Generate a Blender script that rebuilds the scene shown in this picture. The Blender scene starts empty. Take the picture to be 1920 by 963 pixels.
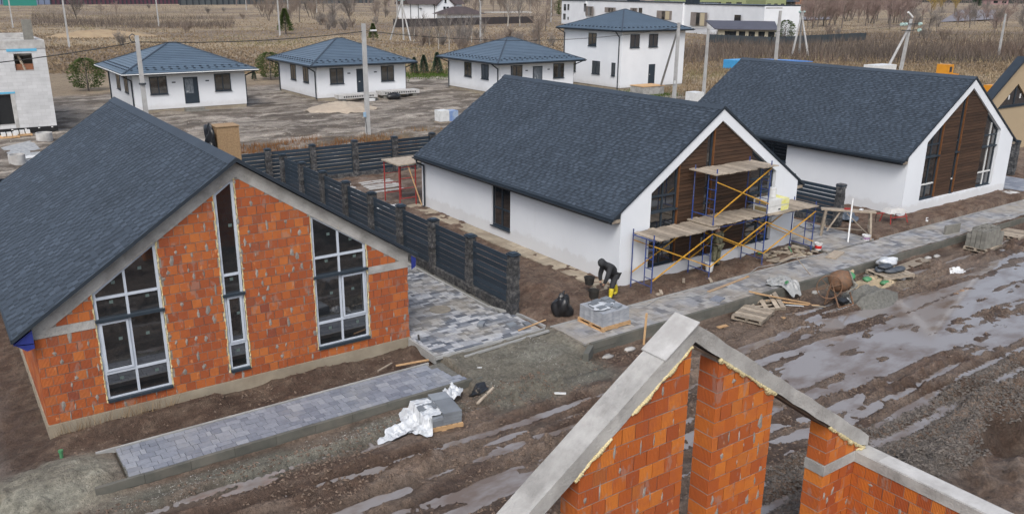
import bpy, math, random
import numpy as np
from mathutils import Vector, Matrix
random.seed(7)
S = bpy.context.scene
# ------------------------------------------------------------------ camera
cam = bpy.data.objects.new('camera', bpy.data.cameras.new('camera'))
S.collection.objects.link(cam)
Fw = Vector((0.54962, 0.77950, -0.30049)); Rt = Vector((0.818687, -0.574185, 0.007949)); Up = Vector((0.166341, 0.250376, 0.953752))
cam.matrix_world = Matrix(((Rt.x, Up.x, -Fw.x, 0), (Rt.y, Up.y, -Fw.y, 0), (Rt.z, Up.z, -Fw.z, 10.105), (0, 0, 0, 1)))
cam.data.sensor_width = 36; cam.data.lens = 29.405
cam.data.clip_start = 0.2; cam.data.clip_end = 4000
S.camera = cam
# ------------------------------------------------------------------ sky and light (overcast)
w = bpy.data.worlds.new('World'); S.world = w; w.use_nodes = True
nt = w.node_tree; nt.nodes.clear()
sky = nt.nodes.new('ShaderNodeTexSky'); sky.sky_type = 'NISHITA'; sky.sun_disc = False
SUN_EL, SUN_ROT = math.radians(50), math.radians(222)
sky.sun_elevation = SUN_EL; sky.sun_rotation = SUN_ROT
sky.air_density = 1.0; sky.dust_density = 4.0; sky.ozone_density = 1.0
hs = nt.nodes.new('ShaderNodeHueSaturation'); hs.inputs['Saturation'].default_value = 0.72
bg = nt.nodes.new('ShaderNodeBackground'); bg.inputs[1].default_value = 0.145
wo = nt.nodes.new('ShaderNodeOutputWorld')
nt.links.new(sky.outputs[0], hs.inputs['Color']); nt.links.new(hs.outputs[0], bg.inputs[0]); nt.links.new(bg.outputs[0], wo.inputs[0])
sun = bpy.data.objects.new('sun', bpy.data.lights.new('sun', 'SUN')); S.collection.objects.link(sun)
sun.data.energy = 1.1; sun.data.angle = math.radians(25); sun.data.color = (1, .985, .96)
sd = Vector((math.sin(SUN_ROT) * math.cos(SUN_EL), math.cos(SUN_ROT) * math.cos(SUN_EL), math.sin(SUN_EL)))
sun.rotation_euler = sd.to_track_quat('Z', 'Y').to_euler()
S.view_settings.view_transform = 'Standard'; S.view_settings.look = 'None'
S.view_settings.exposure = 0.45; S.view_settings.gamma = 1.0; S.view_settings.use_curve_mapping = False

# ------------------------------------------------------------------ helpers
def srgb(r, g, b):
    f = lambda c: (c / 255 / 12.92) if c / 255 <= .04045 else ((c / 255 + .055) / 1.055) ** 2.4
    return (f(r), f(g), f(b))

class MB:
    def __init__(s): s.v = []; s.f = []
    def quad(s, a, b, c, d):
        n = len(s.v); s.v += [tuple(a), tuple(b), tuple(c), tuple(d)]; s.f.append((n, n+1, n+2, n+3))
    def tri(s, a, b, c):
        n = len(s.v); s.v += [tuple(a), tuple(b), tuple(c)]; s.f.append((n, n+1, n+2))
    def box(s, x0, y0, z0, x1, y1, z1):
        n = len(s.v)
        s.v += [(x0,y0,z0),(x1,y0,z0),(x1,y1,z0),(x0,y1,z0),(x0,y0,z1),(x1,y0,z1),(x1,y1,z1),(x0,y1,z1)]
        s.f += [(n,n+3,n+2,n+1),(n+4,n+5,n+6,n+7),(n,n+1,n+5,n+4),(n+1,n+2,n+6,n+5),(n+2,n+3,n+7,n+6),(n+3,n,n+4,n+7)]
        return s
    def obox(s, c, ax, ay, az):
        """box with centre c and half-axis vectors"""
        c = Vector(c); ax = Vector(ax); ay = Vector(ay); az = Vector(az); n = len(s.v)
        for k in (-1, 1):
            for i, j in ((-1,-1),(1,-1),(1,1),(-1,1)): s.v.append(tuple(c + i*ax + j*ay + k*az))
        s.f += [(n,n+3,n+2,n+1),(n+4,n+5,n+6,n+7),(n,n+1,n+5,n+4),(n+1,n+2,n+6,n+5),(n+2,n+3,n+7,n+6),(n+3,n,n+4,n+7)]
        return s
    def bar(s, p, q, w, h=None, up=(0,0,1)):
        p = Vector(p); q = Vector(q); d = (q-p)
        if d.length < 1e-6: return s
        h = h or w; dn = d.normalized(); u = Vector(up)
        if abs(dn.dot(u)) > .98: u = Vector((0,1,0))
        sx = dn.cross(u).normalized(); sz = sx.cross(dn)
        return s.obox((p+q)/2, d/2, sx*w/2, sz*h/2)
    def tube(s, p, q, r, n=8, r2=None, cap=True):
        p = Vector(p); q = Vector(q); d = q-p
        if d.length < 1e-6: return s
        r2 = r if r2 is None else r2
        dn = d.normalized(); u = Vector((0,0,1)) if abs(dn.z) < .9 else Vector((1,0,0))
        a = dn.cross(u).normalized(); b = dn.cross(a); k = len(s.v)
        for c, rr in ((p, r), (q, r2)):
            for i in range(n):
                t = 2*math.pi*i/n; s.v.append(tuple(c + (a*math.cos(t)+b*math.sin(t))*rr))
        for i in range(n): s.f.append((k+i, k+(i+1)%n, k+n+(i+1)%n, k+n+i))
        if cap: s.f.append(tuple(k+i for i in range(n-1,-1,-1))); s.f.append(tuple(k+n+i for i in range(n)))
        return s
    def path(s, pts, r, n=6):
        for a, b in zip(pts[:-1], pts[1:]): s.tube(a, b, r, n)
        return s
    def prism(s, pts, vec):
        """polygon (list of 3d points) extruded by vec"""
        n = len(s.v); m = len(pts); v = Vector(vec)
        s.v += [tuple(p) for p in pts] + [tuple(Vector(p)+v) for p in pts]
        s.f.append(tuple(range(n, n+m))); s.f.append(tuple(range(n+2*m-1, n+m-1, -1)))
        for i in range(m): j = (i+1) % m; s.f.append((n+i, n+m+i, n+m+j, n+j))
        return s
    def lathe(s, c, prof, n=16):
        k = len(s.v); c = Vector(c); m = len(prof)
        for r, z in prof:
            for i in range(n):
                t = 2*math.pi*i/n; s.v.append((c.x+r*math.cos(t), c.y+r*math.sin(t), c.z+z))
        for a in range(m-1):
            for i in range(n): j = (i+1) % n; s.f.append((k+a*n+i, k+a*n+j, k+(a+1)*n+j, k+(a+1)*n+i))
        s.f.append(tuple(k+i for i in range(n-1,-1,-1)));
        return s
    def blob(s, c, r, seed=0, amp=.25, n=10, flat=1.0):
        rr = random.Random(seed); c = Vector(c); k = len(s.v); m = n//2+1
        if not hasattr(r, '__len__'): r = (r, r, r)
        ph = [(rr.uniform(0,6.28), rr.uniform(0,6.28), rr.uniform(1.5,4), rr.uniform(1.5,4)) for _ in range(4)]
        for a in range(m):
            th = math.pi*a/(m-1)
            for i in range(n):
                t = 2*math.pi*i/n; d = 1 + amp*sum(math.sin(p[0]+t*round(p[2]))*math.cos(p[1]+th*p[3]) for p in ph)/2
                s.v.append((c.x+r[0]*d*math.sin(th)*math.cos(t), c.y+r[1]*d*math.sin(th)*math.sin(t), c.z+r[2]*d*math.cos(th)))
        for a in range(m-1):
            for i in range(n): j=(i+1)%n; s.f.append((k+a*n+i, k+(a+1)*n+i, k+(a+1)*n+j, k+a*n+j))
        return s
    def mesh(s, name, mat, org=(0,0,0), smooth=False):
        me = bpy.data.meshes.new(name)
        if any(org): ox, oy, oz = org; vs = [(x-ox, y-oy, z-oz) for x, y, z in s.v]
        else: vs = s.v
        me.from_pydata(vs, [], s.f); me.update()
        if mat: me.materials.append(mat)
        if smooth: me.polygons.foreach_set('use_smooth', [True]*len(me.polygons))
        return me

def wloc(o):
    v = Vector((0,0,0))
    while o is not None: v += o.location; o = o.parent
    return v
def link(name, me, parent=None, loc=(0,0,0), rotz=0, rot=None):
    o = bpy.data.objects.new(name, me); S.collection.objects.link(o); o.location = loc
    if rot: o.rotation_euler = rot
    elif rotz: o.rotation_euler = (0,0,rotz)
    if parent: o.parent = parent
    return o
def part(name, mb, mat, parent, smooth=False, kind=None, label=None):
    """mesh given in world coordinates, made a child of parent"""
    me = mb.mesh(name, mat, tuple(wloc(parent)), smooth); o = link(name, me, parent)
    if kind: o['kind'] = kind
    if label: o['label'] = label
    return o
def thing(name, label, cat, loc=(0,0,0), group=None):
    o = bpy.data.objects.new(name, None); S.collection.objects.link(o); o.location = loc; o.empty_display_size = .2
    o['label'] = label; o['category'] = cat
    if group: o['group'] = group
    return o
def tag(o, label, cat, group=None):
    o['label'] = label; o['category'] = cat
    if group: o['group'] = group
    return o
def solo(name, mb, mat, label, cat, group=None, smooth=False, loc=(0,0,0), rotz=0, rot=None):
    """thing that is one mesh; mesh given relative to loc"""
    return tag(link(name, mb.mesh(name, mat, (0,0,0), smooth), None, loc, rotz, rot), label, cat, group)
def struct(name, mb, mat, smooth=False, loc=(0,0,0)):
    o = link(name, mb.mesh(name, mat, loc, smooth), None, loc); o['kind'] = 'structure'; return o
def copy_tree(o, loc=None, label=None, group=None, parent=None, rotz=None, scale=None):
    c = o.copy(); S.collection.objects.link(c); c.parent = parent
    if loc is not None: c.location = loc
    if rotz is not None: c.rotation_euler = (0,0,rotz)
    if scale is not None: c.scale = (scale,)*3
    if label: c['label'] = label
    if group: c['group'] = group
    for ch in list(KIDS(o)): copy_tree(ch, parent=c)
    return c
def KIDS(o): return o.children

# ------------------------------------------------------------------ materials
def N(nt, t, **kw):
    n = nt.nodes.new(t)
    for k, v in kw.items():
        if k in n.inputs.keys(): n.inputs[k].default_value = v
        else: setattr(n, k, v)
    return n
def base_mat(name):
    m = bpy.data.materials.new(name); m.use_nodes = True; nt = m.node_tree
    return m, nt, nt.nodes['Principled BSDF']
def ramp(nt, fac, stops):
    r = nt.nodes.new('ShaderNodeValToRGB'); e = r.color_ramp.elements
    while len(e) < len(stops): e.new(.5)
    for i, (p, c) in enumerate(stops): e[i].position = p; e[i].color = (*c, 1) if len(c) == 3 else c
    nt.links.new(fac, r.inputs[0]); return r.outputs[0]
def mixc(nt, a, b, fac, mode='MIX'):
    m = nt.nodes.new('ShaderNodeMix'); m.data_type = 'RGBA'; m.blend_type = mode
    for i, v in ((0, fac), (6, a), (7, b)):
        if hasattr(v, 'links'): nt.links.new(v, m.inputs[i])
        else: m.inputs[i].default_value = v if i == 0 else ((*v, 1) if len(v) == 3 else v)
    return m.outputs[2]
def math_(nt, op, a, b=0.0, c=0.0):
    m = nt.nodes.new('ShaderNodeMath'); m.operation = op
    for i, v in enumerate((a, b, c)):
        if hasattr(v, 'links'): nt.links.new(v, m.inputs[i])
        else: m.inputs[i].default_value = v
    return m.outputs[0]
def pos(nt, scale=(1,1,1)):
    g = nt.nodes.new('ShaderNodeNewGeometry')
    if scale == (1,1,1): return g.outputs['Position']
    v = nt.nodes.new('ShaderNodeVectorMath'); v.operation = 'MULTIPLY'; v.inputs[1].default_value = scale
    nt.links.new(g.outputs['Position'], v.inputs[0]); return v.outputs[0]
def noise(nt, scale, detail=5, rough=.6, sc=(1,1,1), vec=None):
    n = nt.nodes.new('ShaderNodeTexNoise'); n.inputs['Scale'].default_value = scale; n.inputs['Detail'].default_value = detail
    n.inputs['Roughness'].default_value = rough; nt.links.new(vec or pos(nt, sc), n.inputs['Vector']); return n.outputs['Fac']
def rnd(nt):
    g = nt.nodes.new('ShaderNodeNewGeometry'); o = nt.nodes.new('ShaderNodeObjectInfo')
    return math_(nt, 'FRACT', math_(nt, 'ADD', g.outputs['Random Per Island'], o.outputs['Random']))
def bump(nt, bsdf, h, strength=.4, dist=.02):
    b = nt.nodes.new('ShaderNodeBump'); b.inputs['Strength'].default_value = strength; b.inputs['Distance'].default_value = dist
    nt.links.new(h, b.inputs['Height']); nt.links.new(b.outputs[0], bsdf.inputs['Normal'])
MATS = {}
def pm(name, c1, c2=None, scale=3.0, rough=.8, bs=None, bstr=.3, var=0.0, metal=0.0, sc=(1,1,1), spec=.5, dirt=None, dscale=.6, dfac=.5, detail=6):
    """noise-mottled material; var = value variation from piece to piece; dirt = colour of patches"""
    if name in MATS: return MATS[name]
    m, nt, b = base_mat(name); c2 = c2 or tuple(c*.8 for c in c1)
    nz = noise(nt, scale, detail, .62, sc)
    col = ramp(nt, nz, [(.32, c1), (.68, c2)])
    if var:
        v = math_(nt, 'MULTIPLY_ADD', rnd(nt), 2*var, 1-var)
        cb = nt.nodes.new('ShaderNodeCombineColor'); [nt.links.new(v, cb.inputs[i]) for i in range(3)]
        col = mixc(nt, col, cb.outputs[0], 1.0, 'MULTIPLY')
    if dirt:
        f = math_(nt, 'MULTIPLY', ramp(nt, noise(nt, dscale, 7, .65), [(.45, (0,0,0)), (.62, (1,1,1))]), dfac)
        col = mixc(nt, col, dirt, f)
    nt.links.new(col, b.inputs['Base Color'])
    b.inputs['Roughness'].default_value = rough; b.inputs['Metallic'].default_value = metal; b.inputs['Specular IOR Level'].default_value = spec
    if bs: bump(nt, b, noise(nt, bs, 4, .6), bstr)
    MATS[name] = m; return m

def brick_mat(name='clay_block', stops=None):
    m, nt, b = base_mat(name)
    r = rnd(nt)
    col = ramp(nt, r, stops or [(0, (.31,.066,.014)), (.3, (.39,.090,.014)), (.7, (.46,.122,.015)), (.92, (.54,.165,.022)), (1, (.21,.055,.024))])
    nz = noise(nt, 5, 6, .6)
    col = mixc(nt, col, (.30,.07,.035), math_(nt, 'MULTIPLY', ramp(nt, nz, [(.5,(0,0,0)),(.72,(1,1,1))]), .45))
    # pale scuffs inside the blocks
    pale = ramp(nt, noise(nt, 6, 4, .6, (1,1,.6)), [(.66,(0,0,0)),(.72,(1,1,1))])
    col = mixc(nt, col, (.72,.33,.14), math_(nt, 'MULTIPLY', pale, .5))
    # grey mortar smears, taller than wide
    sm = ramp(nt, noise(nt, 3.4, 5, .55, (1.5,1.5,.75)), [(.60,(0,0,0)),(.64,(1,1,1))])
    col = mixc(nt, col, (.27,.24,.215), math_(nt, 'MULTIPLY', sm, .35))
    nt.links.new(col, b.inputs['Base Color']); b.inputs['Roughness'].default_value = .75
    # vertical combing grooves
    sx = nt.nodes.new('ShaderNodeSeparateXYZ'); nt.links.new(pos(nt), sx.inputs[0])
    s = math_(nt, 'SINE', math_(nt, 'MULTIPLY', math_(nt, 'ADD', sx.outputs[0], sx.outputs[1]), 2*math.pi/.028))
    bump(nt, b, math_(nt, 'ADD', s, math_(nt, 'MULTIPLY', noise(nt, 30, 4), 1.5)), .55, .006)
    return m
def roof_mat(name='bitumen_shingle', f=1.0):
    m, nt, b = base_mat(name); r = rnd(nt)
    col = ramp(nt, r, [(0, (.036*f,.050*f,.069*f)), (.4, (.040*f,.055*f,.076*f)), (.75, (.045*f,.062*f,.085*f)), (1, (.056*f,.075*f,.102*f))])
    g = nt.nodes.new('ShaderNodeCombineColor'); v = math_(nt, 'MULTIPLY_ADD', noise(nt, .6, 6, .6), .6, .70)
    v = math_(nt, 'MULTIPLY', v, math_(nt, 'MULTIPLY_ADD', noise(nt, 60, 3), .9, .55)); [nt.links.new(v, g.inputs[i]) for i in range(3)]
    nt.links.new(mixc(nt, col, g.outputs[0], 1, 'MULTIPLY'), b.inputs['Base Color'])
    b.inputs['Roughness'].default_value = .82; b.inputs['Specular IOR Level'].default_value = .35
    bump(nt, b, noise(nt, 120, 3), .35, .004); return m
def glass_mat(name, tint=(.012,.014,.016)):
    m, nt, b = base_mat(name)
    c = ramp(nt, noise(nt, 1.6, 4, .6), [(.4, tint), (.7, tuple(t*1.5 for t in tint))])
    nt.links.new(c, b.inputs['Base Color']); b.inputs['Roughness'].default_value = .04; b.inputs['IOR'].default_value = 2.5
    bump(nt, b, noise(nt, 2.5, 3), .05, .01); return m
M = {}
M['brick'] = brick_mat(); M['brick_dull'] = brick_mat('hazy_clay_block', [(0, (.28,.068,.022)), (.3, (.345,.086,.023)), (.7, (.40,.106,.025)), (.92, (.46,.14,.032)), (1, (.22,.058,.030))]); M['roof'] = roof_mat(); M['roof_dark'] = roof_mat('bitumen_shingle_low', .66); M['glass'] = glass_mat('window_glass'); M['glass_far'] = glass_mat('far_glass', (.02,.024,.026))  # left house: same blocks, duller stops put distance haze into the colour
M['mortar'] = pm('mortar', (.30,.27,.24), (.20,.175,.155), 6, .95, 40, .5)
M['concrete'] = pm('raw_concrete', (.36,.355,.34), (.22,.215,.205), 2.2, .9, 25, .8, dirt=(.44,.435,.42), dscale=1.2, dfac=.7)
M['concrete_pale'] = pm('fresh_concrete', (.52,.52,.51), (.38,.375,.365), 2.2, .9, 30, .5, dirt=(.25,.24,.23), dscale=1.3, dfac=.5)
M['found'] = pm('foundation_render', (.33,.29,.22), (.25,.22,.17), 1.6, .9, 20, .25, dirt=(.19,.15,.11), dscale=1.0, dfac=.5)
M['white'] = pm('white_render', (.68,.71,.745), (.62,.65,.69), .35, .9, 45, .12)
M['white_far'] = pm('far_white_render', (.70,.72,.745), (.62,.645,.67), .3, .9)
def wall_mat(name, c1, c2, zs):
    m, nt, b = base_mat(name); col = ramp(nt, noise(nt, .3, 5, .6), [(.35, c1), (.65, c2)])
    sx = nt.nodes.new('ShaderNodeSeparateXYZ'); nt.links.new(pos(nt), sx.inputs[0])
    h = math_(nt, 'ADD', sx.outputs[2], math_(nt, 'MULTIPLY', noise(nt, 2.2, 7, .7), -.9))
    f = ramp(nt, h, [(0, (1,1,1)), (zs, (0,0,0))]); col = mixc(nt, col, (.34,.30,.26), math_(nt, 'MULTIPLY', f, .22))
    dr = ramp(nt, noise(nt, 1.4, 5, .6, (3,3,.25)), [(.60,(0,0,0)),(.75,(1,1,1))]); col = mixc(nt, col, (.50,.50,.49), math_(nt, 'MULTIPLY', dr, .12))
    nt.links.new(col, b.inputs['Base Color']); b.inputs['Roughness'].default_value = .9; bump(nt, b, noise(nt, 30, 4), .12, .01); return m
M['white'] = wall_mat('white_render_2', (.70,.735,.775), (.64,.675,.715), .16); M['white_far'] = wall_mat('far_white_render_2', (.72,.745,.775), (.65,.675,.705), .35)
M['dark_metal'] = pm('anthracite_metal', (.018,.026,.036), (.026,.036,.048), 2, .45, spec=.5)
M['slat'] = pm('fence_slat_paint', (.022,.034,.048), (.032,.046,.062), 1.2, .5, var=.2, spec=.3)
M['white_pvc'] = pm('pale_window_pvc', (.50,.55,.62), (.44,.49,.56), 3, .4)
M['dark_pvc'] = pm('anthracite_pvc', (.020,.032,.045), (.03,.042,.056), 3, .4)
M['foam'] = pm('mounting_foam', (.62,.54,.33), (.50,.42,.22), 14, .95, 30, .8)
M['paver'] = pm('grey_paver', (.20,.225,.27), (.145,.165,.20), 1.5, .6, 30, .3, var=.35, dirt=(.22,.21,.19), dscale=.9, dfac=.5)
M['wood'] = pm('weathered_wood', (.34,.29,.23), (.22,.185,.145), 6, .85, 30, .4, var=.3, sc=(1,1,1))
M['fresh_wood'] = pm('fresh_pine', (.52,.34,.18), (.42,.26,.13), 5, .75, 25, .3, var=.2)
M['cladding'] = pm('brown_cladding', (.068,.036,.020), (.036,.019,.011), 2.5, .55, 20, .25, var=.28, sc=(.5,.5,5))
M['cladding_edge'] = pm('orange_brown_trim', (.17,.072,.025), (.12,.048,.016), 4, .55)
M['black_plastic'] = pm('black_plastic', (.012,.013,.015), (.02,.021,.023), 6, .3, 12, .8)
M['blue_film'] = pm('blue_membrane', (.012,.022,.16), (.02,.035,.22), 4, .6)
M['pole'] = pm('pole_concrete', (.42,.43,.43), (.33,.33,.33), 1.2, .9, 20, .3, dirt=(.24,.23,.22), dscale=.8, dfac=.4)
M['blue_steel'] = pm('blue_scaffold_paint', (.012,.055,.27), (.02,.04,.15), 4, .45, dirt=(.16,.15,.15), dscale=4, dfac=.35)
M['yellow_steel'] = pm('yellow_brace_paint', (.62,.33,.03), (.45,.24,.04), 5, .5)
M['red_steel'] = pm('red_scaffold_paint', (.36,.03,.03), (.24,.03,.025), 4, .5)
M['plastic_white'] = pm('white_plastic', (.68,.70,.70), (.55,.56,.56), 4, .4)
M['film'] = pm('milky_film', (.58,.61,.64), (.42,.45,.48), 7, .3, 5, .5)
M['rust'] = pm('rusty_steel', (.20,.10,.05), (.10,.07,.05), 8, .7, 30, .4)
M['osb'] = pm('osb_board', (.36,.245,.135), (.25,.16,.085), 18, .85, 40, .3)
M['gravelgrey'] = pm('grey_grit', (.17,.17,.155), (.09,.09,.08), 12, .95, 60, .9)
M['sand'] = pm('beige_sand', (.48,.40,.31), (.36,.30,.23), 3, .95, 30, .6)
M['block'] = pm('concrete_block', (.23,.225,.20), (.16,.157,.14), 5, .9, 40, .5, var=.15)
M['wire'] = pm('black_cable', (.015,.015,.016), (.02,.02,.02), 3, .6)
# ------------------------------------------------------------------ terrain
_rs = np.random.RandomState(11); _T = _rs.rand(256, 256)
def vn(x, y, seed=0):
    x = np.asarray(x, float) + seed*17.31; y = np.asarray(y, float) + seed*9.77
    xi = np.floor(x).astype(int); yi = np.floor(y).astype(int); fx = x-xi; fy = y-yi
    fx = fx*fx*(3-2*fx); fy = fy*fy*(3-2*fy)
    t = lambda a, b: _T[a & 255, b & 255]
    return (t(xi,yi)*(1-fx)+t(xi+1,yi)*fx)*(1-fy)+(t(xi,yi+1)*(1-fx)+t(xi+1,yi+1)*fx)*fy
def fbm(x, y, o=4, seed=0, g=.5):
    s = 0; a = 1; t = 0
    for i in range(o): s = s + a*vn(x*2**i, y*2**i, seed+i*3); t += a; a *= g
    return s/t
def ss(a, b, x): t = np.clip((x-a)/(b-a), 0, 1); return t*t*(3-2*t)
def band(x, a, b, f=.1): return ss(a-f, a+f, x)*(1-ss(b-f, b+f, x))
WATER = -.533
RUTS = [(16.75,-12,15,.16,.10),(15.9,-12,24,.2,.13),(15.25,12,30,.15,.08),(14.5,-12,40,.2,.12),(13.6,-12,22,.2,.10),(13.0,-12,60,.2,.10),
        (12.2,-12,60,.25,.12),(11.4,-12,34,.2,.12),(10.5,6,30,.2,.12),(16.0,25,60,.16,.10),(16.9,24,60,.14,.10),(15.2,30,60,.15,.08),(9.6,10,30,.22,.12)]
PUD = [(33.5,14.4,6,.5,.1),(38,15.6,5,.3,.1),(24.0,13.2,3.0,.5,.1),(17.8,10.9,2.0,.3,.09),(19,11.6,1.6,.25,.08),(7.2,13.2,3,.4,.1),(10.8,15.3,1.6,.18,.08),(3.2,15.4,2.2,.22,.09),(20.6,15.6,1.5,.22,.07),(22.3,14.1,3.4,.75,.11),(20.2,13.2,2.2,.6,.09),(27.2,13.7,4.2,.5,.11),(25.5,12.4,4.4,.45,.10),(32.5,13.4,5,.6,.11),(36.5,14.9,4,.5,.1),(29.5,11.6,4.5,.6,.1),
       (24.5,15.2,3.0,.28,.09),(29.5,15.0,3,.22,.08),(20.4,10.3,1.5,.28,.09),(22.0,9.9,1.5,.25,.09),(42,14.2,5,.7,.1),(6.6,14.6,2.2,.38,.10),(9.6,13.9,2.3,.42,.11),(12.6,13.4,1.6,.35,.08),
       (4.4,16.75,1.5,.14,.07),(7.4,16.7,1.2,.16,.06),(2.6,14.0,2,.4,.09),(17.3,14.4,1.8,.3,.07),(14.8,11.8,2.5,.5,.08),(1.5,22.5,.35,1.2,.06),(38,12.3,5,.5,.1)]
def G(x, y):
    x = np.asarray(x, float); y = np.asarray(y, float)
    st = -.50 + .05*ss(25, 45, x) + .045*(1-ss(11, 17, x))
    up = np.where(x < 11.25, -.34, -.10) + 0*y
    up = up*(1-ss(15.0, 15.6, x)) + (-.05+.10*ss(29.8, 33, x)+.12*ss(36, 40, x))*ss(15.0, 15.6, x)
    up = up*(1-ss(24, 40, y)) + .0*ss(24, 40, y)
    left = 1-ss(.6, 1.6, x)
    up = up - left*.12*(1-ss(24,40,y))
    grit = ss(10.9, 11.4, x)*(1-ss(15.0, 15.5, x))
    edge = (17.955-.11*ss(12,15,x))*(1-grit)*(1-left) + left*19.3 + grit*18.0*(1-left)
    wid = .05 + 1.6*grit + 1.2*left
    t = ss(edge-wid, edge+wid*.7, y)
    z = st*(1-t) + up*t
    # keep the soil under the pavers below them
    walkA = band(x, 2.4, 11.3, .04)*band(y, 17.98, 19.75, .04); z = z*(1-walkA) + np.minimum(z, -.36)*walkA
    walkB = ss(15.3, 15.5, x)*band(y, 17.88, 19.7, .04); z = z*(1-walkB) + np.minimum(z, -.16)*walkB
    drv = band(x, 10.9, 15.0, .05)*ss(19.6, 19.8, y)*(1-ss(34, 35, y)); z = z*(1-drv) + np.minimum(z, -.17)*drv
    drv2 = band(x, 29.7, 33.4, .1)*ss(19.5, 19.7, y)*(1-ss(30, 31, y)); z = z*(1-drv2) + np.minimum(z, -.16)*drv2
    drv3 = band(x, 47.8, 51.3, .1)*ss(19.5, 19.7, y)*(1-ss(30, 31, y)); z = z*(1-drv3) + np.minimum(z, .0)*drv3
    hid = np.maximum(np.maximum(walkA, walkB), np.maximum(drv, np.maximum(drv2, drv3)))
    street = (1-t)*ss(1.0, 5.0, y)
    near = 1-ss(45, 60, np.hypot(x-12, y-16))
    # wheel ruts along the street
    rz = 0*x
    for i, (yc, xa, xb, wd, dp) in enumerate(RUTS):
        yy = yc + .30*np.sin(x*.17+i*1.9) + .10*np.sin(x*.53+i)
        m = ss(xa-1, xa+1, x)*(1-ss(xb-1, xb+1, x))*(.55+.6*vn(x*.35, yc, i))
        d = np.abs(y-yy)/wd
        rz = rz - dp*m*np.exp(-d**2*1.3) + dp*.55*m*np.exp(-((d-1.7)**2)*3)
        if i % 2 == 0: rz = rz + .018*m*np.exp(-d**2*1.3)*np.sign(np.sin(2*np.pi*(x+.5*np.abs(y-yy))/.20))
    big = fbm(x*.35, y*.9, 4, 5)-.5
    stre = fbm(x*.9, y*3.2, 4, 21)-.5
    clod = fbm(x*3.2, y*4.2, 4, 31); clod = np.clip(clod-.47, 0, 1)
    kf = 1-ss(17.2, 17.7, y)*(1-left)*.8
    z = z + street*near*kf*(rz*1.3 + .17*big + .15*stre + .62*clod*ss(.35,.60,fbm(x*.5,y*.8,3,41)) + .10*np.clip(fbm(x*8,y*9,3,43)-.45,0,1))
    for i, (px, py, rx, ry, dp) in enumerate(PUD):
        q = ((x-px)/rx)**2 + ((y-py-.04*(x-px)*0)/ry)**2
        m = np.exp(-np.clip(q, 0, 30)**1.2*.8)*street
        z = z*(1-m*.82) + (-.60+.16*stre+.08*big)*m*.82
    # loose soil elsewhere
    ns = (1-street)*(1-hid)
    rough = ns*near*1.5
    z = z + rough*(.10*(fbm(x*1.1, y*1.1, 4, 51)-.5) + .16*np.clip(fbm(x*3.1, y*3.1, 4, 55)-.5, 0, 1))
    # wheel tracks left of the brick house
    for xc in (.05, -1.75, -.75): z = z + ss(20,21.5,y)*(1-ss(36,40,y))*(-.13*np.exp(-((x-xc+.08*np.sin(y*.4))/.17)**2)+.06*np.exp(-((np.abs(x-xc+.08*np.sin(y*.4))-.32)/.12)**2)+.02*np.exp(-((x-xc)/.17)**2)*np.sign(np.sin(2*np.pi*y/.2)))
    # soil heap along the front of the brick house, and the one beside the fence end
    z = z + .26*band(x, 1.2, 11.2, .3)*np.exp(-((y-20.75)/.33)**2)*ss(.30, .62, fbm(x*.7, y*.2, 3, 61))*1.2
    z = z + .42*np.exp(-((x-16.9)/1.15)**2-((y-23.2)/2.0)**2)*(.6+.8*fbm(x*2.4, y*2.4, 4, 65))
    z = z + .16*band(x, 20.0, 29.0, .4)*np.exp(-((y-20.45)/.45)**2)*fbm(x*2.1, y*2.1, 4, 66)*(1-hid)
    # sand spilled over the left end of the walk
    z = z + .42*np.exp(-((x-.9)/1.35)**2-((y-18.9)/.95)**2)*(.85+.3*fbm(x*2, y*2, 3, 67))*(1-walkA) 
    # dug earth and pit behind the unfinished house
    z = z + .62*np.exp(-((x-16.2)/2.6)**2-((y-8.5)/.72)**2)*(.35+1.3*fbm(x*2.6, y*2.6, 4, 71))
    z = z + .35*np.exp(-((x-22.6)/1.5)**2-((y-9.3)/.5)**2)*(.5+.9*fbm(x*1.7, y*1.7, 4, 73))
    z = z - .75*np.exp(-(((x-21.5+.5*(vn(x*2.3,y*2.3,77)-.5))/1.25)**2+((y-8.1+.35*(vn(x*3.1,y*3.1,79)-.5))/.66)**2)**2)
    z = z + .25*np.exp(-((x-20.6)/1.9)**2-((y-8.75)/.25)**2)
    # building site behind, rutted
    back = ss(43, 47, y)*(1-ss(93, 99, y+.15*(x-30)*0))
    z = z + back*(.22*(fbm(x*.3, y*.9, 4, 81)-.5) + .26*(fbm(x*1.2, y*1.5, 4, 82)-.5))
    z = z + ss(95, 110, y)*(.7*(fbm(x*.06, y*.06, 3, 91)-.5))*(1-ss(300, 420, y))
    return z
def gz(x, y): return float(G(np.array([x]), np.array([y]))[0])

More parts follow.
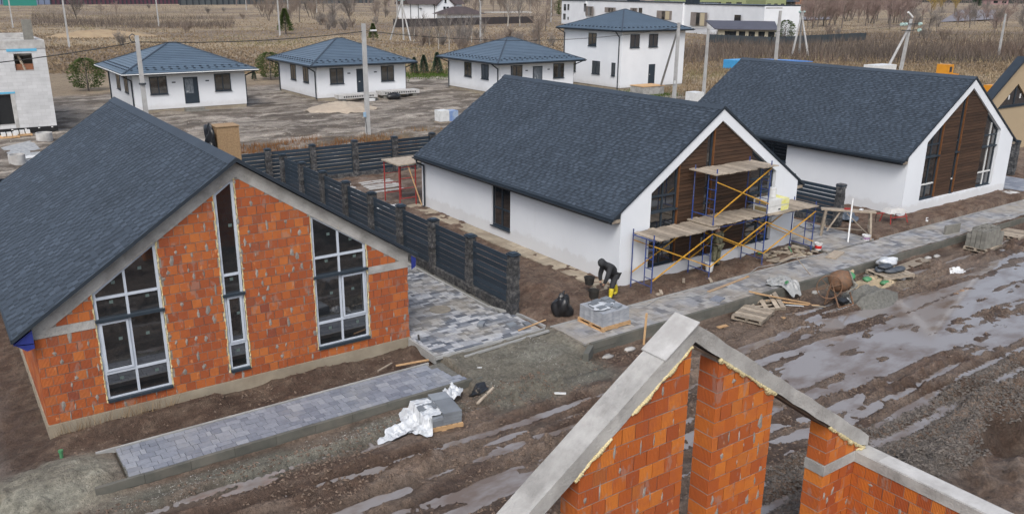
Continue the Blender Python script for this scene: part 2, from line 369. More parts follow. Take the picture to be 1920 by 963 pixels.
def colours(x, y, z):
    """albedo per vertex (material zones: mud, soil, grit, sand, dirt, dry grass) and wetness"""
    L = lambda a, b, t: a*(1-t[..., None]) + b*t[..., None]
    c = lambda r, g, b: np.array([r, g, b])
    n1 = fbm(x*.8, y*1.6, 5, 101); n2 = fbm(x*3, y*5, 4, 103); n3 = fbm(x*.16, y*.16, 4, 105)
    mud = L(np.broadcast_to(c(.098,.064,.046), x.shape+(3,)), c(.180,.134,.103), ss(.35, .65, n1))
    mud = L(mud, c(.20,.165,.14), ss(-.48, -.28, z)*ss(.5,.7,n2)*.6)
    soil = L(np.broadcast_to(c(.075,.047,.033), x.shape+(3,)), c(.115,.080,.058), ss(.4, .62, n2))
    grit = L(np.broadcast_to(c(.185,.180,.148), x.shape+(3,)), c(.150,.140,.112), ss(.4, .6, n1))
    sand = c(.30,.285,.24)
    site = L(np.broadcast_to(c(.265,.235,.20), x.shape+(3,)), c(.150,.130,.108), ss(.38, .62, fbm(x*.45, y*1.5, 5, 107)))
    site = L(site, c(.30,.265,.225), ss(.55, .68, fbm(x*.2, y*.9, 4, 109))*.7)
    dry = L(np.broadcast_to(c(.215,.168,.115), x.shape+(3,)), c(.27,.215,.145), ss(.4, .6, fbm(x*.07, y*.05, 4, 111)))
    dry = L(dry, c(.155,.122,.096), ss(.48, .60, fbm(x*.03, y*.045, 4, 113))*.8)
    col = mud
    grm = ss(10.7, 11.6, x+.4*(n1-.5))*(1-ss(15.0, 15.9, x))*ss(15.9, 16.7, y+1.3*(n1-.5))*(1-ss(19.9, 20.3, y))
    grm = np.maximum(grm, band(x, 2.0, 11.0, .5)*band(y, 16.95, 17.8, .22)*(1-ss(.5,.62,n1)*.6))
    grm = np.maximum(grm, np.exp(-(((x-6.5)/3.5)**2+((y-17.1)/.35)**2)**2))
    col = L(col, grit, grm)
    sm = np.clip(np.exp(-((x-.7)/1.6)**4-((y-18.7)/1.15)**4)*1.4, 0, 1); col = L(col, grit*1.45, sm)
    sl = ss(19.5, 19.9, y)*(1-ss(31, 42, y))*(1-ss(52, 56, x))*(1-sm)
    sl = sl*ss(-.5, 1.0, x)
    tr = np.exp(-((x-.05+.08*np.sin(y*.4))/.22)**2)+np.exp(-((x+1.75+.08*np.sin(y*.4))/.22)**2)
    col = L(col, soil, sl*(x < 11.4)); col = L(col, soil*1.35, sl*(x >= 11.4))
    col = L(col, mud*1.05, ss(31, 42, y)*(1-ss(43.5, 44.5, y)))
    for yo in (0, 1.9): q = y-(66+.10*(x-20)+2.2*np.sin(x*.11)+yo); site = L(site, c(.12,.105,.088), np.exp(-(q/.38)**2)*.75); q = y-(57.5+.06*(x-20)+1.2*np.sin(x*.16+1)+yo); site = L(site, c(.13,.11,.092), np.exp(-(q/.35)**2)*.7)
    site = L(site, c(.40,.36,.31), ss(.54,.66,fbm(x*.25,y*.7,4,131))*.75); site = L(site, c(.085,.068,.054), ss(.50,.62,fbm(x*.5,y*1.1,5,133))*.8)
    col = L(col, site, ss(43.5, 44.5, y)*(1-ss(93, 97, y+3*(n3-.5))))
    lf = (1-ss(-.8, .9, x))*ss(19, 20, y)*(1-ss(44, 45, y)); col = L(col, L(mud*1.1, c(.23,.20,.175)+0*mud, ss(.42,.60,fbm(x*1.6,y*.5,4,117))), lf)
    vg = ss(43.5, 44.5, y)*(1-ss(52, 60, y+9*(n3-.5)))*ss(.42, .6, n1+.0)*ss(14, 18, x); col = L(col, c(.15,.105,.055), vg*.95)
    rt = ss(62, 70, x)*ss(38, 44, y); col = L(col, dry, rt)
    col = L(col, dry, ss(93, 97, y+3*(n3-.5)))
    gr = np.exp(-((x-57)/7)**2-((y-96)/4)**2) + np.exp(-((x-61)/2.2)**2-((y-62)/4)**2)*.9; col = L(col, c(.075,.105,.03), np.clip(gr*1.2, 0, 1)*ss(.4,.55,n1))
    mh_ = np.exp(-(((x-16.2)/2.9)**2+((y-8.5)/.85)**2)**2); col = L(col, L(np.broadcast_to(c(.075,.066,.060), x.shape+(3,)), c(.125,.112,.10), ss(.4,.6,n2)), mh_)
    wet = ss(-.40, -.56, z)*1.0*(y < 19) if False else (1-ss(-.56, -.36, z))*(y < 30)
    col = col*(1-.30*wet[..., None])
    fpeb = np.exp(-((x-29.5)/1.9)**2-((y-16.9)/.9)**2); col = L(col, c(.33,.28,.20), fpeb*ss(.4,.6,n1)*.7)
    return col, np.clip(wet*.8 + .25*(y < 43), 0, 1)

def grid_mesh(name, xs, ys, mat, dz=0.0, cut=None):
    X, Y = np.meshgrid(xs, ys); Z = G(X, Y)
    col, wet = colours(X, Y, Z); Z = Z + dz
    if cut is not None: Z = np.where(cut(X, Y), Z-.35, Z)
    ny, nx = X.shape; n = nx*ny
    me = bpy.data.meshes.new(name); me.vertices.add(n)
    me.vertices.foreach_set('co', np.stack([X, Y, Z], -1).reshape(-1).astype(np.float32))
    i = np.arange(n).reshape(ny, nx); q = np.stack([i[:-1,:-1], i[:-1,1:], i[1:,1:], i[1:,:-1]], -1).reshape(-1)
    nf = (nx-1)*(ny-1); me.loops.add(nf*4); me.loops.foreach_set('vertex_index', q.astype(np.int32))
    me.polygons.add(nf); me.polygons.foreach_set('loop_start', (np.arange(nf)*4).astype(np.int32)); me.polygons.foreach_set('loop_total', np.full(nf, 4, np.int32))
    me.polygons.foreach_set('use_smooth', np.ones(nf, bool)); me.update()
    a = me.attributes.new('earth', 'FLOAT_COLOR', 'POINT')
    rgba = np.concatenate([col.reshape(-1, 3), wet.reshape(-1, 1)], 1); a.data.foreach_set('color', rgba.reshape(-1).astype(np.float32))
    me.materials.append(mat); o = link(name, me); o['kind'] = 'structure'; return o
def earth_mat():
    m, nt, b = base_mat('earth')
    at = nt.nodes.new('ShaderNodeAttribute'); at.attribute_name = 'earth'
    fine = noise(nt, 9, 8, .68); mid = noise(nt, 1.6, 6, .6, (1,1.5,1))
    v = math_(nt, 'MULTIPLY', math_(nt, 'MULTIPLY_ADD', fine, 2.2, -.08), math_(nt, 'MULTIPLY_ADD', mid, 1.1, .45))  # fine noise darkens the albedo, painting in the shade of mud crevices
    far = noise(nt, .35, 9, .72, (1,.8,1)); v = math_(nt, 'MULTIPLY', v, math_(nt, 'MULTIPLY_ADD', far, .9, .55))
    g = nt.nodes.new('ShaderNodeCombineColor'); [nt.links.new(v, g.inputs[i]) for i in range(3)]
    nt.links.new(mixc(nt, at.outputs['Color'], g.outputs[0], 1, 'MULTIPLY'), b.inputs['Base Color'])
    r = math_(nt, 'MULTIPLY_ADD', at.outputs['Alpha'], -.62, .95); r = math_(nt, 'MULTIPLY_ADD', noise(nt, 5, 5), .25, math_(nt, 'SUBTRACT', r, .12))
    nt.links.new(r, b.inputs['Roughness']); b.inputs['Specular IOR Level'].default_value = .42
    bump(nt, b, math_(nt, 'ADD', noise(nt, 14, 8, .7), math_(nt, 'MULTIPLY', noise(nt, 45, 4), .4)), 1.0, .10)
    return m
M['earth'] = earth_mat()
def steps(a, b, s0, s1):
    n = int(round(math.log(max(s1/s0, 1.0001))/math.log(1+(s1-s0)/(b-a)) if s1 > s0*1.01 else (b-a)/s0))
    t = np.linspace(0, 1, max(n, 2)+1)
    if s1 > s0*1.01: k = math.log(s1/s0); v = (np.exp(k*t)-1)/(math.exp(k)-1)
    else: v = t
    return a + (b-a)*v
xs = np.concatenate([steps(-9, 26, .05, .05), steps(26, 58, .05, .13)[1:]])
ys = np.concatenate([steps(6.2, 20.1, .046, .055)])
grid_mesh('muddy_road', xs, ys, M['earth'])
XN0, XN1, YN0, YN1 = xs[0], xs[-1], ys[0], ys[-1]
xs2 = np.concatenate([-np.flip(steps(8, 900, .35, 60))[:-1]*1.0, steps(-8, 58, .11, .16), steps(58, 1500, .3, 70)[1:]])
ys2 = np.concatenate([-np.flip(steps(-2, 60, .5, 8))[:-1], steps(2, 20.0, .35, .3)[0:-1], steps(20.0, 46, .09, .16), steps(46, 110, .16, .8)[1:], steps(110, 2600, .8, 110)[1:]])
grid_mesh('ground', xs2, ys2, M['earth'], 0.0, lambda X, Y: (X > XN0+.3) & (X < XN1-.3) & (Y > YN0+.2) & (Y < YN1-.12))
# puddles
def water_mat():
    m, nt, b = base_mat('muddy_water')
    c = ramp(nt, noise(nt, .7, 4, .6, (1,2,1)), [(.36, (.14,.108,.088)), (.54, (.225,.21,.205))])
    nt.links.new(c, b.inputs['Base Color']); b.inputs['Roughness'].default_value = .07; b.inputs['IOR'].default_value = 1.55
    bump(nt, b, noise(nt, 3, 3, .5, (1,2,1)), .03, .01); return m
wm = MB()
for a_, b_, c_, d_ in ((-8.8,9.3,57.8,17.7),(-8.8,6.4,18.3,9.3),(23.6,6.4,57.8,9.3)): wm.quad((a_,b_,WATER),(c_,b_,WATER),(c_,d_,WATER),(a_,d_,WATER))
struct('puddle_water', wm, water_mat())
# ------------------------------------------------------------------ building helpers
CO = Vector((0, 0, 10.105)); FPX = 29.405/36*1920
def see(p):
    d = Vector(p)-CO; z = d.dot(Fw)
    if z <= .1: return None
    return (960+FPX*d.dot(Rt)/z, 481.5-FPX*d.dot(Up)/z, z)
def score(p, face=None):
    s = see(p)
    if s is None: return -1e9
    inn = -20 < s[0] < 1940 and -20 < s[1] < 985
    return (0 if inn else -1000) - s[2]*.1
CACHE = {}
def emit(items, parent, name, mat, rest_name, limit=300, smooth=False):
    """items: (key, location, MB in local coordinates). The largest in view become pieces of their own, the rest one mesh."""
    items = sorted(items, key=lambda t: -score(t[1])); base = wloc(parent)
    for key, loc, mb in items[:limit]:
        if key is not None:
            k = (name, mat.name, key)
            if k not in CACHE: CACHE[k] = mb.mesh(name, mat, (0,0,0), smooth)
            me = CACHE[k]
        else: me = mb.mesh(name, mat, (0,0,0), smooth)
        link(name, me, parent, Vector(loc)-base)
    if items[limit:]:
        R = MB()
        for key, loc, mb in items[limit:]:
            n = len(R.v); R.v += [(a+loc[0], b+loc[1], c+loc[2]) for a, b, c in mb.v]; R.f += [tuple(i+n for i in f) for f in mb.f]
        part(rest_name, R, mat, parent, smooth, 'stuff')
def clip(poly, a, b, c):
    """keep a*u+b*z<=c"""
    out = []
    for i in range(len(poly)):
        p, q = poly[i], poly[(i+1) % len(poly)]; dp = a*p[0]+b*p[1]-c; dq = a*q[0]+b*q[1]-c
        if dp <= 1e-9: out.append(p)
        if (dp < -1e-9 and dq > 1e-9) or (dp > 1e-9 and dq < -1e-9):
            t = dp/(dp-dq); out.append((p[0]+t*(q[0]-p[0]), p[1]+t*(q[1]-p[1])))
    return out
def area(p): return abs(sum(p[i][0]*p[(i+1)%len(p)][1]-p[(i+1)%len(p)][0]*p[i][1] for i in range(len(p))))/2
def under(poly, lines):
    """lines: (u0,z0,u1,z1) keep below"""
    for u0, z0, u1, z1 in lines:
        s = (z1-z0)/(u1-u0); poly = clip(poly, -s, 1, z0-s*u0)
        if len(poly) < 3: return []
    return poly
def wall_xz(mb, strips, y0, y1):
    """strips: list of polygons in x,z; extruded from y0 to y1"""
    for p in strips: mb.prism([(x, y0, z) for x, z in p], (0, y1-y0, 0))
def pane_mesh(cell, y): return MB().prism([(x, y, z) for x, z in cell], (0, .012, 0))
def window(parent, xl, xr, zb, ztl, ztr, mulls, bars, y, fmat, gmat, bmat=None, fw=.07, dep=.08, band=None, sash=None, sill=True, bandmat=None, vbmat=None, name='window', stick=False):
    """window in an x-z wall: frame (part) > pane, transom, sill, sash"""
    sl = (ztr-ztl)/(xr-xl); top = lambda x: ztl+sl*(x-xl)
    F = MB(); k = math.hypot(1, sl)
    F.box(xl, y, zb, xl+fw, y+dep, top(xl)); F.v[-8:] = [(a, b, (top(a) if c > zb+.01 else c)) for a, b, c in F.v[-8:]]
    F.box(xr-fw, y, zb, xr, y+dep, top(xr)); F.v[-8:] = [(a, b, (top(a) if c > zb+.01 else c)) for a, b, c in F.v[-8:]]
    F.prism([(xl+fw,y,zb),(xr-fw,y,zb),(xr-fw,y,zb+fw),(xl+fw,y,zb+fw)], (0,dep,0))
    F.prism([(xl+fw,y,top(xl+fw)-fw*k),(xr-fw,y,top(xr-fw)-fw*k),(xr-fw,y,top(xr-fw)),(xl+fw,y,top(xl+fw))], (0,dep,0))
    if not vbmat:
        for m in mulls: F.prism([(m-fw*.42,y+.003,zb+fw),(m+fw*.42,y+.003,zb+fw),(m+fw*.42,y+.003,top(m+fw*.42)-fw*k),(m-fw*.42,y+.003,top(m-fw*.42)-fw*k)], (0,dep-.006,0))
    w = part(name, F, fmat, parent)
    if vbmat:
        for m in mulls: part('mullion', MB().prism([(m-fw*.42,y-.004,zb+fw),(m+fw*.42,y-.004,zb+fw),(m+fw*.42,y-.004,top(m+fw*.42)-fw*k),(m-fw*.42,y-.004,top(m-fw*.42)-fw*k)], (0,dep,0)), vbmat, w)
    for z in bars:
        xe = xr-fw if z < top(xr) else xl+(z-ztl)/sl
        xs_ = xl+fw if z < top(xl) else xl+(z-ztl)/sl
        if sl > 0 and z > ztl: xs_ = xl+(z-ztl)/sl+.02; xe = xr-fw
        part('transom', MB().box(xs_, y-.006, z-fw*.45, xe, y+dep-.012, z+fw*.45), bmat if (bmat and z < zb+1) else fmat, w)
    if band: part('transom_cover', MB().box(xl-.03, y-.09, band-.035, xr+.03, y+dep, band+.035), bandmat or M['dark_pvc'], w)
    if sill: part('sill', MB().box(xl, y-.10, zb-.035, xr, y+dep-.02, zb+.035), M['dark_pvc'], w)
    if sash:
        a, b, c, d = sash; SB = MB(); t = .055
        SB.box(a,y-.03,c,a+t,y,d); SB.box(b-t,y-.03,c,b,y,d); SB.box(a+t,y-.03,c,b-t,y,c+t); SB.box(a+t,y-.03,d-t,b-t,y,d); part('sash', SB, fmat, w)
    xc = [xl+fw*.6]+sorted(mulls)+[xr-fw*.6]; zc = [zb+fw*.6]+sorted(list(bars)+([band] if band else []))+[99]
    for i in range(len(xc)-1):
        for j in range(len(zc)-1):
            c = under([(xc[i],zc[j]),(xc[i+1],zc[j]),(xc[i+1],zc[j+1]),(xc[i],zc[j+1])], [(xl,ztl-.02,xr,ztr-.02)])
            if len(c) >= 3 and area(c) > .01:
                pn = part('pane', pane_mesh(c, y+.035+.002*((i+j) % 2)), gmat, w)
                if stick and area(c) > .12:
                    sx = sum(q[0] for q in c)/len(c); sz = sum(q[1] for q in c)/len(c)-.02; part('sticker', MB().box(sx-.045+.1*((i*3+j) % 2), y+.030, sz+.12, sx+.045+.1*((i*3+j) % 2), y+.0335, sz+.20), M['sticker'], w)
    return w
def rand_tex(seed): return random.Random(seed)
def shingles(parent, x_ridge, z_ridge, sgn, run, slope, y0, y1, mat, limit=300, seed=1, expo=.142):
    """laminated shingle tabs on one slope; sgn=-1 slope falls towards -x"""
    rr = random.Random(seed); k = math.hypot(1, slope); L = run*k
    dn = Vector((sgn/k, 0, -slope/k)); up = -dn; nrm = Vector((sgn*slope/k, 0, 1/k)); ya = Vector((0, 1, 0))
    rot = Matrix((ya, up, nrm)).transposed()
    if rot.determinant() < 0: rot = Matrix((-ya, up, nrm)).transposed()
    e = rot.to_euler(); items = []; var = {}; WD = (.11,.145,.185,.23)
    for w_ in WD:
        for th in (.005,.017):
            b = MB(); b.v = [(-w_/2,-expo*.5,0),(w_/2,-expo*.5,0),(w_/2,expo*.52,-.004),(-w_/2,expo*.52,-.004),(-w_/2,-expo*.5,th),(w_/2,-expo*.5,th),(w_/2,expo*.52,.001),(-w_/2,expo*.52,.001)]
            b.f = [(4,5,6,7),(0,1,5,4),(1,2,6,5),(3,0,4,7)]; var[(w_, th)] = b
    for r in range(int(L/expo)+1):
        t = expo*(r+.5)
        if t > L-.02: break
        y = y0 + rr.uniform(-.3, 0); hi = rr.random() < .5
        while y < y1:
            th = .017 if hi else .005; w_ = rr.choice(WD[1:] if hi else WD[:3]); hi = not hi or rr.random() < .12
            yc = y+w_/2
            if yc-w_/2 >= y0-.03 and yc+w_/2 <= y1+.03: items.append((w_, th, Vector((x_ridge, yc, z_ridge))+dn*t+nrm*.004))
            y += w_
    items.sort(key=lambda t: -score(t[2])); base = wloc(parent); MM = {.017: M['roof'], .005: M['roof_dark']}
    for w_, th, p in items[:limit]:
        kk = ('shingle', w_, th)
        if kk not in CACHE: CACHE[kk] = var[(w_, th)].mesh('shingle', MM[th])
        link('shingle', CACHE[kk], parent, p-base, rot=e)
    R = MB(); mi = []
    for w_, th, p in items[limit:]:
        b = var[(w_, th)]; n0 = len(R.v); R.v += [tuple(rot @ Vector(v) + p) for v in b.v]; R.f += [tuple(i+n0 for i in f) for f in b.f]; mi += [0 if th > .01 else 1]*len(b.f)
    o = part('shingle_courses', R, M['roof'], parent, kind='stuff'); o.data.materials.append(M['roof_dark']); o.data.polygons.foreach_set('material_index', mi)

def smears(js, y, seed, parent, ax='y', sgn=1):
    rr = random.Random(seed); m = MB()
    for u, z in js:
        w_, h = rr.uniform(.015,.06), rr.uniform(.05,.14)*(1.0 if rr.random() < .8 else .6); n = 9; cu = u+rr.uniform(-.008,.008); cz = z+rr.uniform(-.08,.08); k = len(m.v)
        for i in range(n):
            a = 2*math.pi*i/n; q = rr.uniform(.6,1.3); p = (cu+w_*q*math.cos(a), cz+h*q*math.sin(a))
            m.v.append((p[0], y+.008*sgn, p[1]) if ax == 'y' else (y+.008*sgn, p[0], p[1]))
        m.v.append((cu, y-.006*sgn, cz) if ax == 'y' else (y-.006*sgn, cu, cz))
        for i in range(n): m.f.append((k+i, k+(i+1)%n, k+n))
    part('mortar_smears', m, M['smear'], parent, False, 'stuff')
M['sticker'] = pm('pane_sticker', (.10,.14,.13), (.07,.10,.10), 3, .6)
M['smear'] = pm('mortar_smear', (.30,.275,.25), (.20,.18,.16), 9, .95, 50, .6, var=.2)

# ------------------------------------------------------------------ brick house (left)
def brick_house():
    X0, Y0, W, L = 1.28, 21.28, 9.9, 14.5
    t = thing('brick_house', 'unplastered orange clay block house with slate grey shingle roof and three tall gable windows', 'house', (X0, Y0, -.3))
    xc = X0+W/2+.06; zr = 6.08; s = .667
    ctop = lambda u: 5.96-s*abs(u-xc); cbot = lambda u: 5.56-s*abs(u-xc)
    # foundation
    f = MB(); f.box(X0-.03, Y0-.035, -.75, X0+W+.03, Y0+L, .0); part('foundation', f, M['found'], t)
    ops = [(2.62,4.22,.24,3.15,4.23),(5.70,6.27,.25,5.20,5.58),(8.22,9.86,.30,4.32,3.27)]
    def inner(u0, u1, z0, z1, lim=cbot):
        lines = [(X0, lim(X0), xc, lim(xc)), (xc, lim(xc), X0+W, lim(X0+W))]
        return under([(u0,z0),(u1,z0),(u1,z1),(u0,z1)], lines)
    # mortar wall behind the blocks
    wl = MB(); us = [X0+.01, 2.62, 4.22, 5.70, 6.27, 8.22, 9.86, X0+W-.01]
    for i in range(7):
        a, b = us[i], us[i+1]
        if i % 2 == 0: wall_xz(wl, [inner(a, b, 0, 9)], Y0+.012, Y0+.38)
        else:
            o = ops[i//2]; wall_xz(wl, [[(a,0),(b,0),(b,o[2]),(a,o[2])]], Y0+.012, Y0+.38)
            up_ = inner(a, b, min(o[3],o[4]), 9); up_ = clip(up_, (o[4]-o[3])/(b-a), -1, -(o[3]-(o[4]-o[3])/(b-a)*a)) if up_ else []
            if len(up_) >= 3 and area(up_) > .005: wall_xz(wl, [up_], Y0+.012, Y0+.38)
    wl.box(X0+.012, Y0+.39, 0, X0+.38, Y0+L-.02, 2.5); wl.box(X0+W-.38, Y0+.39, 0, X0+W-.012, Y0+L-.02, 2.5); wl.box(X0+.39, Y0+L-.4, 0, X0+W-.39, Y0+L-.03, 2.6)
    part('mortar_bed', wl, M['mortar'], t)
    # clay blocks of the gable
    items = []; joints = []; rr = random.Random(3)
    def full(w_, h_=.238): return MB().box(0, 0, 0, w_-.011, .05, h_-.0)
    for r in range(23):
        z0 = r*.25+.011; z1 = z0+.227
        free = [(X0, X0+W)]
        for o in ops:
            zt = max(o[3], o[4])
            if z1 > o[2]+.03 and z0 < zt-.01:
                nf = []
                for a, b in free:
                    if o[1] <= a or o[0] >= b: nf.append((a, b)); continue
                    if o[0] > a: nf.append((a, o[0]))
                    if o[1] < b: nf.append((o[1], b))
                free = nf
        for a, b in free:
            u = X0 - (.125 if r % 2 else 0)
            while u < b:
                p0, p1 = max(u, a)+.0075, min(u+.25, b)-.0075
                u += .25
                if p1-p0 < .045: continue
                zz0, zz1 = z0, z1
                # ring beam replaces this course near the corners
                mid = (p0+p1)/2
                if (mid < 2.62 or mid > 9.86):
                    if r == 9: continue
                    if r > 9: zz0 -= .03; zz1 -= .03
                for o in ops:      # under the sill
                    if o[0] < mid < o[1] and zz0 < o[2] < zz1: zz1 = o[2]-.01
                if zz1-zz0 < .05: continue
                full_poly = [(p0,zz0),(p1,zz0),(p1,zz1),(p0,zz1)]
                poly = inner(p0, p1, zz0, zz1)
                if len(poly) < 3 or area(poly) < .006: continue
                dy = rr.uniform(-.002, .006)
                if rr.random() < .26: joints.append((p0-.005, (zz0+zz1)/2))
                if len(poly) == 4 and abs(area(poly)-area(full_poly)) < 1e-6 and abs((p1-p0)-.235) < 1e-3 and abs(zz1-zz0-.227) < 1e-3:
                    items.append(('block', (p0, Y0-.004+dy, zz0), MB().box(0,0,0,.235,.05,.227)))
                else:
                    items.append((None, (p0, Y0-.004+dy, zz0), MB().prism([(x-p0, 0, z-zz0) for x, z in poly], (0,.05,0))))
    # side wall blocks
    for r in range(10):
        z0 = r*.25+.004
        if r == 9: continue
        for j in range(int(L/.38)):
            y = Y0+.05+j*.38-(.19 if r % 2 else 0)
            if y < Y0+.05: y0_, l_ = Y0+.052, .185
            else: y0_, l_ = y, .370
            items.append((('side', round(l_,3)), (X0-.004, y0_, z0), MB().box(0,0,0,.05,l_,.240)))
            if j % 3 == 0: pass
        for j in range(36): items.append((('side', .370), (X0+W-.046, Y0+.052+j*.38, z0), MB().box(0,0,0,.05,.370,.240)))
    emit(items, t, 'brick', M['brick_dull'], 'brick_courses')
    smears([j for j in joints if j[1] < cbot(j[0])-.15], Y0-.011, 1, t)
    # ring beam and sloped gable beam
    for q in ((X0-.012, Y0-.012, 2.255, 2.612, Y0+.37, 2.475), (9.868, Y0-.012, 2.255, X0+W+.012, Y0+.37, 2.475), (X0-.012, Y0+.372, 2.255, X0+.37, Y0+L, 2.50), (X0+W-.37, Y0+.372, 2.255, X0+W+.012, Y0+L, 2.50)):
        part('ring_beam', MB().box(*q), M['concrete'], t)
    gb = MB()
    for a, b in ((X0-.01, xc), (xc, X0+W+.01)):
        za = 2.478
        pts = [(a, max(cbot(a), za)), (b, max(cbot(b), za)), (b, ctop(b)), (a, ctop(a))]
        if cbot(a) < za: c_ = xc-(5.56-za)/s; pts = [(a, za), (c_, za), (b, cbot(b)), (b, ctop(b)), (a, max(ctop(a), za+.02))]
        if cbot(b) < za: c_ = xc+(5.56-za)/s; pts = [(a, cbot(a)), (c_, za), (b, za), (b, max(ctop(b), za+.02)), (a, ctop(a))]
        wall_xz(gb, [pts], Y0-.015, Y0+.375)
    part('gable_beam', gb, M['concrete'], t)
    # roof
    y0, y1 = 21.04, 36.11; xr_ = 6.30; el, er = .83, 11.38
    rf = MB(); th = .08
    for a, sg in ((el, -1), (er, 1)):
        ze = zr-s*abs(a-xr_)
        rf.prism([(xr_, y0, zr), (a, y0, ze), (a, y0, ze-th), (xr_, y0, zr-th)], (0, y1-y0, 0))
    roof = part('roof', rf, M['roof'], t)
    shingles(roof, xr_, zr, -1, xr_-el, s, y0+.02, y1-.02, M['roof'], 300, 5)
    shingles(roof, xr_, zr, 1, er-xr_, s, y0+.02, y1-.02, M['roof'], 0, 6)
    rc = MB()
    for sg in (-1, 1): rc.prism([(xr_, y0-.02, zr+.035), (xr_+sg*.22, y0-.02, zr+.035-.22*s), (xr_+sg*.22, y0-.02, zr+.02-.22*s), (xr_, y0-.02, zr+.018)], (0, y1-y0+.04, 0))
    part('ridge_cap', rc, M['roof'], roof)
    fa = MB()
    for a in (el, er):
        ze = zr-s*abs(a-xr_)
        for yy in (y0-.028, y1+.004): fa.prism([(xr_, yy, zr+.012), (a, yy, ze+.012), (a, yy, ze-.085), (xr_, yy, zr-.085)], (0, .024, 0))
        fa.box(a-.012 if a > 3 else a-.03, y0, ze-.10, a+.03 if a > 3 else a+.012, y1, ze+.01)
    part('fascia', fa, M['dark_metal'], roof)
    so = MB()
    for a, b, c in ((el+.02, X0-.02, -1), (X0+W+.02, er-.02, 1)):
        z = 2.32 if c < 0 else 2.50
        if c < 0: so.prism([(a, Y0-.2, zr-s*(xr_-a)-.15), (b, Y0-.2, zr-s*(xr_-b)-.15), (b, Y0-.2, 2.12), (a+.25, Y0-.2, 2.08)], (0, .01, 0)); so.prism([(a, Y0-.2, zr-s*(xr_-a)-.16), (b, Y0-.2, 2.24), (b, Y0-.2, 2.22), (a, Y0-.2, zr-s*(xr_-a)-.18)], (0, L, 0))
        else: so.prism([(a, Y0-.2, zr-s*(a-xr_)-.15), (b, Y0-.2, zr-s*(b-xr_)-.15), (b-.02, Y0-.2, 2.30), (a, Y0-.2, 2.22)], (0, .01, 0))
    part('underlay_film', so, M['blue_film'], t)
    # soffit plane behind the rake
    sf = MB()
    for a in (el, er): sf.prism([(xr_, y0, zr-.083), (a, y0, zr-.083-s*abs(a-xr_)), (a, y0, zr-.095-s*abs(a-xr_)), (xr_, y0, zr-.095)], (0, Y0-y0+.1, 0))
    part('soffit', sf, M['dark_metal'], roof)
    # windows and foam
    cfg = [dict(mulls=[3.40], bars=[2.95,.98], band=2.40, sash=(2.70,3.36,1.03,2.33)), dict(mulls=[], bars=[2.98,1.03], band=2.43, sash=(5.80,6.19,1.07,2.37)), dict(mulls=[9.02], bars=[3.01,1.06], band=2.46, sash=(9.06,9.77,1.10,2.38))]
    for o, c in zip(ops, cfg):
        window(t, o[0]+.02, o[1]-.02, o[2]+.02, o[3]-.03, o[4]-.03, y=Y0+.045, fmat=M['white_pvc'], gmat=M['glass'], stick=True, **c)
        fo = MB(); rr2 = random.Random(int(o[0]*10))
        loop = [(o[0],o[2]),(o[0],o[3]),(o[1],o[4]),(o[1],o[2]),(o[0],o[2])]
        for (a, b), (c_, d) in zip(loop[:-1], loop[1:]):
            n = max(2, int(math.hypot(c_-a, d-b)/.07))
            pr = None
            for i in range(n+1):
                q = Vector((a+(c_-a)*i/n+rr2.uniform(-.012,.012), Y0+.012+rr2.uniform(-.01,.01), b+(d-b)*i/n+rr2.uniform(-.012,.012)))
                if pr is not None: fo.tube(pr, q, rr2.uniform(.012,.030), 5, rr2.uniform(.012,.030), False)
                pr = q
        part('foam_seal', fo, M['foam'], t)
    # boarded chimney on the far slope
    ch = part('chimney_casing', MB().box(9.13, 32.6, 3.4, 9.98, 33.4, 5.12), M['osb'], t)
    part('casing_lid', MB().box(9.10, 32.57, 5.12, 10.01, 33.43, 5.15), M['osb'], ch)
    bp = MB(); bp.blob((8.98, 33.0, 4.60), (.20, .40, .50), 4, .45, 22); bp.blob((8.85, 32.8, 4.30), (.22, .35, .26), 5, .45, 18); part('plastic_wrap', bp, M['black_plastic'], ch, True)
    # pipe, cable loop beside the corner
    return t
brick_house()
lp = MB(); pts = [(11.35,21.05,.1),(11.32,20.95,-.02),(11.40,20.8,-.16),(11.60,20.6,-.26)]; lp.path(pts, .03, 6)
solo('cable_loop', lp, M['wire'], 'short black pipe bending out of the soil at the brick house corner', 'pipe')

